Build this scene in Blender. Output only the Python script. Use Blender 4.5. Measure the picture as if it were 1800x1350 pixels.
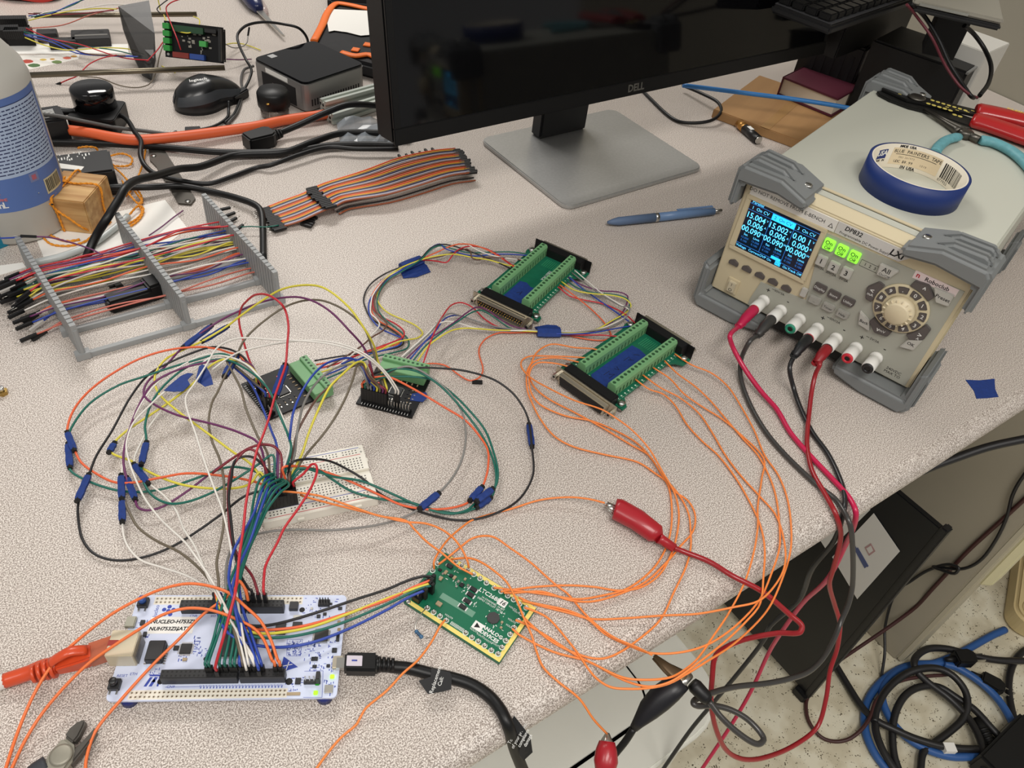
import bpy, bmesh, math, random
from math import sin, cos, pi, radians, atan2, hypot
from mathutils import Vector, Matrix
random.seed(7)
for o in list(bpy.data.objects): bpy.data.objects.remove(o)
SC = bpy.context.scene
COL = SC.collection
DZ = 0.74                     # height of the desk top above the floor (m); all lengths below are mm from the desk top

# ------------------------------------------------------------------ camera
F, PIT, ROL, CH = 1364.28, 0.75987, 0.14435, 481.2
_cp, _sp, _cr, _sr = cos(PIT), sin(PIT), cos(ROL), sin(ROL)
FW = Vector((0, _cp, -_sp)); _R = Vector((1, 0, 0)); _U = Vector((0, _sp, _cp))
RT = _R*_cr + _U*_sr; UP = -_R*_sr + _U*_cr
CAM = Vector((0, 0, CH))
cd = bpy.data.cameras.new('camera'); cam = bpy.data.objects.new('camera', cd); COL.objects.link(cam)
cam.matrix_world = Matrix(((RT.x, UP.x, -FW.x, 0), (RT.y, UP.y, -FW.y, 0), (RT.z, UP.z, -FW.z, DZ+CH/1000), (0, 0, 0, 1)))
cd.sensor_fit = 'HORIZONTAL'; cd.sensor_width = 36; cd.lens = F/1800*36; cd.clip_start = 0.02; cd.clip_end = 60
SC.camera = cam

# ------------------------------------------------------------------ light
SC.view_settings.view_transform = 'Standard'; SC.view_settings.look = 'None'
SC.view_settings.exposure = 0.30; SC.view_settings.gamma = 1.0
try: SC.view_settings.use_curve_mapping = False
except Exception: pass
W = bpy.data.worlds.new('world'); SC.world = W; W.use_nodes = True
bg = W.node_tree.nodes['Background']; bg.inputs[0].default_value = (1.0, 0.97, 0.93, 1); bg.inputs[1].default_value = 0.24
def troffer(name, x, y, p, rz, sx=1.2, sy=0.6, z=2.7):
    l = bpy.data.lights.new(name, 'AREA'); l.shape = 'RECTANGLE'; l.size = sx; l.size_y = sy; l.energy = p
    l.color = (1.0, 0.962, 0.915)
    o = bpy.data.objects.new(name, l); COL.objects.link(o); o.location = (x, y, z); o.rotation_euler = (0, 0, rz)
troffer('ceiling_lamp', 0.25, -0.65, 25, radians(40), 1.2, 0.6)
troffer('ceiling_lamp', -0.95, 2.15, 34, radians(40))
troffer('ceiling_lamp', 1.90, -1.00, 14, radians(40))
troffer('ceiling_lamp', -1.3, -0.9, 11, radians(40))

# ------------------------------------------------------------------ projection helpers: a pixel of the photograph and a height give a place
def ray(px, py): return FW + RT*((px-900)/F) + UP*((675-py)/F)
def at(px, py, z=0.0):
    d = ray(px, py); return CAM + d*((z-CH)/d.z)

# ------------------------------------------------------------------ materials
def lin(c): return tuple((v/255/12.92 if v/255 <= .04045 else ((v/255+.055)/1.055)**2.4) for v in c)
MATS = {}
def mat(name, rgb, rough=0.5, metal=0.0, spec=0.5, vary=0.0, scale=60.0, emit=0.0, alpha=1.0, trans=0.0, bump=0.0, coat=0.0):
    if name in MATS: return MATS[name]
    m = bpy.data.materials.new(name); m.use_nodes = True; nt = m.node_tree; b = nt.nodes['Principled BSDF']
    c = lin(rgb)+(1,)
    b.inputs['Base Color'].default_value = c; b.inputs['Roughness'].default_value = rough
    b.inputs['Metallic'].default_value = metal; b.inputs['Specular IOR Level'].default_value = spec
    if emit: b.inputs['Emission Color'].default_value = c; b.inputs['Emission Strength'].default_value = emit
    if trans: b.inputs['Transmission Weight'].default_value = trans
    if alpha < 1: b.inputs['Alpha'].default_value = alpha
    if coat: b.inputs['Coat Weight'].default_value = coat
    if vary or bump:
        tc = nt.nodes.new('ShaderNodeTexCoord'); nz = nt.nodes.new('ShaderNodeTexNoise')
        nz.inputs['Scale'].default_value = scale; nz.inputs['Detail'].default_value = 4
        nt.links.new(tc.outputs['Object'], nz.inputs['Vector'])
        if vary:
            r = nt.nodes.new('ShaderNodeValToRGB'); r.color_ramp.elements[0].position = .3; r.color_ramp.elements[1].position = .7
            r.color_ramp.elements[0].color = tuple(v*(1-vary) for v in c[:3])+(1,)
            r.color_ramp.elements[1].color = tuple(min(1, v*(1+vary)) for v in c[:3])+(1,)
            nt.links.new(nz.outputs['Fac'], r.inputs['Fac']); nt.links.new(r.outputs['Color'], b.inputs['Base Color'])
        if bump:
            bp = nt.nodes.new('ShaderNodeBump'); bp.inputs['Strength'].default_value = bump; bp.inputs['Distance'].default_value = .001
            nt.links.new(nz.outputs['Fac'], bp.inputs['Height']); nt.links.new(bp.outputs['Normal'], b.inputs['Normal'])
    MATS[name] = m; return m
def speckle(name, base, dark, light, s1, s2, rough, spots=None, bump=0.0):
    m = bpy.data.materials.new(name); m.use_nodes = True; nt = m.node_tree; b = nt.nodes['Principled BSDF']
    tc = nt.nodes.new('ShaderNodeTexCoord')
    n1 = nt.nodes.new('ShaderNodeTexNoise'); n1.inputs['Scale'].default_value = s1; n1.inputs['Detail'].default_value = 1.6; n1.inputs['Roughness'].default_value = .6
    nt.links.new(tc.outputs['Object'], n1.inputs['Vector'])
    r = nt.nodes.new('ShaderNodeValToRGB'); e = r.color_ramp.elements
    e[0].position = .40; e[0].color = lin(dark)+(1,); e[1].position = .61; e[1].color = lin(light)+(1,)
    mid = e.new(.5); mid.color = lin(base)+(1,)
    nt.links.new(n1.outputs['Fac'], r.inputs['Fac']); out = r.outputs['Color']
    if spots:
        v = nt.nodes.new('ShaderNodeTexVoronoi'); v.inputs['Scale'].default_value = s2
        n2 = nt.nodes.new('ShaderNodeTexNoise'); n2.inputs['Scale'].default_value = s2*.35; n2.inputs['Detail'].default_value = 3
        nt.links.new(tc.outputs['Object'], v.inputs['Vector']); nt.links.new(tc.outputs['Object'], n2.inputs['Vector'])
        a = nt.nodes.new('ShaderNodeMath'); a.operation = 'MULTIPLY_ADD'; nt.links.new(n2.outputs['Fac'], a.inputs[0]); a.inputs[1].default_value = 1.5; a.inputs[2].default_value = -0.62
        l = nt.nodes.new('ShaderNodeMath'); l.operation = 'LESS_THAN'; nt.links.new(v.outputs['Distance'], l.inputs[0]); nt.links.new(a.outputs[0], l.inputs[1])
        mx = nt.nodes.new('ShaderNodeMix'); mx.data_type = 'RGBA'; nt.links.new(l.outputs[0], mx.inputs[0])
        nt.links.new(out, mx.inputs[6]); mx.inputs[7].default_value = lin(spots)+(1,); out = mx.outputs[2]
    nt.links.new(out, b.inputs['Base Color']); b.inputs['Roughness'].default_value = rough
    MATS[name] = m; return m
def wood(name, c1, c2, scale, rough=.6):
    m = bpy.data.materials.new(name); m.use_nodes = True; nt = m.node_tree; b = nt.nodes['Principled BSDF']
    tc = nt.nodes.new('ShaderNodeTexCoord'); mp = nt.nodes.new('ShaderNodeMapping'); mp.inputs['Scale'].default_value = (scale*.08, scale, scale)
    n = nt.nodes.new('ShaderNodeTexNoise'); n.inputs['Scale'].default_value = 1; n.inputs['Detail'].default_value = 5
    nt.links.new(tc.outputs['Object'], mp.inputs['Vector']); nt.links.new(mp.outputs['Vector'], n.inputs['Vector'])
    r = nt.nodes.new('ShaderNodeValToRGB'); r.color_ramp.elements[0].position = .35; r.color_ramp.elements[1].position = .68
    r.color_ramp.elements[0].color = lin(c1)+(1,); r.color_ramp.elements[1].color = lin(c2)+(1,)
    nt.links.new(n.outputs['Fac'], r.inputs['Fac']); nt.links.new(r.outputs['Color'], b.inputs['Base Color']); b.inputs['Roughness'].default_value = rough
    MATS[name] = m; return m

# ------------------------------------------------------------------ mesh builder (mm, local to the thing)
class MB:
    def __init__(s): s.v = []; s.f = []; s.sm = []
    def _add(s, vs, fs, smooth=False):
        k = len(s.v); s.v += [tuple(v) for v in vs]; s.f += [tuple(i+k for i in f) for f in fs]; s.sm += [smooth]*len(fs); return s
    def box(s, x0, x1, y0, y1, z0, z1):
        return s._add([(x0,y0,z0),(x1,y0,z0),(x1,y1,z0),(x0,y1,z0),(x0,y0,z1),(x1,y0,z1),(x1,y1,z1),(x0,y1,z1)],
                      [(0,3,2,1),(4,5,6,7),(0,1,5,4),(1,2,6,5),(2,3,7,6),(3,0,4,7)])
    def cbox(s, c, sx, sy, sz, rz=0.0):      # sits on c
        x, y, z = c; co, si = cos(rz), sin(rz); vs = []
        for zz in (z, z+sz):
            for a, b in ((-1,-1),(1,-1),(1,1),(-1,1)):
                dx, dy = a*sx/2, b*sy/2; vs.append((x+dx*co-dy*si, y+dx*si+dy*co, zz))
        return s._add(vs, [(0,3,2,1),(4,5,6,7),(0,1,5,4),(1,2,6,5),(2,3,7,6),(3,0,4,7)])
    def obox(s, c, ax, ay, az):              # centre and three half-axis vectors
        c, ax, ay, az = Vector(c), Vector(ax), Vector(ay), Vector(az)
        vs = [c+ax*i+ay*j+az*k for k in (-1,1) for i, j in ((-1,-1),(1,-1),(1,1),(-1,1))]
        return s._add(vs, [(0,3,2,1),(4,5,6,7),(0,1,5,4),(1,2,6,5),(2,3,7,6),(3,0,4,7)])
    def prism(s, poly, z0, z1, smooth=False):
        n = len(poly); A = sum(poly[i][0]*poly[(i+1)%n][1]-poly[(i+1)%n][0]*poly[i][1] for i in range(n))
        if A < 0: poly = poly[::-1]
        vs = [(p[0], p[1], z0) for p in poly]+[(p[0], p[1], z1) for p in poly]
        s._add(vs, [tuple(range(n-1, -1, -1)), tuple(range(n, 2*n))])
        k = len(s.v)-2*n
        for i in range(n):
            j = (i+1) % n; s.f.append((k+i, k+j, k+n+j, k+n+i)); s.sm.append(smooth)
        return s
    def prismy(s, poly, y0, y1, smooth=False):   # poly in x,z, extruded from y0 (front) to y1
        k = len(s.v); s.prism([(p[0], p[1]) for p in poly], -y1, -y0, smooth)
        for i in range(k, len(s.v)): x, z, yy = s.v[i]; s.v[i] = (x, -yy, z)
        return s
    def prismx(s, poly, x0, x1, smooth=False):   # poly in y,z
        k = len(s.v); s.prism([(p[0], p[1]) for p in poly], x0, x1, smooth)
        for i in range(k, len(s.v)): a, b, c = s.v[i]; s.v[i] = (c, a, b)
        return s
    def tube(s, pts, r, n=8, cap=True, squash=1.0, up=None, smooth=True):
        pts = [Vector(p) for p in pts]; m = len(pts); rr = r if isinstance(r, (list, tuple)) else [r]*m
        k = len(s.v); prev = None
        for i, p in enumerate(pts):
            t = (pts[min(i+1, m-1)]-pts[max(i-1, 0)])
            if t.length < 1e-9: t = Vector((0, 0, 1))
            t.normalize()
            if prev is None:
                a = Vector(up) if up else (Vector((0, 0, 1)) if abs(t.z) < .9 else Vector((1, 0, 0)))
                nrm = (a - t*a.dot(t)).normalized()
            else:
                nrm = prev - t*prev.dot(t)
                nrm = nrm.normalized() if nrm.length > 1e-6 else prev
            prev = nrm; bi = t.cross(nrm)
            for j in range(n):
                a = 2*pi*j/n; s.v.append(tuple(p + nrm*(cos(a)*rr[i]*squash) + bi*(sin(a)*rr[i])))
        for i in range(m-1):
            for j in range(n):
                j2 = (j+1) % n; s.f.append((k+i*n+j, k+i*n+j2, k+(i+1)*n+j2, k+(i+1)*n+j)); s.sm.append(smooth)
        if cap:
            s.f.append(tuple(k+j for j in range(n-1, -1, -1))); s.sm.append(False)
            s.f.append(tuple(k+(m-1)*n+j for j in range(n))); s.sm.append(False)
        return s
    def cyl(s, p0, p1, r0, r1=None, n=16, smooth=True):
        return s.tube([p0, p1], [r0, r0 if r1 is None else r1], n, smooth=smooth)
    def lathe(s, prof, n=24, c=(0, 0, 0), smooth=True, cap=True):
        k = len(s.v); m = len(prof)
        for r, z in prof:
            for j in range(n): a = 2*pi*j/n; s.v.append((c[0]+r*cos(a), c[1]+r*sin(a), c[2]+z))
        for i in range(m-1):
            for j in range(n):
                j2 = (j+1) % n; s.f.append((k+i*n+j, k+i*n+j2, k+(i+1)*n+j2, k+(i+1)*n+j)); s.sm.append(smooth)
        if cap and prof[0][0] > 1e-6: s.f.append(tuple(k+j for j in range(n-1, -1, -1))); s.sm.append(False)
        if cap and prof[-1][0] > 1e-6: s.f.append(tuple(k+(m-1)*n+j for j in range(n))); s.sm.append(False)
        return s
    def grid(s, fn, nu, nv, closed_u=False, smooth=True):
        k = len(s.v)
        for i in range(nu):
            for j in range(nv): s.v.append(tuple(fn(i/(nu if closed_u else nu-1), j/(nv-1))))
        for i in range(nu if closed_u else nu-1):
            i2 = (i+1) % nu
            for j in range(nv-1): s.f.append((k+i*nv+j, k+i2*nv+j, k+i2*nv+j+1, k+i*nv+j+1)); s.sm.append(smooth)
        return s
    def mesh(s, name, m, bevel=0.0, seg=2, ang=40):
        me = bpy.data.meshes.new(name); me.from_pydata([(x/1000, y/1000, z/1000) for x, y, z in s.v], [], s.f)
        me.polygons.foreach_set('use_smooth', s.sm)
        if bevel:
            bm = bmesh.new(); bm.from_mesh(me); bmesh.ops.remove_doubles(bm, verts=bm.verts, dist=1e-6)
            bm.normal_update()
            ed = [e for e in bm.edges if len(e.link_faces) == 2 and e.calc_face_angle(0) > radians(ang)]
            bmesh.ops.bevel(bm, geom=ed, offset=bevel/1000, segments=seg, affect='EDGES', clamp_overlap=True)
            bm.to_mesh(me); bm.free()
        me.validate(); me.update()
        if m: me.materials.append(m)
        return me
    def build(s, name, m, parent=None, bevel=0.0, seg=2, loc=(0, 0, 0), rz=0.0, label=None, stuff=False, ang=40):
        return link(name, s.mesh(name, m, bevel, seg, ang), parent, loc, rz, label, stuff)
def link(name, me, parent=None, loc=(0, 0, 0), rz=0.0, label=None, stuff=False):
    o = bpy.data.objects.new(name, me); COL.objects.link(o)
    if parent is not None:
        p = parent.o if isinstance(parent, Th) else parent; o.parent = p
        o.location = Vector(loc)/1000
    else: o.location = Vector(loc)/1000 + Vector((0, 0, DZ))
    o.rotation_euler = (0, 0, rz)
    if label: o['label'] = label
    if stuff: o['kind'] = 'stuff'
    return o
def tag(o, label, cat, group=None):
    o['label'] = label; o['category'] = cat
    if group: o['group'] = group
    return o
class Th:                                        # a thing: an Empty at its base, mm coordinates
    def __init__(s, name, label, cat, c=(0, 0, 0), rz=0.0, group=None):
        c = Vector(tuple(c)+(0,)*(3-len(c)))
        s.c = c; s.rz = rz; s.o = bpy.data.objects.new(name, None); COL.objects.link(s.o); s.o.empty_display_size = .01
        s.o.location = c/1000 + Vector((0, 0, DZ)); s.o.rotation_euler = (0, 0, rz); tag(s.o, label, cat, group)
    def w2l(s, p):
        d = Vector(p)-s.c; co, si = cos(s.rz), sin(s.rz); return Vector((d.x*co+d.y*si, -d.x*si+d.y*co, d.z))
    def l2w(s, p):
        co, si = cos(s.rz), sin(s.rz); return Vector((s.c.x+p[0]*co-p[1]*si, s.c.y+p[0]*si+p[1]*co, s.c.z+p[2]))
    def px(s, x, y, z): return s.w2l(at(x, y, z+s.c.z))      # z local
    def face(s, x, y, yl=0.0):                               # meets the local plane y = yl
        d = ray(x, y); n = Vector((-sin(s.rz), cos(s.rz), 0)); t = ((s.c-CAM).dot(n)+yl)/d.dot(n); return s.w2l(CAM+d*t)
def rect_fit(pts, z):
    q = [at(*p, z) for p in pts]; c = sum(q, Vector())/4; a = (q[1]-q[0])+(q[2]-q[3]); b = (q[3]-q[0])+(q[2]-q[1])
    rz = atan2(a.y, a.x); return (c.x, c.y), rz, a.length/2, b.length/2
_txt = {}
def text_mesh(sx, size, m, ext=0.0, bold=0.0, shear=0.0, align='CENTER', res=2):
    key = (sx, size, m.name, ext, bold, shear, align)
    if key in _txt: return _txt[key]
    cu = bpy.data.curves.new('lettering', 'FONT'); cu.body = sx; cu.size = size/1000*1.38; cu.align_x = align; cu.align_y = 'CENTER'
    cu.extrude = ext/1000; cu.resolution_u = res; cu.offset = bold/1000; cu.shear = shear
    o = bpy.data.objects.new('lettering', cu); COL.objects.link(o)
    dg = bpy.context.evaluated_depsgraph_get(); me = bpy.data.meshes.new_from_object(o.evaluated_get(dg))
    bpy.data.objects.remove(o); me.name = 'lettering'; me.materials.clear(); me.materials.append(m); _txt[key] = me; return me
def text(sx, parent, loc, size, m, rot=(0, 0, 0), ext=0.0, bold=0.0, shear=0.0, align='CENTER', sxx=1.0, name='lettering'):
    o = bpy.data.objects.new(name, text_mesh(sx, size, m, ext, bold, shear, align)); COL.objects.link(o)
    o.parent = parent.o if isinstance(parent, Th) else parent; o.location = Vector(loc)/1000; o.rotation_euler = rot; o.scale = (sxx, 1, 1)
    return o
def rrect(x0, x1, y0, y1, r, n=4):
    out = []
    for cx, cy, a0 in ((x1-r, y0+r, -90), (x1-r, y1-r, 0), (x0+r, y1-r, 90), (x0+r, y0+r, 180)):
        for i in range(n+1): a = radians(a0+90*i/n); out.append((cx+r*cos(a), cy+r*sin(a)))
    return out
def circ(cx, cy, r, n=16, a0=0.0): return [(cx+r*cos(a0+2*pi*i/n), cy+r*sin(a0+2*pi*i/n)) for i in range(n)]
def spline(P, k=5):
    P = [Vector(p) for p in P]
    if len(P) < 3: return P
    out = []
    for i in range(len(P)-1):
        p0 = P[i-1] if i else P[0]*2-P[1]; p1 = P[i]; p2 = P[i+1]; p3 = P[i+2] if i+2 < len(P) else P[-1]*2-P[-2]
        d = (p2-p1).length
        t1 = (p2-p0); t2 = (p3-p1)
        l1 = (p1-p0).length+d; l2 = d+(p3-p2).length
        m1 = t1*(d/l1) if l1 > 1e-6 else t1*.5; m2 = t2*(d/l2) if l2 > 1e-6 else t2*.5
        for j in range(k):
            t = j/k; a = t*t; b = a*t
            out.append(p1*(2*b-3*a+1)+m1*(b-2*a+t)+p2*(-2*b+3*a)+m2*(b-a))
    out.append(P[-1]); return out
def zl(zs, n):
    if not isinstance(zs, (list, tuple)): return [zs]*n
    if len(zs) == n: return list(zs)
    out = []
    for i in range(n):
        t = i/(n-1)*(len(zs)-1); j = min(int(t), len(zs)-2); out.append(zs[j]*(1-(t-j))+zs[j+1]*(t-j))
    return out
# ------------------------------------------------------------------ palette
SIL = mat('steel', (200, 198, 192), .28, 1.0)
DSTEEL = mat('dark_steel', (95, 92, 86), .38, .9, vary=.15)
BLK = mat('black_plastic', (16, 16, 17), .45, spec=.4)
BLK2 = mat('black_housing', (15, 15, 16), .5, spec=.4, vary=.15)
GLOSS = mat('gloss_black', (10, 10, 13), .08)
GOLD = mat('gold', (214, 170, 90), .3, 1.0)
PAPER = mat('white_paper', (238, 236, 230), .85)
INK = mat('ink_black', (24, 22, 24), .7)
WINK = mat('ink_white', (232, 232, 228), .6)
BINK = mat('ink_blue', (52, 72, 165), .6)
TAPE = mat('blue_masking_tape', (20, 52, 122), .72, vary=.12, scale=300, bump=.25)
LAMI = speckle('speckled_laminate', (190, 179, 170), (138, 127, 118), (229, 221, 213), 1100, 0, .42)
FLOOR = speckle('vinyl_floor', (214, 206, 182), (202, 193, 168), (224, 218, 196), 25, 300, .35, spots=(96, 88, 70))
WALLM = mat('painted_partition', (150, 145, 130), .6, vary=.03, scale=3)
EU = Vector((cos(radians(39.5)), sin(radians(39.5)), 0)); EV = Vector((-EU.y, EU.x, 0))
def uv(u, v, z=0.0): p = EU*u+EV*v; return Vector((p.x, p.y, z))
DA = radians(39.5)
# ------------------------------------------------------------------ setting
def struct(o): o['kind'] = 'structure'; return o
V0 = 134.6
mb = MB()                                           # desk top with a rolled front edge (profile in v,z)
prof = [(V0+1700, 0), (V0+1700, -32), (V0+12, -32), (V0+5, -30)]
for i in range(9):
    a = radians(250-20*i*1.0); prof.append((V0+14+14*cos(a), -14+14*sin(a)))
prof[-1] = (V0+16, 0)
mb.prismx(prof, -1300, 1488)
desk = mb.build('desk', LAMI, None, rz=DA); tag(desk, 'long speckled beige laminate desk carrying all the electronics', 'desk')
struct(MB().box(-2600, 3000, -1500, 2600, -750, -740).build('floor', FLOOR, None, rz=DA))
struct(MB().box(1490, 1540, -400, 2400, -740, 1600).build('wall_right', WALLM, None, rz=DA))
# modesty panel and leg frame below the desk
# ------------------------------------------------------------------ under the desk
tw = Th('dark_panel', 'big thin dark panel standing under the desk with papers stuck on it', 'computer', uv(830, 131, -740), DA)  # stands for a thin dark panel on edge, not a whole computer
DK = mat('panel_black', (10, 11, 15), .38)
MB().box(0, 9, 4, 520, 18, 480).build('case', DK, tw, bevel=1)
MB().box(-3, 12, -6, 4, 14, 486).build('edge_frame', mat('bezel_dark', (22, 22, 23), .45), tw, bevel=2)
for y in (8, 490): MB().box(-8, 22, y-12, y+12, 0, 18).build('foot', BLK, tw, bevel=2)
def side_sheet(name, pts, m, dx=-1.0):              # a sheet on the panel's left side: pixels meet the side plane
    q = []
    for x, y in pts:
        d = ray(x, y); t = ((tw.c-CAM).dot(EU)+dx)/d.dot(EU); p = tw.w2l(CAM+d*t); q.append((p.y, p.z))
    return MB().prismx(q, dx-.4, dx).build(name, m, tw), q
o, q = side_sheet('paper_sheet', [(1536, 902), (1582, 969), (1507, 1053), (1463, 979)], mat('grey_sheet', (205, 203, 198), .8))
o2, q2 = side_sheet('paper_sheet', [(1432, 934), (1520, 886), (1530, 896), (1455, 970)], mat('grey_sheet', (205, 203, 198), .8), -.6)
side_sheet('printed_bar', [(1500, 962), (1504, 960), (1524, 996), (1520, 999)], mat('ink_slate', (74, 84, 124), .7), -1.6)
side_sheet('printed_bar', [(1506, 964), (1508, 962), (1527, 995), (1525, 997)], mat('ink_slate', (74, 84, 124), .7), -1.6)
side_sheet('printed_emblem', [(1520, 962), (1531, 955), (1539, 969), (1528, 977)], mat('pale_red_ink', (170, 135, 135), .8), -1.6)
side_sheet('printed_emblem', [(1523, 964), (1531, 959), (1535, 968), (1528, 973)], mat('grey_sheet', (205, 203, 198), .8), -1.8)
pd = Th('pedestal_cabinet', 'grey beige steel drawer pedestal standing right of the thin dark panel', 'cabinet', uv(1032, 82, -740), DA)
PG = mat('pedestal_grey', (168, 160, 142), .5, vary=.03, scale=5)
MB().box(0, 70, 10, 560, 0, 640).build('carcass', PG, pd, bevel=2)
MB().box(0, 70, 0, 10, 6, 640).build('front_panel', mat('pedestal_front', (190, 182, 160), .45), pd, bevel=2)
MB().prismx([(-14, 250), (0, 235), (0, 560), (-14, 540)], 30, 60).build('pale_strip', mat('pale_yellow', (220, 214, 178), .4), pd, bevel=2, label='pale yellow vertical strip')  # raised pale yellow strip running up the pedestal front
bn = Th('storage_tote', 'large white plastic lidded tote under the front of the desk', 'tote', at(960, 1270, -400), DA)
TOTE = mat('tote_white', (222, 222, 212), .45, vary=.03, scale=8)
MB().prism(rrect(-215, 195, -95, 330, 60, 6), -335, -8).build('tub', TOTE, bn, bevel=4)
MB().prism(rrect(-225, 205, -105, 340, 66, 6), -8, 6).build('lid', TOTE, bn, bevel=4)
MB().prism(rrect(-190, 120, -60, 300, 40, 6), 6, 14).build('raised_panel', TOTE, bn, bevel=4)
# ------------------------------------------------------------------ bench power supply
DPW, DPH, DPD = 212.0, 129.4, 330.0
dp = Th('power_supply', 'beige bench power supply with a blue lit screen and grey rubber corners', 'power supply', (190.1, 675.3, 18.66), -0.6)
CREAM = mat('psu_cream', (205, 192, 160), .5); PANEL = mat('psu_panel', (168, 168, 156), .5); PTOP = mat('psu_top', (190, 191, 178), .5)
BUMP = mat('bumper_rubber', (120, 123, 123), .55); KDARK = mat('key_dark', (88, 82, 80), .45); KLITE = mat('key_light', (186, 184, 176), .42)
RX = (pi/2, 0, 0)
def fp(x, y, d=0.0): p = dp.face(x, y, -d); return (p.x, p.z)
MB().box(2, DPW-2, 14, DPD, 2, DPH+2).build('case', PTOP, dp, bevel=2)
MB().prismx([(0, 1), (14, 0), (14, DPH+3), (11, DPH+3), (0, DPH-3)], 0, DPW).build('front_frame', CREAM, dp, bevel=1.2, label='cream front frame')
MB().box(-1, DPW+1, 26, 32, 0, DPH+3).build('rear_frame', CREAM, dp, bevel=1)
MB().box(6, DPW-6, 6, DPD-4, -12, 2).build('base_pan', mat('base_black', (22, 22, 22), .6), dp)
# grey-green control panel with its stepped left outline
P0, P1 = fp(1449, 407), fp(1417, 527)
MB().prismy([P0, P1, (P1[0], 2.5), (DPW-4, 2.5), (DPW-4, fp(1680, 505)[1])], -.8, 2).prismy([P1, fp(1338, 495), fp(1319, 524), (fp(1319, 524)[0], 2.5), (P1[0], 2.5)], -.8, 2).build('control_panel', PANEL, dp)
# screen
s4 = [fp(*p) for p in [(1320.5, 350.4), (1445.7, 404), (1408, 488), (1293, 433)]]
sx0 = (s4[0][0]+s4[3][0])/2; sx1 = (s4[1][0]+s4[2][0])/2; sz1 = (s4[0][1]+s4[1][1])/2; sz0 = (s4[2][1]+s4[3][1])/2
fr = MB()
for a, b, c, d in ((sx0-5, sx1+5, sz1, sz1+4), (sx0-5, sx1+5, sz0-4, sz0), (sx0-5, sx0, sz0, sz1), (sx1, sx1+5, sz0, sz1)): fr.box(a, b, -2.2, 1, c, d)
fr.build('screen_surround', CREAM, dp, bevel=.6)
scr = MB().box(sx0, sx1, -.5, 1, sz0, sz1).build('screen', mat('lcd_dark', (6, 16, 34), .12, emit=.5), dp)
CY = mat('lcd_cyan', (90, 200, 250), .4, emit=1.1); CYB = mat('lcd_bright', (40, 190, 255), .4, emit=1.0); CYD = mat('lcd_dim', (40, 110, 190), .4, emit=.6); LDK = mat('lcd_ink', (6, 30, 60), .4)
sw, sh = sx1-sx0, sz1-sz0
def S(u, v): return (sx0+u*sw, -.75, sz0+v*sh)
def sbox(u0, u1, v0, v1, m, name='screen_block', y=-.6): MB().box(sx0+u0*sw, sx0+u1*sw, y-.1, y+.05, sz0+v0*sh, sz0+v1*sh).build(name, m, scr)
sbox(.34, .67, .80, .92, CYB, 'highlight'); sbox(.52, .66, .105, .16, CYB, 'highlight'); sbox(.60, .68, .02, .10, CYB, 'highlight')
for u in (.34, .67): sbox(u-.003, u+.003, .11, .93, CYD, 'divider')
sbox(0.0, 1, .925, .933, CYD, 'divider'); sbox(0.0, 1, .10, .108, CYD, 'divider'); sbox(0, .34, .80, .807, CYD, 'divider'); sbox(.67, 1, .80, .807, CYD, 'divider')
cols = (('1  On CV', '15.004', '0.006', '00.090'), ('2  On CV', '15.002', '0.006', '00.090'), ('3  On CV', '0.00 1', '0.000', '00.000'))
for i, (h, a, b, c) in enumerate(cols):
    u = .17+i*.33
    text(h, scr, S(u, .86), 3.3, LDK if i == 1 else CY, RX)
    for k, (tx, v) in enumerate(((a, .70), (b, .56), (c, .42))):
        text(tx, scr, S(u+.115, v), 6.0, CY, RX, bold=.1, align='RIGHT', sxx=.9); text('VAW'[k], scr, S(u+.14, v+.03), 2.2, CY, RX)
    for k, (tx, uu) in enumerate((('Set', -.08), ('Limit', .08))):
        text(tx, scr, S(u+uu, .315), 2.4, CY, RX); text('15.000' if i < 2 else '0.000', scr, S(u+uu, .245), 2.2, CYD, RX); text('0.100', scr, S(u+uu, .18), 2.2, CYD, RX)
for k, tx in enumerate(('Voltage', 'Current', 'OVP On', 'OCP', 'On', 'Track Off')):
    text(tx, scr, S((.085, .28, .455, .64, .75, .89)[k], .055), 2.6, LDK if k == 3 else CY, RX)
text('Parallel', scr, S(.11, .965), 3, CY, RX)
# keys and sockets
def key(name, poly, m, h=3.2, bev=.7, y=-.8): return MB().prismy(poly, y-h, y+.5).build(name, m, dp, bevel=bev)
def sq(c, w, h, cut=0.0):
    x, z = c; return [(x-w/2, z-h/2), (x+w/2-cut, z-h/2), (x+w/2, z-h/2+cut), (x+w/2, z+h/2), (x-w/2, z+h/2)] if cut else [(x-w/2, z-h/2), (x+w/2, z-h/2), (x+w/2, z+h/2), (x-w/2, z+h/2)]
for p in ((1290.7, 461), (1313.7, 472), (1336.7, 483.5), (1359.7, 494.5), (1383.2, 506)):
    x, z = fp(*p); key('soft_key', [(x-5, z-2.6), (x+5, z-2.6), (x+5, z+1.2), (x, z+3.8), (x-5, z+1.2)], KDARK, 2.4, .5, 0)
x, z = fp(1288, 502); ps = key('power_switch', sq((x, z), 12.5, 17), CREAM, 1.6, .5, 0)
MB().box(x-4, x+4, -4.2, -1, z-6, z+6).build('rocker', mat('rocker_ivory', (196, 186, 160), .4), ps, bevel=.6)
text('I', ps, (x, -4.3, z+3), 3.4, INK, RX); text('O', ps, (x, -4.3, z-3.2), 3.8, INK, RX)
GRN = mat('lit_green', (150, 245, 70), .4, emit=.55)
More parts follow.
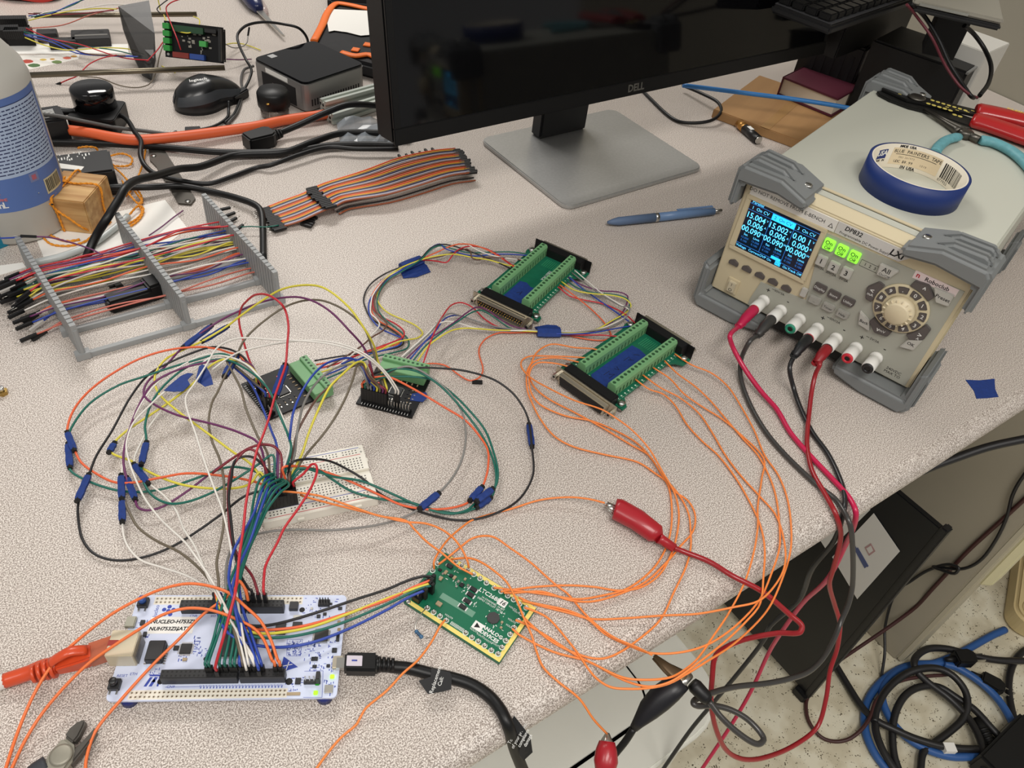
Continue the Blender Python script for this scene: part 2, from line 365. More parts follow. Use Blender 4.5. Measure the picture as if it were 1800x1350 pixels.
for k, (p, q_) in enumerate((((1456.8, 430.5), (1444, 458.6)), ((1479.3, 440.9), (1465.3, 469.7)), ((1501, 451.8), (1487.8, 480)))):
    c = fp(*p, 3); o = key('output_key', sq(c, 9.6, 10.6, 0), GRN, 3.4); text('On', o, (c[0], -4.4, c[1]+2.3), 3.9, INK, RX, bold=.06); text('Off', o, (c[0], -4.4, c[1]-2.8), 3.0, INK, RX, bold=.05)
    MB().box(c[0]-2.6, c[0]+2.6, -4.35, -4.2, c[1]-.5, c[1]-.2).build('rule', INK, o)
    c = fp(*q_, 3); o = key('channel_key', sq(c, 9.4, 10.6), KLITE, 3.4); text('123'[k], o, (c[0], -4.4, c[1]), 5, INK, RX, bold=.1)
    text(('30V/3A', '30V/3A', '5V/3A')[k], dp, (c[0], -.95, c[1]-8.6), 2.4, INK, RX)
for p, tx in (((1442.2, 506.2), 'Display'), ((1466.6, 518.3), 'Store'), ((1491.5, 530.2), 'Utility')):
    c = fp(*p, 2); o = key('menu_key', sq(c, 11.4, 8.4, 2), KDARK); text(tx, o, (c[0], -4.1, c[1]), 2.6, WINK, RX)
for p, tx in (((1432.4, 527.6), '...'), ((1456.4, 540), 'Timer'), ((1481.3, 552), 'Help')):
    c = fp(*p, 2); o = key('menu_key', sq(c, 11.2, 8.0, 2), mat('key_grey', (160, 158, 150), .45)); text(tx, o, (c[0], -4.1, c[1]), 2.5, INK, RX)
B = lambda *P: [fp(1420+x*.17778, 380+y*.17778, 2) for x, y in P]
def lkey(tx, P, m, ts, name='function_key', tc=INK, dz=0, sub=None):
    q = B(*P); o = key(name, q, m); cx = sum(a for a, b in q)/len(q); cz = sum(b for a, b in q)/len(q)
    text(tx, o, (cx, -4.1, cz+dz), ts, tc, RX, bold=.05)
    if sub: text(sub, o, (cx, -4.1, cz-3.4), 2.4, INK, RX)
    return o
lkey('All', [(722, 462), (908, 542), (800, 618), (682, 572)], KLITE, 4.8, dz=1.5, sub='On/Off')
lkey('Preset', [(1252, 698), (1452, 782), (1390, 890), (1266, 845)], KLITE, 3.4)
lkey('Back', [(520, 930), (614, 1030), (610, 1132), (502, 1062)], KLITE, 3.0)
lkey('OK', [(1005, 1207), (1145, 1217), (1045, 1322), (906, 1285)], KLITE, 3.2)
kc = fp(1581.8, 544.4, 4); kr = (fp(1611, 547, 4)[0]-fp(1552, 536, 4)[0])/2
star = []
for i in range(8):
    a = radians(45*i+22.5)
    star.append((kc[0]+cos(a)*kr*1.83, kc[1]+sin(a)*kr*1.83))
MB().lathe([(kr*1.78, 0), (kr*1.78, 2), (kr*1.7, 2.6), (0, 2.6)], 40).build('dial_ring', CREAM, dp, loc=(kc[0], -.6, kc[1])).rotation_euler = (pi/2, 0, 0)
knob = MB().lathe([(kr, 0), (kr, 6), (kr*.96, 8), (kr*.80, 8.6), (kr*.74, 11.5), (kr*.68, 12.2), (0, 12.2)], 40).build('knob', mat('knob_cream', (214, 200, 168), .45), dp, loc=(kc[0], -2.6, kc[1])); knob.rotation_euler = (pi/2, 0, 0)
for i in range(16):
    a = 2*pi*i/16; MB().obox((kr*.86*cos(a), kr*.86*sin(a), 9.2), (kr*.1*cos(a), kr*.1*sin(a), 0), (-.25*sin(a), .25*cos(a), 0), (0, 0, 1.1)).build('grip_rib', mat('knob_rib', (226, 214, 186), .4), knob)
for i, tx in enumerate('.0123456789'):
    a = radians(106-360/11*i); r0, r1, h = kr*1.18, kr*1.66, radians(12.5); q = []
    for rr, aa in ((r0, -h), (r1, -h), (r1, 0), (r1, h), (r0, h), (r0, 0)): q.append((kc[0]+rr*cos(a+aa), kc[1]+rr*sin(a+aa)))
    o = key('digit_key', q, KDARK, 3.2, .5); text(tx, o, (kc[0]+cos(a)*kr*1.42, -4.1, kc[1]+sin(a)*kr*1.42), 3.8, WINK, RX, bold=.06)
for a0, tx in ((72, '^'), (170, '<'), (-30, '>'), (-106, 'v')):
    a = radians(a0); q = []
    for rr, d in ((kr*1.86, -24), (kr*2.3, -20), (kr*2.55, 0), (kr*2.3, 20), (kr*1.86, 24), (kr*1.80, 0)): q.append((kc[0]+rr*cos(a+radians(d)), kc[1]+rr*sin(a+radians(d))))
    o = key('arrow_key', q, KDARK, 3.4, .6); text(tx, o, (kc[0]+cos(a)*kr*2.14, -4.3, kc[1]+sin(a)*kr*2.14), 4.6, WINK, RX, bold=.1)
    if tx in '<v>': text({'<': 'mA', 'v': 'mV', '>': 'A'}[tx], o, (kc[0]+cos(a)*kr*2.14+(0 if tx != 'v' else 4), -4.3, kc[1]+sin(a)*kr*2.14-(4 if tx != 'v' else 0)), 2.8, WINK, RX)
c = fp(1413, 514, 2); key('output_lamp_key', sq(c, 6, 10), KLITE, 2.4)
# labels on the front
LAB = mat('label_white', (226, 223, 216), .55)
def strip(name, P, m, y0=-.5, y1=.3, d=0.0):
    q = [fp(*p) for p in P]; return MB().prismy(q, y0, y1).build(name, m, dp)
zt = DPH-15.5; hl = 11.5
def fx(x, y): return fp(x, y)[0]
xa, xb = fx(1330, 330), fx(1472, 395); o = MB().box(xa-4, xb, -1.4, -.1, DPH-17, DPH-5.5).build('bench_label', LAB, dp)
text('DO NOT REMOVE FROM E-BENCH', o, ((xa+xb)/2-8, -1.5, DPH-11.2), 3.55, INK, RX)
MB().prismy([(xb-7, DPH-14), (xb-2.2, DPH-14), (xb-4.6, DPH-9.6)], -1.5, -1.4).build('warning_triangle', INK, o); MB().prismy([(xb-6, DPH-13.4), (xb-3.2, DPH-13.4), (xb-4.6, DPH-10.6)], -1.6, -1.5).build('warning_triangle', LAB, o)
xc, xd = fx(1473, 395), fx(1602, 450); o = MB().prismy([(xc, DPH-17), (xd-7, DPH-17), (xd+1, DPH-9), (xd-1, DPH-5.5), (xc, DPH-5.5)], -1.0, -.1).build('model_label', mat('label_grey', (205, 202, 198), .45), dp)
text('DP832', o, (xc+15, -1.1, DPH-9.0), 4.2, INK, RX, bold=.12, shear=.15); text('Programmable DC Power Supply', o, ((xc+xd)/2-6, -1.1, DPH-14.4), 2.5, INK, RX)
text('LXI', o, (xd-11, -1.1, DPH-11.6), 6.0, INK, RX, bold=.25, shear=.2)
xe = fx(1655, 474); o = MB().box(xe-17, xe+20, -1.0, -.1, DPH-25, DPH-17.5).build('club_label', mat('label_pink', (232, 214, 212), .6), dp)
text('n', o, (xe-13.4, -1.1, DPH-20.8), 4.6, mat('ink_red', (190, 30, 60), .6), RX, bold=.2); text('Roboclub', o, (xe+3, -1.1, DPH-21.2), 3.9, INK, RX, bold=.08)
c = fp(1530, 468); o = MB(); [o.box(c[0]-9+a, c[0]-9+b, -.95, -.8, c[1]+d, c[1]+e) for a, b, d, e in ((0, 18, 3, 3.25), (0, 18, -3.25, -3), (0, .25, -3, 3), (17.75, 18, -3, 3))]; o.build('printed_frame', INK, dp); text('1  2  3', dp, (c[0], -.95, c[1]), 3, INK, RX)
c = fp(1614, 661); text('240VDC\nMAX TO', dp, (DPW-19, -.95, 10), 2.9, INK, RX)
MB().prismy([(DPW-41, 7), (DPW-34, 7), (DPW-37.5, 13)], -.95, -.8).build('warning_triangle', INK, dp); MB().prismy([(DPW-39.6, 7.8), (DPW-35.4, 7.8), (DPW-37.5, 11.6)], -1.1, -.9).build('warning_triangle', PANEL, dp)
# binding posts
POSTS = []
ringc = {'r': (200, 40, 55), 'k': (26, 25, 26), 'g': (40, 140, 110)}
WPOST = mat('post_white', (226, 224, 218), .35)
for (bx, by), (tx_, ty), col in (((1344, 526.8), (1326.5, 550), 'r'), ((1374, 544), (1355.7, 563), 'k'), ((1407, 559.5), (1386, 580.5), 'g'), ((1438.5, 575.8), (1418.7, 596.8), 'r'), ((1471, 593.3), (1451, 614), 'k'), ((1506, 609.7), (1486.3, 633), 'r'), ((1541, 627), (1521.3, 648), 'k')):
    c = fp(bx, by); L_ = 21
    o = MB().lathe([(6.2, 0), (6.2, 2.5), (5.7, 3), (5.7, 8), (6.0, 8.3), (6.0, L_), (5.2, L_+.8)], 20).build('binding_post', WPOST, dp, loc=(c[0], -.8, c[1])); o.rotation_euler = (pi/2, 0, 0)
    MB().lathe([(2.4, L_-6), (2.4, L_+.2), (4.9, L_+.9), (5.3, L_+2), (4.6, L_+3), (2.6, L_+3), (2.5, L_-5)], 20).build('collar', mat('post_ring_'+col, ringc[col], .4), o)
    MB().cyl((0, 0, L_-6), (0, 0, L_+2.4), 2.2, n=12).build('socket', mat('socket_dark', (14, 14, 14), .5), o)
    POSTS.append(dp.l2w((c[0], -L_-3.5, c[1])))
for i, s_, dx in ((0, '+', 0), (1, '-', 3), (3, '+', 0), (4, '-', 3), (5, '+', 0), (6, '-', 3)):
    w = dp.w2l(POSTS[i]); text(s_, dp, (w.x+dx, -.95, w.z+12), 5.5, INK, RX, bold=.08)
for i, s_ in ((0, '30V/3A'), (3, '30V/3A'), (5, '5V/3A')):
    w = dp.w2l(POSTS[i]); text(s_, dp, (w.x+11, -.95, w.z+15.5), 2.5, INK, RX); MB().box(w.x+3, w.x+6, -.95, -.8, w.z+15.5, w.z+15.8).build('printed_line', INK, dp)
# rubber corner bumpers: an L shape seen from the front, ribs on its top, a screw
def bumper(name, x0, sx, top, y0, y1, dy):
    f = lambda x, z: (x0+sx*x, z)
    if top: poly = [f(-9, DPH-30), f(-9, DPH+7), f(-4, DPH+13), f(34, DPH+14), f(62, DPH+4), f(64, DPH-4), f(58, DPH-6), f(46, DPH-4), f(34, DPH-2), f(-1, DPH-5), f(-1, DPH-30)]
    else: poly = [f(-10, 36), f(-10, -10), f(-4, -18.5), f(36, -18.5), f(66, -12), f(68, -2), f(40, -1), f(-1, -1), f(-1, 30)]
    o = MB().prismy(poly, y0, y1).build(name, BUMP, dp, bevel=3.2, seg=3)
    if top:
        for yy in (y0+9, y0+27):
            MB().prismy([f(-5, DPH+10), f(-1, DPH+18), f(4, DPH+20), f(30, DPH+19), f(44, DPH+11)], yy, yy+10).build('rib', BUMP, o, bevel=3, seg=3)
        MB().lathe([(4.2, 0), (4.2, 1.0), (3.2, 1.8), (0, 1.8)], 16, (x0+sx*51, y0+24, DPH+7.2)).build('screw', SIL, o)
        MB().box(x0+sx*51-2.4, x0+sx*51+2.4, y0+23.5, y0+24.5, DPH+8.6, DPH+9.2).build('screw_slot', INK, o)
    else:
        MB().prismy([f(-12, 20), f(-12, -8), f(-9, -12), f(-9, 24)], y0+8, y1-8).build('rib', BUMP, o, bevel=1.4)
for x0, s_ in ((0, 1), (DPW, -1)):
    bumper('top_bumper', x0, s_, True, -13, 34, 0); bumper('bottom_bumper', x0, s_, False, -17, 40, 0)
    bumper('top_bumper', x0, s_, True, DPD-26, DPD+14, 0); bumper('bottom_bumper', x0, s_, False, DPD-26, DPD+14, 0)
DPT = 18.66+DPH+2          # height of its lid above the desk
# ------------------------------------------------------------------ monitor
mo = Th('monitor', 'black desktop monitor on a silver square foot, switched off', 'monitor', (61, 961, 0), radians(40.8))
MB().prism(rrect(-117, 117, -94, 94, 14, 5), 0, 6).build('base_plate', mat('brushed_silver', (172, 172, 170), .36, .55, vary=.05, scale=300), mo, bevel=1.2)
nk = mo.px(990, 237, 6); MB().box(nk.x-40, nk.x+40, nk.y, nk.y+22, 6, 190).build('stand_neck', mat('neck_grey', (40, 40, 41), .4, .3), mo, bevel=3)
mw, mh = 686.0, 390.0
MON = mat('monitor_black', (13, 13, 14), .45, spec=.35)
tl = radians(9)
pm = MB().box(-mw/2, mw/2, 1.5, 38, 0, mh).build('panel', MON, mo, bevel=3, loc=(21, -50, 105)); pm.rotation_euler = (-tl, 0, 0)
MB().box(-mw/2, mw/2, -1.5, 1.6, 0, 17).build('bottom_bezel', MON, pm, bevel=.8)
for a, b in ((-mw/2, -mw/2+8), (mw/2-8, mw/2)): MB().box(a, b, -1.5, 1.6, 17, mh).build('side_bezel', MON, pm, bevel=.6)
MB().box(-mw/2+8, mw/2-8, -1.5, 1.6, mh-8, mh).build('top_bezel', MON, pm, bevel=.6)
MB().box(-mw/2+8, mw/2-8, -.2, 1.6, 17, mh-8).build('screen', mat('screen_off', (5, 5, 7), .07, spec=.45), pm)
text('DELL', pm, (-19, -1.7, 8.5), 8.5, mat('logo_silver', (120, 118, 112), .35, .6), RX, bold=.35)
# ------------------------------------------------------------------ development board (white)
nu = Th('development_board', 'white microcontroller development board lying at the front left of the desk', 'circuit board', (-149.42, 224.81, 0), radians(9.33))
NW, NDp, NZ = 133.34, 70.0, 9.0
WPCB = mat('pcb_white', (206, 214, 236), .35, vary=.015, scale=40); PADC = mat('pad_cream', (228, 222, 208), .4); SILV = mat('can_silver', (196, 188, 170), .3, .85)
HDR = mat('header_black', (30, 30, 31), .45); CHIP = mat('chip_black', (38, 38, 40), .5); BFOOT = mat('foot_blue', (30, 42, 110), .5)
MB().prism(rrect(-NW/2, NW/2, -NDp/2, NDp/2, 3), NZ-1.6, NZ).build('printed_board', WPCB, nu)
for x in (-NW/2+11, NW/2-8):
    for y in (-NDp/2+4.5, NDp/2-4.5): MB().lathe([(5, 0), (5, NZ-1.6)], 14, (x, y, 0)).build('rubber_foot', BFOOT, nu)
def np_(x, y, z=NZ): return nu.px(x, y, z)
def ncomp(name, x, y, w, d, h, m, bev=.2, z0=NZ, rz=0, par=None):
    p = np_(x, y, z0); return MB().cbox((p.x, p.y, z0), w, d, h, rz).build(name, m, par or nu, bevel=bev)
# female header strips
HOLE = mat('hole_black', (8, 8, 8), .6)
def header(name, xa, xb, yc, rows=2, h=8.5, m=HDR):
    o = MB().box(xa, xb, yc-rows*1.35, yc+rows*1.35, NZ, NZ+h).build(name, m, nu, bevel=.25)
    n = int((xb-xa)/2.54); b = MB()
    for i in range(n):
        for r in range(rows): b.cbox((xa+(xb-xa)/n*(i+.5), yc+(r-(rows-1)/2)*2.54, NZ+h-.05), 1.0, 1.0, .12)
    b.build('socket_hole', HOLE, o, stuff=True); return o
HB = np_(421, 1201).x; HBy = np_(290, 1204).y+2.9; x0 = np_(285, 1203).x; x1 = np_(502, 1201).x
header('pin_socket', x0, HB-.6, HBy); header('pin_socket', HB+.6, x1, HBy)
HTy = np_(320, 1080).y+2.9; t0 = np_(319, 1080).x; t1 = np_(434, 1080).x; t2 = np_(499, 1081).x
header('pin_socket', t0, t1-.5, HTy); header('pin_socket', t1+.5, t2, HTy)
for xa, ya, xb, yb, n in ((231, 1222, 500, 1218, 35), (276, 1056, 528, 1055, 35)):
    p, q = np_(xa, ya), np_(xb, yb); b = MB(); y = (p.y+q.y)/2; hb = MB()
    MB().box(p.x-1.6, q.x+1.6, y-2.9, y+2.9, NZ, NZ+.06).build('pad_strip', PADC, nu)
    for i in range(n):
        for r in (-1, 1):
            x = p.x+(q.x-p.x)*i/(n-1); b.lathe([(.95, 0), (.95, .1), (.5, .1)], 8, (x, y+r*1.27, NZ+.06)); hb.lathe([(.5, 0), (.5, .14)], 8, (x, y+r*1.27, NZ+.06))
    b.build('plated_ring', mat('ring_brass', (222, 214, 196), .4, .2), nu, stuff=True); hb.build('drill_hole', mat('hole_brown', (82, 62, 40), .6), nu, stuff=True)
p = np_(224, 1148, NZ); rj = MB().box(p.x-8, p.x+8, p.y-8.5, p.y+8.5, NZ, NZ+13).build('ethernet_jack', mat('jack_pale', (206, 196, 170), .35, .35), nu, bevel=.4)
RJ = nu.l2w((p.x-8, p.y, NZ+6.5)); RJL = p.copy()
MB().box(p.x-8.2, p.x-2.5, p.y-1.8, p.y+1.8, NZ+12.6, NZ+13.15).build('latch_slot', mat('latch_red', (150, 40, 30), .4), rj)
MB().box(p.x+8, p.x+8.8, p.y-7, p.y+7, NZ, NZ+9).build('shield_back', mat('tab_grey', (120, 116, 112), .4, .6), rj)
tr = ncomp('transformer_chip', 276, 1150, 10, 13, 5.5, CHIP, .5)
def legs(o, x, y, w, d, n, h=1.0, sides='lr'):
    b = MB(); p = np_(x, y)
    for i in range(n):
        t = (i+.5)/n-.5
        if 'l' in sides:
            for s in (-1, 1): b.cbox((p.x+s*(w/2+.6), p.y+t*d, NZ), 1.3, d/n*.5, h)
        if 't' in sides:
            for s in (-1, 1): b.cbox((p.x+t*w, p.y+s*(d/2+.6), NZ), w/n*.5, 1.3, h)
    b.build('leg_row', SIL, o, stuff=True)
legs(tr, 276, 1152, 10, 13, 8)
ic = ncomp('chip', 327, 1141, 6.6, 6.6, 1, CHIP); legs(ic, 327, 1141, 6.6, 6.6, 9, .4, 'lt')
mcu = ncomp('processor_chip', 423, 1128, 20, 20, 1.4, mat('chip_grey', (62, 62, 62), .4)); legs(mcu, 423, 1128, 20, 20, 36, .5, 'lt')
st = ncomp('chip', 565, 1118, 8.5, 8.0, 1.3, mat('chip_grey', (62, 62, 62), .4)); legs(st, 565, 1118, 8.5, 8, 12, .4, 'lt')
ncomp('usb_socket', 231, 1096, 6, 7.5, 2.8, mat('usb_nickel', (160, 158, 144), .35, .8), .5); us = ncomp('usb_socket', 594, 1167, 6.4, 8.2, 3, SILV, .5); USBP = us
for x, y, c in ((253, 1062, (40, 84, 160)), (203, 1206, (26, 26, 27))):
    o = ncomp('push_button', x, y, 6.4, 6.4, 3.6, CHIP, .3); p = np_(x, y); MB().lathe([(2.3, 3.4), (2.3, 7.2), (2.0, 7.6), (0, 7.6)], 16, (p.x, p.y, NZ)).build('button_cap', mat('cap_%d' % c[2], c, .4), o)
    b = MB(); [b.cbox((p.x+s*2, p.y-4.2, NZ), 1, 2.4, .8) for s in (-1, 1)]; b.build('leg_row', SIL, o, stuff=True)
o = ncomp('sticker', 302, 1099, 27.5, 11.5, .12, PAPER, 0, rz=0)
p = np_(302, 1099); text('NUCLEO-H753ZI', o, (p.x, p.y+2.3, NZ+.2), 2.55, INK, shear=.15, bold=.12); text('NUH753ZI$AT3', o, (p.x-1, p.y-2.6, NZ+.2), 2.55, INK, shear=.15, bold=.12)
# logos printed on the board
p = np_(268, 1197); lg = MB()
for a in ([(-4.2, -3.4), (-2.6, -3.4), (-.4, 2.4), (-2, 2.4)], [(-1.4, -3.4), (.4, -3.4), (2.6, 2.4), (.8, 2.4)], [(-2.6, 2.9), (4.2, 2.9), (4.2, 4), (-2.2, 4)], [(3.2, -3.4), (4.2, -3.4), (4.2, 3), (3.2, 3)], [(-.6, -.8), (2.0, -.8), (.8, 1.6)]):
    lg.prism([(p.x+x, p.y+y) for x, y in a], NZ, NZ+.08)
lg.build('printed_emblem', BINK, nu, rz=0)
p = np_(296, 1074); lg = MB()
lg.prism(circ(p.x, p.y, 1.4, 12), NZ, NZ+.1)
for i in range(5): a = 2*pi*i/5+.3; lg.prism(circ(p.x+3*cos(a), p.y+3*sin(a), 1.35, 10), NZ, NZ+.08)
lg.build('printed_emblem', BINK, nu); text('Nucleo', nu, (p.x-7.5, p.y-1, NZ+.1), 2.6, BINK, rot=(0, 0, pi/2))
p = np_(505, 1170); lg = MB(); lg.prism([(p.x-4, p.y-4.6), (p.x+6.6, p.y-1), (p.x-3, p.y+6)], NZ, NZ+.08); lg.build('printed_emblem', BINK, nu)
lw = MB(); lw.prism([(p.x-3.6, p.y-.8), (p.x+3, p.y+.6), (p.x+3, p.y+1), (p.x-3.6, p.y-.3)], NZ+.08, NZ+.12); lw.prism([(p.x-.6, p.y-3), (p.x-.1, p.y-3), (p.x+1, p.y+2.6), (p.x+.5, p.y+2.6)], NZ+.08, NZ+.12); lw.build('printed_line', PAPER, nu)
# printed captions, lines, and small parts
for x, y, tx in ((300, 1207.5, 'CN9'), (340, 1083, 'CN8'), (375, 1083, 'I/O'), (215, 1188, 'RESET'), (235, 1185, 'ETH')): q = np_(x, y); text(tx, nu, (q.x, q.y, NZ+.1), 1.7, BINK)
b = MB()
for i in range(26): q = np_(352+i*5.7, 1207.5-i*.06); b.cbox((q.x, q.y, NZ), .35, 2.2, .06, .3); b.cbox((q.x+.6, q.y, NZ), .3, 1.8, .06, -.2)
for (xa, ya), (xb, yb) in (((535, 1180), (568, 1179)), ((568, 1179), (566, 1226)), ((533, 1226), (566, 1226)), ((505, 1124), (532, 1124)), ((505, 1153), (528, 1153)), ((505, 1124), (504, 1153)), ((532, 1124), (528, 1153)), ((290, 1208), (352, 1207))):
    A, Bq = np_(xa, ya), np_(xb, yb); d = (Bq-A); b.cbox(((A+Bq)/2).to_tuple()[:2]+(NZ,), d.length, .25, .06, atan2(d.y, d.x))
rr = random.Random(3)
def clut(n, xa, xb, ya, yb, m=b):
    for _ in range(n): q = np_(rr.uniform(xa, xb), rr.uniform(ya, yb)); m.cbox((q.x, q.y, NZ), rr.uniform(.5, 2.2), rr.uniform(.3, .6), .05, rr.choice((0, pi/2)))
for R_ in ((26, 240, 268, 1090, 1122), (24, 340, 352, 1120, 1152), (10, 312, 328, 1152, 1164), (16, 352, 372, 1135, 1158), (60, 505, 530, 1126, 1152), (50, 535, 590, 1126, 1160), (24, 540, 585, 1165, 1180), (20, 500, 535, 1190, 1215), (30, 530, 600, 1050, 1085), (20, 570, 590, 1195, 1222), (10, 262, 282, 1175, 1190)): clut(*R_)
b.build('silkscreen', BINK, nu, stuff=True)
SM = [mat('smd_black', (32, 32, 34), .45), mat('smd_tan', (170, 150, 120), .5), mat('smd_silver', (190, 188, 180), .3, .8)]
for x, y, w, d, h, k in ((242, 1118, 2.4, 2.6, 1.4, 1), (255, 1116, 2, 3, 1.5, 0), (251, 1096, 2.6, 3.4, 1.6, 0), (310, 1140, 3, 3, 1.2, 0), (325, 1160, 2.6, 2, 1, 1), (517, 1068, 5.5, 5.5, 3.2, 0), (523, 1099, 6, 3.4, 1.6, 0), (523, 1085, 5, 2.2, 1.2, 2), (494, 1110, 6, 5, 5, 0), (480, 1152, 2.4, 7, 2, 0), (560, 1084, 2.4, 2.4, 1, 0), (571, 1080, 2.2, 2, .9, 0), (598, 1070, 2.6, 2.2, .9, 0), (596, 1094, 2, 2, .8, 1), (596, 1107, 2, 2, .8, 1), (594, 1122, 2, 5, 1.6, 0), (588, 1144, 3, 3, 1.2, 0), (553, 1159, 4, 2.4, 1.2, 0), (553, 1172, 2.6, 2, .8, 0), (577, 1171, 2.2, 2, .8, 0), (524, 1198, 3.4, 4, 1, 0), (516, 1220, 8, 2, .6, 1), (499, 1097, 3, 3, 1.2, 0), (548, 1070, 1.6, 1.6, .7, 2), (582, 1062, 1.6, 1.6, .7, 0), (578, 1212, 5, 5, 1.2, 2)):
    ncomp('surface_part', x, y, w, d, h, SM[k], .15)
for x, y, r in ((531, 1072, 1.8), (508, 1198, 2.2), (282, 1198, 1.8), (362, 1158, 1.5)): q = np_(x, y); MB().lathe([(r, 0), (r, .1)], 16, (q.x, q.y, NZ)).build('mounting_hole', HOLE, nu)
o = ncomp('debug_header', 570, 1062, 7.5, 4.5, 2.6, CHIP, .3); q = np_(570, 1062); b = MB(); [b.cbox((q.x-2.6+i*1.75, q.y+1.2*s, NZ+2.6), .6, .6, 3.4) for i in range(4) for s in (0, 1)]; b.build('pin_row', CHIP, o, stuff=True)
o = ncomp('jumper_header', 549, 1200, 10, 2.6, 2.2, CHIP, .2); q = np_(549, 1200)
for i in range(4): MB().cbox((q.x-3.8+i*2.54, q.y, NZ+2.2), .7, .7, 6).build('pin', SIL, o)
MB().cbox((q.x+3.8, q.y+.6, NZ+2.4), 2.5, 5, 6.5).build('jumper_cap', CHIP, o, bevel=.3)
for x, y, e, nm in ((584, 1190, 1.2, 'lit_lamp'), (555, 1218.5, .8, 'lit_lamp'), (558, 1202, 0, 'lamp')): ncomp(nm, x, y, 2.6, 2.6, 1.1, mat('led_%d' % (e*10), (150, 230, 40) if e else (40, 150, 40), .3, emit=e), .3)
# ------------------------------------------------------------------ breadboard
bb = Th('breadboard', 'white solderless breadboard with a black block of jumper plugs', 'breadboard', (-136.41, 360.11, 0), radians(25.94))
BBW = mat('breadboard_white', (232, 228, 216), .45); BBZ = 9.0
bo = MB().box(-41.5, 41.5, -27.5, -2.2, 0, BBZ).box(-41.5, 41.5, 2.2, 27.5, 0, BBZ).box(-41.5, 41.5, -2.2, 2.2, 0, BBZ-2.5).build('body', BBW, bb, bevel=.4)
b = MB()
for i in range(30):
    x = -36.8+i*2.54
    for j in range(5):
        for s in (-1, 1): b.cbox((x, s*(4.2+j*2.54), BBZ), 1.0, 1.0, .06)
for i in range(29):
    if i % 6 == 5: continue
    x = -36+i*2.54
    for y in (20.2, 22.74, -20.2, -22.74): b.cbox((x, y, BBZ), 1.0, 1.0, .06)
b.build('contact_hole', mat('hole_grey', (70, 66, 60), .6), bb, stuff=True)
for y, m in ((25, BINK), (18, mat('line_red', (190, 60, 60), .5)), (-18, BINK), (-25, mat('line_red', (190, 60, 60), .5))): MB().cbox((0, y, BBZ), 76, .5, .07).build('printed_line', m, bb)
for x, y, t_ in ((38.8, 24, '-'), (39, 20, '+'), (-39.5, -24, '+'), (-39.5, -20, '-')): text(t_, bb, (x, y, BBZ+.1), 3, INK)
for x in (-18, 24): MB().box(x, x+5, -29.2, -27.5, 3.6, 5.8).build('locking_tab', BBW, bb, bevel=.3)
for y in (-16, 12): MB().box(41.5, 43, y, y+4, 3, 6).build('locking_tab', BBW, bb, bevel=.3)
# ------------------------------------------------------------------ black analogue input boards
KPCB = mat('pcb_black', (15, 15, 17), .45, spec=.25); TGRN = mat('terminal_green', (116, 166, 116), .5); TGR2 = mat('terminal_dark', (40, 80, 46), .6)
def aboard(label, c, rz, side):
    t = Th('converter_board', label, 'circuit board', c, rz, None); Z = 3.0
    MB().box(-25, 25, -25, 25, Z-1.6, Z).build('printed_board', KPCB, t)
    for x in (-22, 22):
        for y in (-22, 22): MB().lathe([(1.6, -Z), (1.6, -1.6)], 8, (x, y, Z)).build('standoff', SIL, t)
    return t, Z
def acommon(t, Z, swap):
    f = (lambda x, y: (x, y)) if not swap else (lambda x, y: (y, -x))   # design frame: pins at -y, terminal at +y
    def bx(name, x, y, w, d, h, m, z=Z, bev=.2, par=None):
        X, Y = f(x, y); return MB().cbox((X, Y, z), *((w, d) if not swap else (d, w)), h).build(name, m, par or t, bevel=bev)
    ch = bx('chip', 2, -1, 10, 10, 1.5, CHIP)
    b = MB()
    for i in range(16):
        for s in (-1, 1):
            X, Y = f(2+(i-7.5)*.6, -1+s*5.6); b.cbox((X, Y, Z), .3, .9, .4, pi/2 if swap else 0); X, Y = f(2+s*5.6, -1+(i-7.5)*.6); b.cbox((X, Y, Z), .9, .3, .4, pi/2 if swap else 0)
    b.build('leg_row', SIL, t, stuff=True)
    for i in range(8):
        for s in (-1, 1):
            if s == -1 and i > 4: continue
            bx('surface_part', -18+i*5, 12.2 if s == 1 else -11, 1.0, 2.6, .8, SM[1 if s == 1 else 2])
    for i in range(12): bx('surface_part', 12+(i % 3)*3.2, -10+(i//3)*5, 1.6, .9, .7, SM[i % 3])
    bx('power_lamp', -16, 4, 1.8, 1.2, .8, mat('red_lamp', (230, 60, 60), .3, emit=.6))
    b = MB()
    for i in range(17): X, Y = f(-20.3+i*2.54, -23.4); b.cbox((X, Y, Z), .35 if not swap else 2.4, 2.4 if not swap else .35, .06)
    b.build('silkscreen', WINK, t, stuff=True)
    hd = bx('pin_header', 0, -19.6, 43.2, 5.08, 2.5, BLK); b = MB()
    for i in range(17):
        for s in (-1, 1): X, Y = f(-20.3+i*2.54, -19.6+s*1.27); b.cbox((X, Y, Z+2.5), .64, .64, 6)
    b.build('pin_row', SIL, hd, stuff=True)
    return f, bx
b1, Z1 = aboard('black converter board left of its twin with red lamp and upright green terminal', (-192.6, 455.5, 0), radians(45), 0)
f1, bx1 = acommon(b1, Z1, True)
b2, Z2 = aboard('black converter board right of its twin with a scrap of blue tape', (-100.2, 473.7, 0), radians(-8.3), 0)
f2, bx2 = acommon(b2, Z2, False)
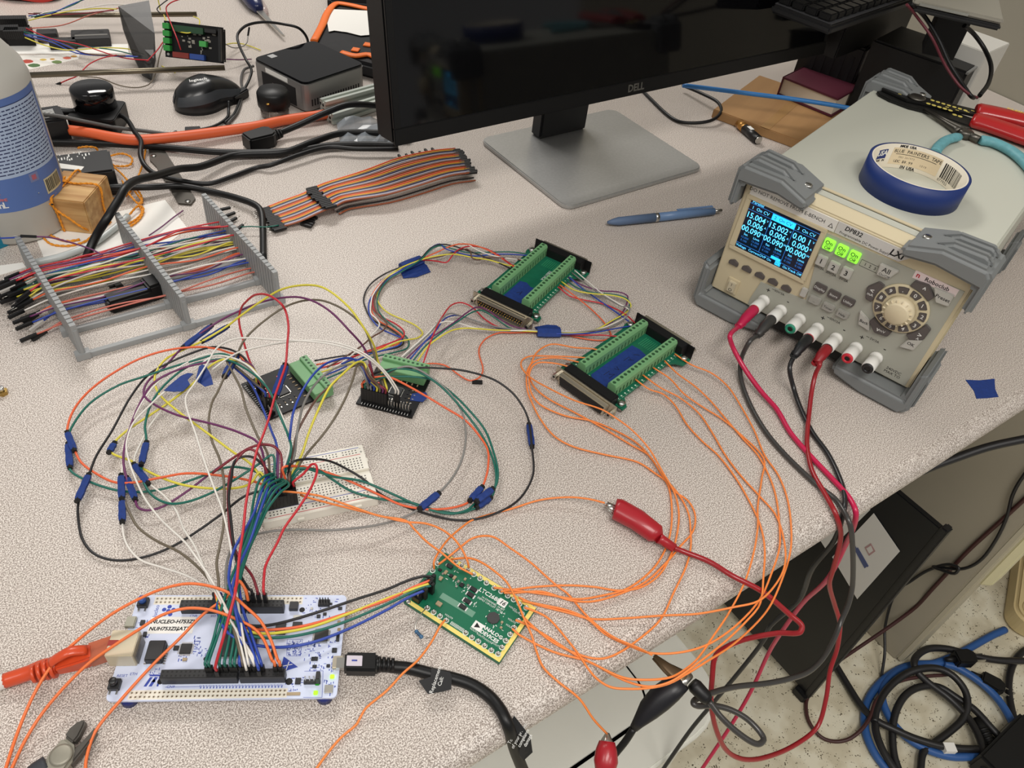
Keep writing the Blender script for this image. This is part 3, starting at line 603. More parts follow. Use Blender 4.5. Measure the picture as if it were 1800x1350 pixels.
def terminal(t, f, bx, x0, x1, y0, n, Z):
    o = bx('terminal_block', (x0+x1)/2, y0+5, x1-x0, 10, 9, TGRN, Z, .4); pl = bx('terminal_plug', (x0+x1)/2, y0+13.4, x1-x0, 6.8, 11.5, TGRN, Z, .4)
    for i in range(n):
        x = x0+(x1-x0)*(i+.5)/n; X, Y = f(x, y0+13.4); MB().lathe([(1.25, 0), (1.25, .1)], 10, (X, Y, Z+11.5)).build('screw', TGR2, pl)
        X, Y = f(x, y0+16.8); MB().cbox((X, Y, Z+2), 2 if not f(1, 0)[0] == 0 else .2, .2 if not f(1, 0)[0] == 0 else 2, 4).build('wire_slot', TGR2, pl)
terminal(b1, f1, bx1, -17, 17, 16, 8, Z1); terminal(b1, f1, bx1, 17.6, 29, 16, 3, Z1)
terminal(b2, f2, bx2, -20, 22, 14, 10, Z2)
q = b2.px(735, 697, Z2); MB().prism([(q.x-5, q.y-7), (q.x+6, q.y-5), (q.x+8, q.y+2), (q.x+5, q.y+7), (q.x-2, q.y+4), (q.x-6, q.y+1)], Z2, Z2+.3).build('tape_scrap', TAPE, b2)
# ------------------------------------------------------------------ D-sub breakout boards
GPCB = mat('pcb_green', (22, 100, 74), .35, vary=.1, scale=150)
def breakout(label, c, rz, male):
    t = Th('breakout_board', label, 'circuit board', c, rz); Z = 7.5
    MB().prism([(-33, -38), (-36, -46), (-36, -52), (36, -52), (36, -46), (27, -38), (27, 30), (31, 36), (38, 40), (38, 52), (-36, 52), (-36, 44), (-33, 36)], Z-1.6, Z).build('printed_board', GPCB, t)
    for x, y in ((-31, -48), (31, -48), (-31, 47), (33, 47)):
        MB().lathe([(2.4, -Z), (2.4, 2)], 8, (x, y, Z)).build('standoff', SIL, t)
        MB().lathe([(3.4, 2), (3.4, 3), (1, 3.6)], 12, (x, y, Z)).build('screw', SIL, t)
    for xa, xb in ((-23, -14), (12, 21)):
        o = MB().prismy([(xa, Z), (xb, Z), (xb, Z+11), (xb-1.4, Z+13.5), (xa+1.4, Z+13.5), (xa, Z+11)], -46, 50).build('terminal_block', TGRN, t, bevel=.3)
        hs = xb if xa < 0 else xa
        for i in range(18):
            y = -46+96*(i+.5)/18
            MB().lathe([(1.7, 0), (1.7, .08)], 10, ((xa+xb)/2, y, Z+13.5)).build('screw', TGR2, o)
            MB().box(xa-.06, xa+.02, y-1.0, y+1.0, Z+1.2, Z+6).build('wire_slot', TGR2, o); MB().box(xb-.02, xb+.06, y-.7 if xa < 0 else y-1, y+.7 if xa < 0 else y+1, Z+1.2, Z+7).build('wire_slot', TGR2, o)
    pads = MB()
    for i in range(18):
        for x in (-29, 24.4): pads.lathe([(.9, 0), (.9, .1)], 8, (x, -44+i*5.2, Z)); pads.cbox((x+1.8, -44+i*5.2, Z), .3, 2.6, .06)
    pads.build('solder_pad', mat('pad_pale', (196, 214, 196), .4), t, stuff=True)
    trk = MB()
    for i in range(9): trk.cbox((-9+i*2.2, 38, Z), .5, 14, .05); 
    trk.build('copper_track', mat('track_green', (58, 150, 100), .35), t, stuff=True)
    for s, mm in ((-1, male), (1, not male)):
        y0 = s*52; yf = s*60; d = MB(); pn = 'connector'
        o = MB().box(-27.5, 27.5, min(s*49, yf), max(s*49, yf), Z-7, Z+9).build('connector_body', BLK2, t, bevel=.5)
        MB().box(-34.6, 34.6, min(yf, s*61.5), max(yf, s*61.5), Z-7.4, Z+7.6).build('flange', SILV if s < 0 else BLK2, o, bevel=.3)
        sh = [(-27.5, Z+5.6), (27.5, Z+5.6), (25.6, Z-5.4), (-25.6, Z-5.4)]
        ya, yb = sorted((s*61.5, s*67))
        if mm:
            for i in range(4):
                a, b_ = sh[i], sh[(i+1) % 4]; ia = [(p*.96, Z-.2+(q-Z+.2)*.84) for p, q in (a, b_)]
                MB().prismy([a, b_, ia[1], ia[0]], ya, yb).build('shell_side', SILV, o)
            MB().prismy([(p*.95, q) for p, q in sh], min(s*61.5, s*62.2), max(s*61.5, s*62.2)).build('insert', BLK, o)
            pins = MB()
            for i in range(19): pins.cyl((-24.8+i*2.76, s*62, Z+1.4), (-24.8+i*2.76, s*66.4, Z+1.4), .32, n=6)
            for i in range(18): pins.cyl((-23.4+i*2.76, s*62, Z-1.5), (-23.4+i*2.76, s*66.4, Z-1.5), .32, n=6)
            pins.build('contact_pin', GOLD, o, stuff=True)
        else:
            MB().prismy(sh, ya, yb).build('shell', SILV, o, bevel=.6); MB().prismy([(p*.93, Z-.2+(q-Z+.2)*.8) for p, q in sh], min(s*66, s*67.5), max(s*66, s*67.5)).build('insert', BLK, o)
            hl_ = MB()
            for i in range(19): hl_.cbox((-24.8+i*2.7, s*67.5, Z+.9), .9, .2, .9)
            for i in range(18): hl_.cbox((-23.4+i*2.7, s*67.5, Z-1.9), .9, .2, .9)
            hl_.build('contact_hole', HOLE, o, stuff=True)
        for x in (-31.5, 31.5): MB().cyl((x, s*61.5, Z), (x, s*67.5, Z), 2.5, n=6, smooth=False).build('jack_screw', SIL, o); MB().cyl((x, s*67.4, Z), (x, s*67.7, Z), 1.3, n=8).build('thread_hole', HOLE, o)
    return t
d1 = breakout('green breakout board farther from the front with pins showing at its near end', (7.26, 654.24, 0), radians(-26.27), True)
d2 = breakout('green breakout board nearer the front with a long blue tape label between its terminals', (102.69, 549.44, 0), radians(-38), False)
MB().prism([(-12, -44), (9, -43), (9.5, -8), (2, -10), (-5, -6), (-12, -8)], 7.5, 7.9).build('tape_label', TAPE, d1)
MB().prism([(-11, -39), (-4, -44), (10, -42), (10.5, 22), (-3, 25), (-11.5, 24)], 7.5, 7.9).build('tape_label', TAPE, d2)
text('DB37-M-A', d1, (4, 18, 7.6), 3.2, WINK, rot=(0, 0, -pi/2)); MB().prism([(-13, -47), (9, -49), (9, -43), (-2, -46), (-12, -40)], 7.5, 7.6).build('printed_patch', mat('pale_green', (170, 214, 186), .4), d2)
for q in (([(-4, -28), (-2, -24), (0, -28), (-1, -22)]), ):
    MB().tube([(x, y, 8.0) for x, y in q], .25, 5).build('pen_mark', INK, d1)
for k, q in enumerate(([(-3, -30), (-3, -22), (0, -26), (3, -22), (3, -30)], [(-2, -16), (2, -14), (-2, -12)], [(-3, 0), (-3, 8), (1, 6), (-1, 4), (3, 8)], [(-2, 14), (2, 18)])): MB().tube([(x, y, 8.0) for x, y in q], .25, 5).build('pen_mark', INK, d2)
# ------------------------------------------------------------------ yellow bordered DAC board
dc = Th('demo_board', 'green analog demo board with a yellow border and rows of round turrets', 'circuit board', (-6.3, 279.91, 0), radians(-25.9))
DW, DD, CZ = 77.6, 48.56, 3.2
MB().box(-DW/2, DW/2, -DD/2, DD/2, 0, CZ).build('printed_board', mat('pcb_demo', (20, 104, 74), .35, vary=.04, scale=60), dc, bevel=.3)
YEL = mat('border_yellow', (236, 216, 120), .4)
MB().box(-DW/2+6, DW/2-.3, DD/2-3.2, DD/2-.3, CZ, CZ+.08).build('gold_border', YEL, dc); MB().box(-DW/2+3, DW/2-.3, -DD/2+.3, -DD/2+3.2, CZ, CZ+.08).build('gold_border', YEL, dc); MB().box(DW/2-3.2, DW/2-.3, -DD/2+3.2, DD/2-3.2, CZ, CZ+.08).build('gold_border', YEL, dc)
D = lambda x, y, z=CZ: dc.px(700+x*.1704, 950+y*.1704, z)
TUR = []
b = MB()
for x, y in ((355, 312), (405, 240), (595, 220), (655, 262), (720, 306), (780, 352), (845, 395), (910, 440), (990, 492), (1060, 526), (1130, 572), (1190, 612), (1250, 656), (1320, 696), (1275, 756), (1240, 828), (1195, 900), (1155, 970), (1110, 1035), (1070, 1105), (1030, 1172), (960, 1135), (890, 1088), (825, 1042), (760, 1002), (695, 955), (495, 825), (430, 782), (365, 742), (300, 698)):
    q = D(x, y); TUR.append(q); b.lathe([(2.0, 0), (2.0, .1), (1.7, .1)], 12, (q.x, q.y, CZ))
    MB().lathe([(1.35, 0), (1.35, .6), (.8, .8), (.8, 1.4), (1.15, 1.6), (1.15, 2.1), (.6, 2.3), (.5, 1.2)], 12, (q.x, q.y, CZ)).build('turret', SIL, dc)
b.build('solder_ring', mat('ring_white', (214, 224, 216), .4), dc, stuff=True)
q = D(980, 805); MB().prism(circ(q.x, q.y, 4.6, 8, .4), CZ, CZ+1.1).build('chip', mat('chip_grey', (74, 72, 72), .4), dc, bevel=.2)
for x, y, w, d, k in ((775, 510, 5, 3, 0), (745, 565, 5, 3, 0), (710, 630, 5, 3, 0), (665, 690, 5, 3, 0), (530, 270, 4.5, 3, 0), (490, 335, 2, 3.2, 1), (440, 400, 2, 3.2, 1), (580, 390, 2, 3, 1), (545, 370, 2.4, 2.4, 0), (430, 310, 2.4, 2, 0), (655, 465, 3, 3, 0), (690, 405, 1.6, 2, 1), (620, 430, 1.6, 2, 2), (600, 480, 1.6, 1.4, 2), (420, 660, 4, 3.2, 1), (1070, 850, 1.6, 1.6, 1), (1060, 905, 1.6, 1.6, 1), (500, 260, 1.6, 2, 2), (460, 350, 1.4, 1.6, 2), (720, 470, 1.6, 1.6, 2)):
    q = D(x, y); MB().cbox((q.x, q.y, CZ), w, d, 1.3).build('surface_part', SM[k], dc, bevel=.15)
b = MB()
for x, y in ((775, 510), (745, 565), (710, 630), (665, 690)):
    q = D(x, y); b.cbox((q.x-3, q.y, CZ), .9, 3, .4); b.cbox((q.x+3, q.y, CZ), .9, 3, .4)
for _ in range(70): q = D(*rr.choice(((rr.uniform(400, 760), rr.uniform(250, 480)), (rr.uniform(640, 820), rr.uniform(480, 700)), (rr.uniform(900, 1100), rr.uniform(720, 930))))); b.cbox((q.x, q.y, CZ), rr.uniform(.6, 1.8), rr.uniform(.3, .5), .06, rr.choice((0, pi/2)))
b.build('silkscreen', WINK, dc, stuff=True)
b = MB(); q = D(820, 885); b.cbox((q.x, q.y, CZ), 7, 6, .07).build('printed_patch', WINK, dc); MB().prism([(q.x-1.8, q.y-2), (q.x-1.8, q.y+2), (q.x+2, q.y)], CZ+.07, CZ+.12).build('printed_emblem', INK, dc)
text('ANALOG\nDEVICES', dc, (q.x+10.5, q.y, CZ+.1), 2.7, WINK, bold=.12)
q = D(950, 570); text('LTC2688-', dc, (q.x, q.y, CZ+.1), 3.2, WINK, bold=.08); q = D(1075, 645); MB().cbox((q.x, q.y, CZ), 6.6, 5.4, .06).build('printed_patch', WINK, dc); text('16', dc, (q.x, q.y, CZ+.12), 3.2, INK, shear=.2, bold=.1)
q = D(985, 640); text('16-CHANNEL 16-BIT\nDEMO CIRCUIT 2873A-A', dc, (q.x, q.y-2.0, CZ+.1), 1.5, WINK); 
q = D(610, 665); MB().cbox((q.x, q.y, CZ), 27, 4.6, .06, .02).build('printed_patch', mat('pale_green2', (106, 150, 128), .4), dc)
for i, (x, y) in enumerate(((1170, 830), (1150, 890), (1060, 1010), (1010, 1080), (780, 930), (850, 985), (930, 1040), (1180, 700), (1220, 740), (520, 785))): q = D(x, y); text('VOUT%d' % i, dc, (q.x, q.y, CZ+.1), 1.4, WINK)
b = MB()
for i in range(12): q = D(545+i*11.5, 850+i*7.3); b.cbox((q.x, q.y, CZ), .4, 2.6, .06)
b.build('printed_ruler', WINK, dc, stuff=True)
q = D(255, 540); hdr = MB().cbox((q.x, q.y, CZ), 6.2, 18, 6).build('pin_header', BLK, dc, bevel=.3); b = MB()
for i in range(7):
    for s in (-1, 1): b.cbox((q.x+s*1.3, q.y-7.6+i*2.54, CZ+6), .64, .64, 3.4)
b.build('pin_row', SIL, hdr, stuff=True); HD = q.copy()
for x, y in ((475, 95), (105, 632)): q = D(x, y); MB().lathe([(1.6, 0), (1.6, .1), (.9, .1)], 14, (q.x, q.y, CZ)).build('mounting_ring', SIL, dc)
# ------------------------------------------------------------------ comb rack with jumper wires
rk = Th('comb_rack', 'grey printed comb rack holding bundles of jumper wires', 'wire rack', at(150, 632), radians(39.4))
RKM = mat('rack_grey', (150, 152, 152), .5)
A0 = rk.px(150, 632, 0); 
def comb(p0, p1, h0, h1, ntooth=26):           # a comb wall from p0 to p1 (local xy), a plate of slender teeth
    d = Vector((p1[0]-p0[0], p1[1]-p0[1], 0)); L_ = d.length; d.normalize(); a = atan2(d.y, d.x)
    w = bpy.data.objects.new('comb_wall', MB().box(0, L_, -1.3, 1.3, 0, h0*.86).mesh('comb_wall', RKM)); COL.objects.link(w); w.parent = rk.o
    w.location = Vector((p0[0], p0[1], 0))/1000; w.rotation_euler = (0, 0, a)
    me = MB().box(-L_/ntooth*.36, L_/ntooth*.36, -2.3, 2.3, 3, h0).mesh('tooth', RKM)
    for i in range(ntooth):
        o = bpy.data.objects.new('tooth', me); COL.objects.link(o); o.parent = w; o.location = Vector((L_*(i+.5)/ntooth, 0, 0))/1000
    return w
CB = [((0, 0), (-15, 152)), ((88.5, 0), (73, 158)), ((172.7, 0), (158, 160))]
for c0, c1 in CB: comb(c0, c1, 37, 37)
def cpt(k, y): (xa, ya), (xb, yb) = CB[k]; return xa+(xb-xa)*(y-ya)/(yb-ya)
for y in (3, 40, 76, 114):
    for k in (0, 1): a, b_ = cpt(k, y), cpt(k+1, y); MB().box(a+1.5, b_-1.5, y-2.6, y+2.6, 0, 5).build('cross_bar', RKM, rk, bevel=.4)
    for k in (0, 1, 2): MB().box(cpt(k, y)-6, cpt(k, y)+6, y-4, y+4, 0, 7).build('bar_clamp', RKM, rk, bevel=.5)
JC = {'red': (192, 40, 50), 'orange': (226, 100, 58), 'yellow': (216, 204, 70), 'green': (20, 100, 86), 'blue': (36, 66, 160), 'purple': (104, 44, 92), 'white': (224, 220, 212), 'grey': (128, 126, 122), 'brown': (100, 70, 58), 'salmon': (190, 104, 88), 'black': (26, 25, 27), 'taupe': (104, 94, 78), 'maroon': (122, 28, 42)}
def wm(c): return mat('wire_'+c, JC[c], .42)
rr2 = random.Random(11)
RW = [(45, 9, 'salmon'), (48, 9, 'salmon'), (60, 12, 'blue'), (57, 13, 'blue'), (62, 15, 'purple'), (64, 14, 'white'), (70, 12, 'orange'), (72, 11, 'salmon'), (83, 17, 'orange'), (80, 12, 'white'), (88, 11, 'grey'), (86, 13, 'white'), (90, 15, 'white'), (84, 28, 'red'), (92, 13, 'yellow'), (93, 17, 'yellow'), (95, 20, 'yellow'), (97, 14, 'yellow'), (99, 17, 'white'), (100, 11, 'grey'), (94, 33, 'red'), (103, 13, 'purple'), (104, 17, 'green'), (106, 20, 'green'), (105, 10, 'blue'), (108, 14, 'purple'), (109, 18, 'blue'), (111, 22, 'blue'), (112, 12, 'green'), (113, 16, 'orange'), (114, 21, 'orange'), (116, 24, 'red'), (117, 13, 'taupe'), (115, 18, 'red'), (110, 26, 'purple'), (101, 23, 'white')]
seen = {}
LABR = {'salmon': 'pinkish brown', 'taupe': 'olive brown'}
ORDW = ('first', 'second', 'third', 'fourth', 'fifth', 'sixth', 'seventh')
RORD = {}
for c in sorted(set(w[2] for w in RW)):
    ids = sorted([j for j in range(len(RW)) if RW[j][2] == c], key=lambda j: (RW[j][0], j))
    for n_, j in enumerate(ids): RORD[j] = 'the only one of its colour' if len(ids) == 1 else ORDW[n_]+' of its colour from the front'
for i, (y, z, c) in enumerate(RW):
    y2 = y+rr2.uniform(-5, 8); ym = y+rr2.uniform(-4, 4); xl = -rr2.uniform(11, 24)
    P = [(cpt(0, y)+xl, y+rr2.uniform(-3, 3), z-4), (cpt(0, y), y, z), (cpt(0, y)*.5+cpt(1, ym)*.5, (y+ym)/2+rr2.uniform(-4, 4), z+rr2.uniform(-4, 5)), (cpt(1, ym), ym, z+1), (cpt(1, ym)*.5+cpt(2, y2)*.5, (ym+y2)/2+rr2.uniform(-6, 6), z+rr2.uniform(-4, 7)), (cpt(2, y2)-8, y2, z+1), (cpt(2, y2)+4, y2, z)]
    Q = [rk.l2w(p) for p in spline(P, 5)]; o0 = Q[0]
    o = MB().tube([q-o0 for q in Q], .85, 6).build('jumper_wire', wm(c), None, loc=o0)
    tag(o, '%s jumper in the comb rack, %s' % (LABR.get(c, c), RORD[i]), 'wire', 'jumper wires in the comb rack')
    d = (Q[0]-Q[4]).normalized(); s_ = d.cross(Vector((0, 0, 1))).normalized(); u_ = s_.cross(d)
    MB().obox(d*7, d*7, s_*1.3, u_*1.3).build('connector_housing', BLK2 if rr2.random() > .12 else mat('housing_clear', (190, 186, 180), .3), o)
    MB().cyl(d*14, d*19, .32, n=5).build('pin', SIL, o)
# the group of plug ends behind the far comb
# ------------------------------------------------------------------ things on the power supply
tp = at(1617, 292, DPT+24); tpr = 45.5
ta = Th('tape_roll', 'nearly used up roll of blue painters tape on the power supply', 'tape', (tp.x, tp.y, DPT), radians(-12))
MB().lathe([(tpr-2.6, 0), (tpr, 0), (tpr, 24), (tpr-2.6, 24)], 64, cap=False).build('tape_wound', mat('tape_blue', (15, 44, 108), .5), ta)
CARD = mat('card_core', (222, 214, 196), .7)
MB().lathe([(tpr-2.55, 0.2), (tpr-2.55, 24.3), (tpr-4.0, 24.3), (tpr-4.0, .2)], 64, cap=False).build('cardboard_core', CARD, ta)
RI = tpr-4.1
def band(name, a0, a1, z0, z1, m, r=RI, n=14, rr_=0):
    a0, a1 = radians(a0), radians(a1)
    return MB().grid(lambda u, v: ((r-rr_)*cos(a0+(a1-a0)*u), (r-rr_)*sin(a0+(a1-a0)*u), z0+(z1-z0)*v), n, 2).build(name, m, ta)
def ctext(s, a, z, size, m, bold=0.0, rr_=.12, adv=None):       # letters set round the inside of the core
    adv = adv or size*.78; n = len(s)
    for i, ch in enumerate(s):
        if ch == ' ': continue
        aa = radians(a)-((i-(n-1)/2)*adv)/RI; r = RI-rr_
        text(ch, ta, (r*cos(aa), r*sin(aa), z), size, m, rot=(pi/2, 0, aa-pi/2), bold=bold)
band('price_label', 52, 118, 4, 21, mat('label_cream', (226, 208, 176), .6), rr_=.05)
ctext('BLUE PAINTERS TAPE', 84, 17.5, 3.3, INK, .05); band('printed_line', 58, 112, 14.4, 14.9, INK, rr_=.1)
ctext('SKU 261973', 96, 11.6, 2.0, mat('ink_grey', (120, 110, 96), .7)); ctext('UDC $8.99', 98, 7.2, 2.6, INK, .04); ctext('1019', 72, 7.6, 2.2, mat('ink_grey', (120, 110, 96), .7))
band('brand_block', 126, 143, 10, 19.5, mat('brand_navy', (26, 46, 112), .6), rr_=.05); ctext('USA', 134.5, 15.5, 5.4, WINK, .2, adv=4.0); ctext('MADE IN', 134.5, 8, 2.2, INK, .1); ctext('IN USA', 90, 1.9, 3.0, INK, .15); ctext('MADE USA', 100, 22.6, 2.4, INK, .15)
rb = random.Random(2); a = 14.0
while a < 48: w_ = rb.choice((.7, .7, 1.2, 1.8)); band('barcode_bar', a, a+w_, 5.5, 20, INK, rr_=.12, n=2); a += w_+rb.choice((.8, 1.2, 1.6))
ctext('077922', 40, 3.2, 2.6, INK)
# wire stripper on the far side of the lid
def onlid(x, y, z=0.0): return at(x, y, DPT+z)
sp0, sp1 = onlid(1545, 155, 4), onlid(1716, 208, 4); sa = atan2(sp1.y-sp0.y, sp1.x-sp0.x); sl = (sp1-sp0).length
wsr = Th('wire_stripper', 'long black wire stripper with red handles across the power supply', 'pliers', (sp0.x, sp0.y, DPT+.5), sa)
TOOL = mat('tool_black', (22, 22, 21), .45, .3); RED = mat('grip_red', (172, 24, 26), .3, coat=.3); YINK = mat('ink_yellow', (206, 190, 96), .6)
K = 1.75
MB().prism([(0, -5*K), (4, -9*K), (18, -13*K), (40, -15*K), (sl*.55, -13*K), (sl, -15*K), (sl+10, -11*K), (sl, -1*K), (sl*.5, 2*K), (34, 2*K), (8, 2*K)], 0, 3).build('lower_jaw', TOOL, wsr, bevel=.6)
MB().prism([(2, 3*K), (12, 8*K), (28, 11*K), (40, 9*K), (52, 6*K), (sl*.5, 6*K), (sl, 12*K), (sl+8, 9*K), (sl, 1.5*K), (sl*.5, -6*K), (34, -9*K), (4, -3*K)], 3.2, 6).build('upper_jaw', TOOL, wsr, bevel=.6)
MB().lathe([(10, 0), (10, 1.6), (7, 2.4), (0, 2.4)], 20, (42, -2, 6)).build('pivot', DSTEEL, wsr)
for i in range(7): MB().lathe([(2.6, 0), (2.6, .2), (1.8, .2)], 14, (sl*.52+i*6, -8, 6 if i < 5 else 3)).build('gauge_ring', YINK, wsr); MB().lathe([(2.4, 0), (2.4, .2), (1.6, .2)], 14, (sl*.54+i*6, 6, 6)).build('gauge_ring', YINK, wsr)
for x, y in ((8, 4), (16, 9), (24, 12), (12, 0), (20, 1), (29, 5), (24, -6), (sl*.46, 4), (sl*.94, 12), (sl*.9, 4), (sl*.7, -1), (sl*.8, -1)): MB().box(x-1.8, x+1.8, y-.8, y+.8, 6, 6.1).build('printed_mark', YINK, wsr)
for s_, bend in ((1, 16), (-1, -14)):
    P = [(sl-4, s_*16, 6), (sl+14, s_*18+1, 7), (sl+50, s_*24, 8), (sl+100, s_*30, 8), (sl+150, s_*26, 8), (sl+178, s_*16, 8)]
    MB().tube(spline(P, 5), [11]+[13.5]*19+[11]*5+[8], 12, squash=.55).build('handle_grip', RED, wsr)
text('KLEIN TOOLS', wsr, (sl+46, 24, 15.4), 5.2, mat('ink_gold', (236, 196, 80), .5), bold=.15)
text('CAT NO.1001', wsr, (sl+60, 17, 15.0), 3, mat('ink_gold', (236, 196, 80), .5))
# needle nose pliers
q0, q1 = onlid(1625, 193, 4), onlid(1692, 233, 4); na = atan2(q1.y-q0.y, q1.x-q0.x); nl = (q1-q0).length
nn = Th('needle_nose_pliers', 'needle nose pliers with pale turquoise grips in front of the wire stripper', 'pliers', (q0.x, q0.y, DPT+.5), na)
for s_ in (1, -1): MB().tube([(0, s_*1.0, 4), (nl*.6, s_*2.6, 4), (nl*.86, s_*4.0, 4), (nl, s_*5.5, 4)], [1.1, 2.4, 3.4, 4.2], 10, squash=1.2).build('jaw', DSTEEL, nn)
MB().lathe([(8, 0), (8, 7), (6, 8), (0, 8)], 18, (nl+3, 0, 0)).build('pivot', DSTEEL, nn)
TQ = mat('grip_turquoise', (98, 158, 166), .5, vary=.12, scale=200)
e1 = [nn.w2l(onlid(*p, 5)) for p in ((1722, 246), (1745, 250), (1775, 264), (1800, 284), (1830, 320))]; e2 = [nn.w2l(onlid(*p, 5)) for p in ((1686, 240), (1665, 246), (1650, 258), (1644, 268), (1650, 300), (1668, 335))]
MB().tube(spline([(nl+3, 0, 4)]+[tuple(p) for p in e1[:1]], 4), 4, 8).build('shank', DSTEEL, nn)
MB().tube(spline(e1, 5), [5]+[6.4]*19+[5.5], 10, squash=.75).build('handle_grip', TQ, nn); MB().tube(spline(e2[:4], 5), [4.6]+[5.6]*14+[5.0], 10, squash=.75).build('handle_grip', TQ, nn)
# ------------------------------------------------------------------ prism from a pixel outline at a height, standing on the desk
def boxpx(name, label, cat, pts, z1, z0, m, bev=1.0, group=None):
    c, rz, w, d = rect_fit(pts, z1); t = Th(name, label, cat, (c[0], c[1], z0), rz, group)
    return t, w, d
t, w, d = boxpx('shipping_box', 'flat brown cardboard box lying behind the monitor foot', 'box', [(1281, 180), (1345, 128), (1480, 188), (1396, 266)], 14, 0, None)
MB().box(-w/2, w/2, -d/2, d/2, 0, 13.5).build('carton', wood('kraft', (150, 112, 70), (170, 130, 84), 20), t, bevel=1); MB().box(-w/2, w/2, -d*.1, -d*.1+14, 13.5, 13.8).build('packing_tape', mat('tape_tan', (160, 122, 76), .3), t)
t, w, d = boxpx('hardback_book', 'dark red hardback book lying on the brown box', 'book', [(1376, 140), (1442, 98), (1543, 140), (1474, 168)], 43, 14, None)
w = max(w, 90)
MB().box(-w/2, w/2, -d/2, d/2, 26, 29).build('cover', mat('cover_maroon', (84, 26, 44), .55), t, bevel=.5); MB().box(-w/2, w/2, -d/2, d/2, 0, 3).build('cover', mat('cover_maroon', (84, 26, 44), .55), t, bevel=.5)
MB().box(-w/2+3, w/2-3, -d/2+3, d/2-1, 3, 26).build('page_block', mat('pages', (222, 210, 190), .8), t)
MB().box(-w/2, w/2, d/2-2, d/2, 0, 29).build('spine', mat('cover_maroon', (84, 26, 44), .55), t)
t, w, d = boxpx('black_case', 'black ridged equipment case behind the power supply', 'case', [(1562, 64), (1608, 40), (1718, 104), (1675, 133)], 120, 0, None)
MB().box(-w/2, w/2, -d/2, d/2, 0, 120).build('body', mat('case_black', (20, 20, 20), .5), t, bevel=3); MB().box(-w/2-1, w/2+1, -d/2-1.5, -d/2+2, 117, 120).build('edge_trim', mat('trim_grey', (120, 120, 118), .4), t)
t, w, d = boxpx('white_carton', 'plain white carton stacked against the grey partition', 'box', [(1662, 56), (1700, 40), (1756, 78), (1714, 95)], 140, 0, None)
MB().box(-w/2, w/2, -d/2, d/2, 0, 140).build('carton', mat('carton_white', (206, 204, 196), .6), t, bevel=1)
t, w, d = boxpx('dark_fill_box', 'added dark box filling the shade behind the monitor right edge', 'filler box', [(1436, 50), (1480, 20), (1556, 58), (1508, 92)], 95, 0, None)  # added box; its black stands in for the dark shade beside the monitor
MB().box(-w/2, w/2, -d/2, d/2, 0, 95).build('body', mat('case_dark', (11, 11, 12), .5), t, bevel=3)
for i in range(5): MB().box(-w/2-.6, -w/2+1, -d/2+12+i*14, -d/2+18+i*14, 20, 80).build('vent_slot', INK, t)
c0, c1 = at(1444, 34, 190), at(1640, -30, 190); ka = atan2(c1.y-c0.y, c1.x-c0.x)
kb = Th('keyboard', 'black keyboard resting on the added dark box', 'keyboard', (c0.x, c0.y, 176), ka)
KBL = (c1-c0).length+120
MB().box(0, KBL, -16, 70, 0, 10).build('base', mat('keyboard_black', (30, 30, 31), .45), kb, bevel=3); MB().box(2, KBL-2, -14, 68, 10, 12).build('key_plate', mat('plate_grey', (64, 64, 66), .4), kb, bevel=1)
kme = MB().box(-8.6, 8.6, -8.4, 8.4, 0, 9).mesh('keycap', BLK, 1.6)
for i in range(int((KBL-20)//19)):
    for j in range(4): link('keycap', kme, kb, (14+i*19, 0+j*19, 12))
MB().box(170, KBL-40, 36, 62, -80, -.2).build('riser', mat('case_dark', (11, 11, 12), .5), kb, bevel=2)
c0, c1 = at(1604, 4, 230), at(1764, 40, 230); la = atan2(c1.y-c0.y, c1.x-c0.x); L_ = (c1-c0).length
lp = Th('laptop', 'closed slim dark laptop lying on boxes near the partition', 'laptop', (c0.x, c0.y, 140.5), la)
MB().box(0, L_, 0, 200, 80, 86).build('base', mat('laptop_dark', (32, 32, 33), .4), lp, bevel=2); MB().box(0, L_, 1, 200, 86.6, 92).build('lid', mat('lid_silver', (150, 146, 134), .45), lp, bevel=2); MB().box(8, L_*.62, -1.0, .5, 88, 91).build('lit_edge', SIL, lp); MB().box(L_*.5, L_*.9, 140, 190, 0, 80).build('stand_block', mat('case_dark', (11, 11, 12), .5), lp)
# AA battery, pen, tape scrap, little nut
a0, a1 = at(1299, 217, 7), at(1334, 247, 7); aa = atan2(a1.y-a0.y, a1.x-a0.x); L_ = (a1-a0).length
bt = Th('battery', 'small black and copper battery lying beside the cardboard box', 'battery', (a0.x, a0.y, 7), aa)
for nm, x0_, x1_, r, m in (('copper_cap', 0, L_*.3, 6.6, mat('battery_copper', (186, 134, 70), .3, .7)), ('sleeve', L_*.3, L_*.96, 6.6, mat('battery_black', (26, 24, 24), .35)), ('end_disc', L_*.96, L_, 5.4, SIL)): MB().cyl((x0_, 0, 0), (x1_, 0, 0), r, n=16).build(nm, m, bt)
MB().box(L_*.42, L_*.62, -3, 3, 6.2, 6.7).build('printed_mark', WINK, bt)
p0, p1 = at(1068, 391, 6), at(1268, 370, 6); pa = atan2(p1.y-p0.y, p1.x-p0.x); L_ = (p1-p0).length
pn_ = Th('ballpoint_pen', 'dusty blue click pen lying in front of the monitor foot', 'pen', (p0.x, p0.y, 6), pa)
PB = mat('pen_blue', (104, 132, 170), .4); PG2 = mat('pen_grip', (92, 112, 142), .6)
MB().tube([(0, 0, 0), (6, 0, 0), (14, 0, 0), (L_*.40, 0, 0)], [1.6, 3.4, 5.0, 5.4], 16).build('grip', PG2, pn_); MB().cyl((L_*.40, 0, 0), (L_*.43, 0, 0), 5.3, n=16).build('ring', SIL, pn_)
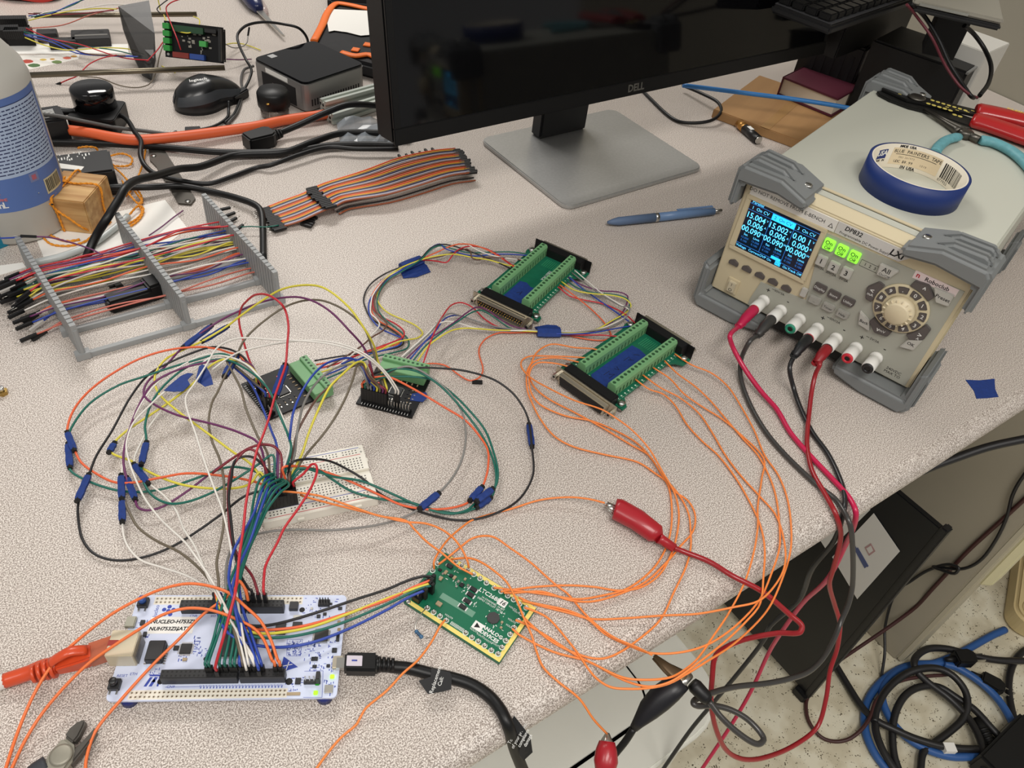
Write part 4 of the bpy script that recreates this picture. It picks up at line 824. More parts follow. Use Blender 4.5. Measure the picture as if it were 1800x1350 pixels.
MB().tube([(L_*.43, 0, 0), (L_*.6, 0, 0), (L_*.93, 0, 0)], [5.2, 5.2, 4.4], 16).build('barrel', PB, pn_); MB().cyl((L_*.93, 0, 0), (L_, 0, 0), 2.1, n=12).build('clicker', SIL, pn_)
MB().obox((L_*.76, 3.0, 5.2), (L_*.16, .0, 0), (0, 1.6, 0), (0, 0, .5)).build('clip', PB, pn_)
o = MB().prism([tuple((at(*p)-at(1725, 683))[:2]) for p in ((1697, 668), (1722, 669), (1748, 666), (1749, 684), (1755, 698), (1735, 700), (1716, 701), (1712, 688))], 0, .4).build('tape_scrap', TAPE, None, loc=at(1725, 683)); tag(o, 'scrap of blue tape on the desk right of the power supply', 'tape scrap')
nt = Th('brass_nut', 'tiny brass coloured fitting at the left edge of the desk', 'fitting', at(6, 692))
MB().prism(circ(0, 0, 4, 6), 0, 3.5).build('nut', mat('brass', (176, 146, 84), .35, .9), nt); MB().lathe([(2.2, 3.5), (2.2, 7), (1.2, 7)], 12).build('collar', SIL, nt)
# ------------------------------------------------------------------ bottle, block, adapters (left edge)
bp_ = at(35, 385); bo_ = Th('spray_bottle', 'translucent white plastic bottle with a blue printed label at the left edge', 'bottle', (bp_.x, bp_.y, 0), radians(-20))
BR = 51.0
HDPE = mat('bottle_plastic', (206, 204, 196), .4, trans=.12)
MB().lathe([(BR-4, 0), (BR, 4), (BR, 148), (BR-3, 160), (BR-16, 180), (26, 200), (18, 212), (16, 226), (0, 226)], 48).build('bottle_body', HDPE, bo_)
MB().lathe([(17, 226), (17, 250), (12, 256), (0, 256)], 24).build('cap', mat('cap_white', (220, 220, 216), .4), bo_)
def lab(name, a0, a1, z0, z1, m, rr_=.25, n=24):
    a0, a1 = radians(a0), radians(a1)
    return MB().grid(lambda u, v: ((BR+rr_)*cos(a0+(a1-a0)*u), (BR+rr_)*sin(a0+(a1-a0)*u), z0+(z1-z0)*v), n, 2).build(name, m, bo_)
BLB = mat('label_blue', (88, 116, 176), .45); LBP = mat('label_pale', (172, 190, 216), .45)
lab('blue_label', -130, 42, 38, 144, BLB); lab('text_panel', -62, 36, 72, 137, LBP, .35)
def btext(s, a, z, size, m, bold=0.0, adv=None, rr_=.5):
    adv = adv or size*.72; n = len(s)
    for i, ch in enumerate(s):
        if ch == ' ': continue
        aa = radians(a)+((i-(n-1)/2)*adv)/BR; text(ch, bo_, ((BR+rr_)*cos(aa), (BR+rr_)*sin(aa), z), size, m, rot=(pi/2, 0, aa+pi/2), bold=bold)
NV = mat('ink_navy', (48, 58, 98), .6); rl = random.Random(4)
for i in range(18):
    a = -60; z = 133-i*3.4
    while a < 32: w_ = rl.uniform(2, 7); w_ = min(w_, 34-a); lab('printed_word', a, a+w_, z, z+1.1, NV, .42, 3); a += w_+1.2
lab('printed_line', -62, 36, 137, 137.7, NV, .42); lab('printed_line', -62, -61, 72, 137, NV, .42, 2)
btext('946 mL', -52, 46, 6.5, WINK, .15); PKR = mat('ink_rose', (190, 110, 120), .5)
btext('ANTISEPTIC', -62, 66, 3.6, PKR, .1); btext('TO HEAT', -50, 56, 3.6, PKR, .1); btext('AND OPEN FLAME', -52, 51.6, 3.0, PKR, .1)
lab('barcode_panel', 6, 32, 44, 60, mat('label_tan', (206, 196, 160), .5), .4, 8); a = 8.0
while a < 30: w_ = rl.choice((.5, .9, 1.3)); lab('barcode_bar', a, a+w_, 46, 58.5, INK, .5, 2); a += w_+rl.choice((.6, 1.0))
lab('seal', -8, 2, 62, 71, mat('seal_grey', (120, 130, 170), .5), .4, 5); lab('seal', -5.5, -.5, 64, 69, mat('seal_red', (176, 96, 110), .5), .5, 4)
wc = [at(*p, 37.5) for p in [(142.2, 355.5), (189.5, 306.7), (110, 300), (70, 347)]]; wcx = sum(wc, Vector())/4
wb = Th('wood_block', 'square pine block tied round with orange string', 'block', (wcx.x, wcx.y, 0), radians(3))
MB().box(-22.5, 22.5, -27.5, 27.5, 0, 37.5).build('block', wood('pine', (168, 124, 72), (206, 168, 112), 130), wb, bevel=1)
STR = mat('string_orange', (226, 146, 36), .75, vary=.25, scale=900)
def rope(P, r=1.1, par=None, name='string', amp=.55, pitch=4.2):       # two twisted strands
    S_ = spline(P, 8); mb = MB(); L2 = 0
    for ph in (0, pi):
        Q = []; L2 = 0
        for i, p in enumerate(S_):
            if i: L2 += (S_[i]-S_[i-1]).length
            t_ = (S_[min(i+1, len(S_)-1)]-S_[max(i-1, 0)]).normalized(); n_ = t_.cross(Vector((0, .1, 1))).normalized(); b_ = t_.cross(n_); a = 2*pi*L2/pitch/2.5+ph
            Q.append(p+(n_*cos(a)+b_*sin(a))*amp*r)
        mb.tube(Q, r*.72, 5)
    return mb.build(name, STR, par)
e_ = 1.2
rope([(-22.5-e_, 2, 0), (-22.5-e_, 3, 20), (-22.5-e_, 4, 37.5+e_), (0, 3, 37.5+e_), (22.5+e_, 4, 37.5+e_), (22.5+e_, 3, 18), (22.5+e_, 2, 1)], 1.1, wb)
rope([(-6, -27.5-e_, 1), (-7, -27.5-e_, 20), (-8, -27.5-e_, 37.5+e_), (-8, 0, 37.5+e_), (-7, 27.5+e_, 37.5+e_), (-6, 27.5+e_, 15)], 1.1, wb)
rope([(-8, 2, 40), (-12, 4, 42), (-15, 1, 41), (-9, 5, 43), (-10, -1, 42), (-5, 3, 41)], 1.3, wb, 'knot')
def pxs(P, zs): z = zl(zs, len(P)); return [at(x, y, z[i]) for i, (x, y) in enumerate(P)]
def strg(P, zs, label, r=1.1):
    Q = pxs(P, zs); o0 = Q[0].copy(); o = rope([q-o0 for q in Q], r); o.location = o0/1000+Vector((0, 0, DZ)); tag(o, label, 'string'); return o
strg([(107, 318), (90, 312), (76, 318), (70, 345), (62, 375), (70, 405), (88, 428), (120, 432), (150, 424), (172, 405), (195, 390)], [42, 44, 40, 30, 12, 3, 2, 2, 2, 3, 2], 'orange string looping down left of the pine block')
strg([(72, 346), (88, 358), (100, 370), (120, 383), (145, 400), (160, 405), (178, 400)], [38, 34, 26, 20, 10, 3, 2], 'yellow orange string slanting across the pine block front')
strg([(74, 372), (78, 400), (92, 415), (118, 424), (140, 421)], [8, 3, 2, 2, 2], 'short orange string end curled below the pine block')
strg([(190, 275), (215, 270), (232, 278), (228, 290), (205, 292), (192, 287), (208, 300), (225, 318), (240, 340), (250, 355), (243, 358), (225, 338), (215, 318)], [3, 8, 6, 3, 2, 4, 6, 8, 5, 3, 6, 8, 4], 'tangled orange string lying right of the black power brick')
strg([(195, 350), (215, 345), (228, 338), (236, 330), (246, 340), (250, 352), (244, 360), (250, 372), (240, 385), (222, 394), (208, 392)], [4, 8, 5, 8, 4, 3, 5, 3, 2, 2, 2], 'orange string bow on the white paper behind the rack')
strg([(137, 260), (152, 258), (168, 260), (172, 268), (170, 276)], [20, 24, 20, 12, 4], 'small orange string loop behind the power brick')
strg([(256, 262), (252, 285), (243, 310), (232, 330), (222, 345)], [3, 6, 5, 4, 3], 'straight orange string running down beside the dark metal bar')
strg([(205, 395), (225, 380), (243, 362), (252, 366), (246, 384), (228, 398), (210, 402)], [2, 4, 6, 4, 2, 2, 2], 'double orange string loop at the paper top')
def brick(name, label, pts, h, cat='power adapter'):
    c, rz, w, d = rect_fit(pts, h); t = Th(name, label, cat, (c[0], c[1], 0), rz); MB().box(-w/2, w/2, -d/2, d/2, 0, h).build('shell', mat('adapter_black', (20, 20, 22), .45), t, bevel=2); return t, w, d
t, w, d = brick('power_brick', 'black power brick with a white label behind the pine block', [(74, 300), (72, 259), (184, 278), (197, 313)], 30)
o = MB().box(-w*.30, w*.42, -d*.1, d*.46, 30, 30.1).build('spec_label', mat('label_black', (34, 34, 36), .5), t); MB().box(-w*.42, w*.34, -d*.1, d*.3, 30.1, 30.2)
t.o['label'] = 'black power brick with a white label behind the pine block'
A_, B_, C_ = t.px(88, 285, 30.2), t.px(150, 298, 30.2), t.px(90, 296, 30.2)
MB().prism([tuple(t.px(x, y, 30.2)[:2]) for x, y in ((83, 284), (148, 293), (143, 299), (85, 294))], 30.1, 30.25).build('white_label', PAPER, t)
b = MB()
for i in range(26): q = t.px(rl.uniform(82, 158), rl.uniform(266, 283), 30); b.cbox((q.x, q.y, 30.1), rl.uniform(2, 6), rl.uniform(.8, 1.6), .06)
for i in range(8): q = t.px(95+i*6, 291+i*.9, 30.2); b.cbox((q.x, q.y, 30.25), 3, .5, .05)
b.build('label_print', WINK, t, stuff=True)
t, w, d = brick('wall_adapter', 'small black adapter with white print beside the bottle', [(55, 215), (60, 192), (96, 182), (124, 210)], 30)
b = MB()
for i in range(7): b.cbox((-w*.25+i*w*.08, 0, 30), 1.2, d*.45, .08, .1)
b.build('label_print', WINK, t, stuff=True)
cable_end = MB().tube(spline([t.px(104, 196, 22), t.px(122, 196, 22), t.px(134, 194, 24)], 4), [6, 5, 4.5, 4.2, 4, 3.6, 3.2, 3, 3], 10).build('strain_relief', BLK, t)
c = at(178, 222, 0); lz = Th('black_puck', 'glossy black puck shaped sensor on a square base', 'sensor', (c.x, c.y, 0), radians(10))
MB().prism(rrect(-27, 27, -27, 27, 5), 0, 22).build('base', BLK, lz, bevel=1); MB().lathe([(24, 22), (24, 44), (22, 46), (0, 46.5)], 40, (-3, 8, 0)).build('turret', GLOSS, lz)
# teal box and other bits by the bottle
c, rz, w, d = rect_fit([(-30, 420), (-15, 398), (12, 404), (27, 462)], 20); t = Th('teal_box', 'bright teal cardboard box corner at the left edge', 'box', (at(0, 440).x-18, at(0, 440).y+4, 0), radians(60))
MB().box(-22, 22, -16, 16, 0, 24).build('carton', mat('teal', (0, 122, 150), .5), t, bevel=.5); MB().box(-22.3, -20, -13, 13, 2, 22).build('open_end', INK, t)
def flat(name, label, cat, pts, m, h=.5, z=0.0, group=None):
    Q = [at(*p, z) for p in pts]; c = sum(Q, Vector())/len(Q); o = MB().prism([tuple((q-c)[:2]) for q in Q], 0, h).build(name, m, None, loc=(c.x, c.y, z)); tag(o, label, cat, group); return o, c
flat('paper_sheet', 'white paper sheet under the comb rack and the pine block', 'paper', [(60, 410), (290, 352), (330, 402), (300, 425), (78, 456)], PAPER)
flat('paper_sheet', 'white paper scrap by the teal box at the left edge', 'paper', [(-20, 470), (40, 462), (46, 470), (0, 484), (-20, 486)], PAPER)
flat('paper_strip', 'long blank white paper strip behind the bottle', 'paper', [(10, 78), (225, 78), (226, 94), (18, 95)], PAPER)
o, c = flat('sticker_sheet', 'white sticker sheet printed with little vegetables', 'sticker sheet', [(22, 98), (140, 96), (138, 104), (30, 127)], mat('sticker_white', (228, 224, 216), .5), .3)
for (x, y), col, r in (((48, 108), (176, 62, 44), 7), ((60, 115), (70, 104, 56), 7), ((38, 123), (190, 140, 60), 4), ((76, 105), (200, 170, 80), 4), ((100, 109), (96, 120, 60), 6), ((92, 104), (190, 150, 80), 3), ((118, 102), (196, 92, 70), 5), ((130, 99), (190, 70, 60), 4), ((30, 112), (130, 126, 118), 5)):
    q = at(x, y, .3)-c; MB().prism([(q.x+r*1.1*cos(a_*.7)*(1+.15*sin(3*a_)), q.y+r*.9*sin(a_*.7)) for a_ in range(9)], .3, .4).build('printed_picture', mat('print_%d' % col[0], col, .6), o)
o, c = flat('metal_bar', 'dark flat metal bar with end holes lying behind the rack', 'bracket', [(262, 264), (288, 264), (344, 352), (336, 362), (314, 360), (276, 296), (264, 284)], mat('bar_metal', (84, 80, 74), .4, .6), 2.5)
for x, y in ((270, 274), (330, 354)): q = at(x, y, 2.5)-c; MB().lathe([(3, 0), (3, .8), (0, .8)], 12, (q.x, q.y, 2.5)).build('bolt_head', SIL, o)
Q = spline([q for q in pxs([(60, 462), (110, 450), (160, 430), (200, 402), (225, 380)], 4)], 5); o = MB().tube([q-Q[0] for q in Q], 3.4, 10).build('plastic_tube', mat('tube_pale', (196, 202, 200), .3), None, loc=Q[0]); tag(o, 'pale grey plastic tube lying behind the rack', 'tube')
# black clip part inside the rack
q = at(240, 528, 0); t = Th('plastic_clip', 'black plastic clip lying under the rack wires', 'clip', (q.x, q.y, 0), radians(48))
MB().prism([(-26, -9), (16, -12), (16, 12), (-26, 7)], 0, 14).build('wedge', BLK, t, bevel=2); MB().box(10, 26, -12, 8, 0, 18).build('block', BLK, t, bevel=2); MB().box(-12, -5, 30, 62, 0, 2).build('strap', BLK, t); MB().box(-8, -2, 8, 30, 3, 5).build('strap', BLK, t)
# ------------------------------------------------------------------ mini computer, mouse, jar, extrusions
c, rz, w, d = rect_fit([(442, 101), (551, 70.5), (643, 112), (536, 147)], 41)
nc = Th('mini_computer', 'small silver mini computer with a glossy black lid', 'computer', (c[0], c[1], 0), radians(57.4)-pi/2)
# local: -y faces the camera left, x to the right
w, d = 104.0, 107.0
ALU = mat('case_alu', (150, 148, 146), .38, .55)
MB().prism(rrect(-w/2, w/2, -d/2, d/2, 9, 5), 2, 38).build('case', ALU, nc, bevel=.8); MB().prism(rrect(-w/2+.6, w/2-.6, -d/2+.6, d/2-.6, 9, 5), 38, 41).build('lid', GLOSS, nc, bevel=1)
def fq(x, y): p = ray(x, y); n = Vector((-sin(nc.rz), cos(nc.rz), 0)); return nc.w2l(CAM+p*(((nc.c-CAM).dot(n)-d/2)/p.dot(n)))
def fr_(x, y, sgn=-1): p = ray(x, y); n = Vector((cos(nc.rz), sin(nc.rz), 0)); return nc.w2l(CAM+p*(((nc.c-CAM).dot(n)+sgn*w/2)/p.dot(n)))
yy = d/2
for k_ in range(19): MB().box(w/2-.5, w/2+.15, -44+k_*4.6, -41.8+k_*4.6, 8, 17).build('vent_slot', INK, nc)
MB().box(-35, 33, -d/2-.2, -d/2+1, 4, 29).build('port_recess', INK, nc); MB().box(-26, 18, -d/2-.3, -d/2+1, 30.5, 36.5).build('asset_label', PAPER, nc)
MB().box(-14, 2, -d/2-.6, -d/2+.5, 12, 20).build('port', SIL, nc); MB().box(-46, -36, -34, -24, 41, 41.1).build('lid_mark', mat('mark_grey', (170, 170, 170), .5), nc)
ms0, ms1 = at(312, 178, 14), at(418, 150, 14); ma = atan2(ms1.y-ms0.y, ms1.x-ms0.x)
mc = (ms0+ms1)/2; mu = Th('computer_mouse', 'black computer mouse with grey sides behind the cables', 'mouse', (mc.x, mc.y, 0), ma)
ML = (ms1-ms0).length/2+4
def mfun(u, v, k=1.0):
    th = 2*pi*u; ph = v*pi/2; x = ML*cos(th)*cos(ph)**.6*k; wy = 30-3*(x/ML); y = wy*sin(th)*cos(ph)**.6*k*(1-.22*math.exp(-((x/ML-.25)/.4)**2)); z = 4+33*sin(ph)*(1-.42*max(0, x/ML)-.10*max(0, -x/ML)); return (x, y, z)
MB().grid(lambda u, v: mfun(u, v), 40, 12, True).build('shell', mat('mouse_black', (22, 23, 25), .28), mu)
MB().prism([mfun(i/40, 0, .98)[:2] for i in range(40)], 0, 4).build('foot_plate', BLK, mu)
def side(s_): return MB().grid(lambda u, v: tuple(a*b for a, b in zip(mfun((.5+s_*(.02+.40*u))%1, .10+.26*v+.12*sin(pi*u)), (1.012, 1.012, 1.0))), 20, 4).build('side_grip', mat('mouse_grey', (58, 62, 66), .45), mu)
side(1); side(-1)
text('logitech', mu, (-14, -6, 37.2), 5.0, WINK, rot=(radians(14), radians(-6), -.45), bold=.1)
Q = spline([mu.w2l(p) for p in pxs([(402, 178), (402, 192), (399, 207), (378, 221), (350, 228), (330, 232)], [12, 5, 3, 3, 3, 3])], 5); MB().tube(Q, 1.8, 8).build('cord', BLK, mu)
q = Q[-1]; MB().cbox((q.x+6, q.y-2, 1), 18, 11, 6, -.5).build('usb_plug', BLK, mu, bevel=.6)
q = at(418, 168, 6); t = Th('usb_adapter', 'small black folded plug beside the mouse nose', 'plug', (q.x, q.y, 0), radians(75)); MB().box(-16, 16, -7, 3, 0, 12).build('shell', BLK, t, bevel=1.5); MB().box(-13, 12, 3, 8, 2, 10).build('flap', BLK, t, bevel=1); MB().lathe([(2.6, 0), (2.6, 1), (0, 1.4)], 10, (15, 2, 10)).build('screw', SIL, t)
q = at(484, 203, 0); t = Th('small_jar', 'small clear jar with a black screw lid in front of the mini computer', 'jar', (q.x, q.y, 0), 0)
GLS = mat('clear_plastic', (236, 226, 216), .08, trans=.9, spec=.5)
MB().lathe([(0, .5), (17, .5), (18, 3), (18, 14), (16.8, 14), (16.8, 3), (0, 2)], 32).build('jar_body', GLS, t); MB().lathe([(20, 14), (20.5, 15), (20.5, 31), (18, 35), (0, 36)], 32).build('lid', BLK, t)
MB().lathe([(2.6, 0), (2.6, 1.2), (1.4, 2.0), (0, 2)], 10, (0, -20.3, 24)).build('gold_lug', GOLD, t); MB().lathe([(14, 2.2), (14, 6), (0, 6.5)], 16).build('contents', mat('beads', (190, 130, 110), .5), t)
EXT = mat('extrusion_alu', (186, 192, 184), .4, .3)
for k_, (a, b_, z) in enumerate((((568, 185), (700, 148), 14), ((580, 207), (705, 168), 8))):
    p, q = at(*a, z), at(*b_, z); t = Th('aluminium_extrusion', 'slotted aluminium extrusion bar, %s of the pair' % ('upper' if k_ == 0 else 'lower'), 'bar', (p.x, p.y, z), atan2(q.y-p.y, q.x-p.x)); L_ = (q-p).length
    sec = []
    for i in range(4):
        for x, y in ((-7, 7), (-2.4, 7), (-2.4, 4), (2.4, 4), (2.4, 7)): a_ = -i*pi/2; sec.append((x*cos(a_)-y*sin(a_), x*sin(a_)+y*cos(a_)))
    MB().prismx(sec, 0, L_).build('profile', EXT, t); MB().cyl((-.1, 0, 0), (2, 0, 0), 2.0, n=10).build('bore', HOLE, t)
# bubble bag, tool bag, top centre
t = Th('antistatic_bag', 'crinkled clear plastic bag peeking out left of the monitor', 'bag', at(655, 235, 0), radians(20))
rg = random.Random(9); G = [[(i*11-44, j*11-33, 3+rg.uniform(0, 13)*(1 if 0 < i < 8 and 0 < j < 6 else 0)) for j in range(7)] for i in range(9)]
MB().grid(lambda u, v: G[round(u*8)][round(v*6)], 9, 7, smooth=False).build('film', mat('bag_film', (170, 178, 186), .12, alpha=.55), t)
tb = Th('tool_bag', 'black tool bag with orange trim behind the mini computer', 'bag', at(600, 60, 0), radians(60)); CAN = mat('bag_black', (32, 32, 34), .8, vary=.2, bump=.3); ORG = mat('trim_orange', (240, 116, 36), .55)
def tbp(P, z): return [tuple(tb.px(x, y, z)[:2]) for x, y in P]
MB().prism(tbp([(548, 78), (572, 12), (620, -40), (760, -20), (740, 120), (668, 118), (600, 100)], 22), 0, 22).build('body', CAN, tb, bevel=5)
MB().prism(tbp([(575, -60), (760, -60), (760, 10), (650, 2), (575, -4)], 30), 0, 30).build('back_pouch', CAN, tb, bevel=6)
for P in ([(552, 72), (566, 45), (577, 20), (592, 6), (612, 8), (640, 14), (664, 18)], [(600, 92), (625, 98), (648, 96), (668, 106)]): MB().tube(spline([tb.px(x, y, 25) for x, y in P], 5), 6, 8, squash=.4).build('orange_piping', ORG, tb)
for x, y in ((646, 79), (625, 88)): q = tb.px(x, y, 23); MB().cbox((q.x, q.y, 22.5), 13, 11, 2, .5).build('orange_tab', ORG, tb, bevel=.5)
flat('note_paper', 'torn white note paper on the black and orange bag', 'paper', [(571, 16), (664, 20), (668, 60), (634, 63), (610, 57), (588, 54), (578, 56)], PAPER, .5, 24)
# knife, red pouch
q0, q1 = at(445, 5, 10), at(497, 64, 6); t = Th('screwdriver', 'tool with a dark blue handle and a bare steel blade near the top', 'tool', (q0.x, q0.y, 0), atan2(q1.y-q0.y, q1.x-q0.x)); L_ = (q1-q0).length
MB().tube([(-70, 0, 13), (-20, 0, 13), (10, 0, 12), (24, 0, 10), (30, 0, 9)], [11, 13, 13, 9, 6], 14).build('handle', mat('handle_navy', (24, 34, 78), .25), t); MB().prism([(28, -5), (L_, -1), (L_+4, 2), (28, 5)], 6, 9).build('blade', SIL, t, bevel=.4)
MB().tube([(-70, 16, 6), (-30, 14, 6), (20, 10, 5), (40, 8, 4)], [9, 9, 7, 3], 12).build('clear_sleeve', mat('sleeve_clear', (200, 180, 176), .15, alpha=.5), t); MB().tube([(-60, 16, 6), (-25, 14, 6)], 6, 10).build('red_tip', RED, t)
t = Th('red_pouch', 'red fabric pouch at the top left corner', 'pouch', at(50, -5, 0), radians(15)); MB().grid(lambda u, v: (50*cos(2*pi*u)*cos(v*pi/2)**.5, 24*sin(2*pi*u)*cos(v*pi/2)**.5, 2+32*sin(v*pi/2)+2*sin(9*u*pi)), 30, 8, True).build('fabric', mat('pouch_red', (196, 56, 46), .6), t); MB().tube([(-40, -14, 20), (0, -18, 27), (40, -12, 22)], 1.4, 6).build('seam', mat('seam_dark', (110, 30, 28), .7), t)
# black bars
for k_, (P, lb) in enumerate((([(62, 66), (64, 50), (96, 46), (103, 58)], 'short black printed bar, leftmost of three'), ([(128, 72), (128, 50), (186, 46), (191, 72)], 'wide black printed bracket with a recess'), ([(92, 74), (95, 68), (120, 60), (128, 74)], 'small black wedge bar in front of the other black bars'))):
    c, rz, w, d = rect_fit(P, 12); w, d = max(w, d, 20), max(min(w, d), 14); t = Th('black_bracket', lb, 'bracket', (c[0], c[1], 0), radians(28)); w = (26, 50, 34)[k_]; d = (20, 36, 16)[k_]
    MB().box(-w/2, w/2, -d/2, d/2, 0, 12).build('block', mat('print_black', (34, 33, 34), .6), t, bevel=.8); MB().lathe([(3, 0), (3, .1)], 14, (w*.3, d*.2, 12)).build('hole', HOLE, t)
    if k_ == 1: MB().box(-w*.4, w*.45, -d*.18, -d*.05, 12, 12.4).build('slot_edge', mat('edge_grey', (110, 108, 104), .5), t)
# robot chassis: rods, smoked plates, motor board
ROD = mat('rod_steel', (120, 112, 96), .3, .9)
rb_ = Th('robot_frame', 'small robot frame of steel rods and smoked plates carrying a motor board', 'robot', at(262, 120, 0), radians(28))
for a, b_ in (((30, 133), (395, 119)), ((60, 27), (346, 25))):
    p, q = rb_.w2l(at(*a, 22)), rb_.w2l(at(*b_, 22)); MB().cyl(p, q, 3.6, n=12).build('rod', ROD, rb_)
SMK = mat('smoked_acrylic', (40, 39, 38), .3, spec=.25, alpha=.8)
pl = [rb_.w2l(at(*p, z)) for p, z in (((208, 12), 62), ((262, 2), 64), ((272, 60), 40), ((274, 105), 22), ((266, 140), 4), ((250, 132), 6), ((232, 95), 22), ((216, 50), 44))]
cxp = sum(pl, Vector())/len(pl)
mbp = MB(); nrm = (pl[1]-pl[0]).cross(pl[4]-pl[0]).normalized()*1.5; nP = len(pl); vs = [p-nrm for p in pl]+[p+nrm for p in pl]
mbp._add(vs, [tuple(range(nP-1, -1, -1)), tuple(range(nP, 2*nP))]+[(i, (i+1) % nP, nP+(i+1) % nP, nP+i) for i in range(nP)]); mbp.build('smoked_plate', SMK, rb_)
Pf0, Pf1 = rb_.w2l(at(292, 100, 20)), rb_.w2l(at(394, 112, 20)); best = None
for zb in range(20, 130, 2):
    Pb = rb_.w2l(at(288, 36, zb)); e1 = (Pf1-Pf0).normalized(); e2 = (Pb-Pf0).normalized(); v_ = abs(e1.dot(e2))
    if best is None or v_ < best[0]: best = (v_, Pb)
e1 = (Pf1-Pf0); e2 = best[1]-Pf0; bw, bd = e1.length, e2.length; e1.normalize(); e3 = e1.cross(e2).normalized(); e2 = e3.cross(e1)
mbd = MB().box(-bw/2, bw/2, -bd/2, bd/2, 0, 2).build('motor_board', KPCB, rb_); bc = Pf0+e1*bw/2+e2*bd/2
mbd.matrix_local = Matrix(((e1.x, e2.x, e3.x, bc.x/1000), (e1.y, e2.y, e3.y, bc.y/1000), (e1.z, e2.z, e3.z, bc.z/1000), (0, 0, 0, 1)))
MB().box(-bw/2+2, bw/2-2, -bd/2+2, bd/2-2, -14, -10).build('lower_board', KPCB, mbd)
for i in range(4): MB().box(-bw/2+1, -bw/2+10, -bd/2+8+i*bd*.2, -bd/2+8+i*bd*.2+bd*.16, 2, 11).build('green_terminal', mat('term_vivid', (46, 150, 62), .4), mbd, bevel=.5)
for nm, x0_, x1_, y0_, y1_, col, h in (('green_header', -bw*.32, bw*.2, bd/2-12, bd/2-4, (24, 70, 40), 9), ('black_header', bw*.22, bw*.42, bd/2-9, bd/2-4, (20, 20, 20), 9), ('red_header', -bw*.34, -bw*.06, -bd/2+1, -bd/2+8, (132, 44, 34), 8), ('blue_header', -bw*.05, bw*.2, -bd/2+1, -bd/2+8, (40, 74, 150), 8), ('black_header', bw*.45, bw*.49, -bd/2+2, bd/2-2, (20, 20, 20), 9), ('green_terminal', bw*.12, bw*.24, -bd*.1, bd*.06, (70, 170, 80), 8)): MB().box(x0_, x1_, y0_, y1_, 2, 2+h).build(nm, mat('hd_%d_%d' % (col[0], col[1]), col, .45), mbd, bevel=.4)
b = MB()
for i in range(30): b.cbox((rl.uniform(-bw*.2, bw*.4), rl.uniform(-bd*.3, bd*.3), 2), rl.uniform(1, 4), rl.uniform(1, 3), rl.uniform(.5, 2))
b.build('small_parts', mat('parts_pale', (150, 146, 136), .5), mbd, stuff=True)
for x in (-1, 1):
    for y in (-1, 1): MB().cyl((x*(bw/2-4), y*(bd/2-4), -14), (x*(bw/2-4), y*(bd/2-4), 2.5), 1.8, n=8).build('standoff', SIL, mbd)
# ------------------------------------------------------------------ side cutters at the bottom left
t = Th('side_cutters', 'grey steel side cutters with open jaws at the bottom left', 'pliers', at(105, 1330, 0), radians(28)); 
def tp_(P, z): return [tuple(t.px(x, y, z)[:2]) for x, y in P]
CUT = mat('cutter_steel', (92, 88, 82), .4, .5, vary=.15); CUTL = mat('cutter_light', (150, 146, 132), .5, .4, vary=.15)
MB().prism(tp_([(152, 1267), (140, 1268), (124, 1281), (114, 1296), (130, 1308), (140, 1296), (150, 1276)], 9), 5, 11).build('jaw', CUT, t, bevel=1); MB().prism(tp_([(169, 1278), (172, 1284), (164, 1300), (150, 1318), (128, 1345), (112, 1352), (132, 1318), (152, 1298)], 7), 3, 9).build('jaw', CUT, t, bevel=1)
MB().prism(tp_([(114, 1297), (131, 1310), (132, 1322), (128, 1340), (112, 1362), (80, 1385), (60, 1400), (80, 1350), (84, 1328)], 8), 2, 10.5).build('joint', CUTL, t, bevel=1.4); q = t.px(108, 1328, 10); MB().lathe([(6, 0), (6, .8), (4.5, 1.2), (0, 1.2)], 20, (q.x, q.y, 10.4)).build('rivet', CUTL, t)
for P in ([(84, 1345), (60, 1362), (30, 1400), (10, 1440)], [(112, 1360), (100, 1390), (90, 1430), (88, 1470)]): MB().tube(spline([t.px(x, y, 7) for x, y in P], 4), 6, 10, squash=.7).build('handle', mat('handle_dark', (50, 52, 58), .6), t)
# ------------------------------------------------------------------ wires
UPV = Vector((0, 0, 1))
BS = bb.px(474, 896, BBZ)
def slot(s):
    k = s[0]
    if k == 'bb': return bb.l2w((-36.8+s[1]*2.54, -(4.2+(4-s[2])*2.54)-.0, BBZ)), 14
    if k == 'nb': return nu.l2w((np_(s[1], 1180, NZ+8.5).x, HBy+s[2]*1.27, NZ+8.5)), 6
    if k == 'nt': return nu.l2w((np_(s[1], 1060, NZ+8.5).x, HTy+s[2]*1.27, NZ+8.5)), 9
    if k == 'b1': X, Y = f1(-20.3+s[1]*2.54, -19.6+s[2]*1.27); return b1.l2w((X, Y, Z1+3)), 13
    if k == 'b2': X, Y = f2(-20.3+s[1]*2.54, -19.6+s[2]*1.27); return b2.l2w((X, Y, Z2+3)), 13
def rzof(s): return {'bb': bb.rz, 'nb': nu.rz, 'nt': nu.rz, 'b1': b1.rz, 'b2': b2.rz}[s[0]]
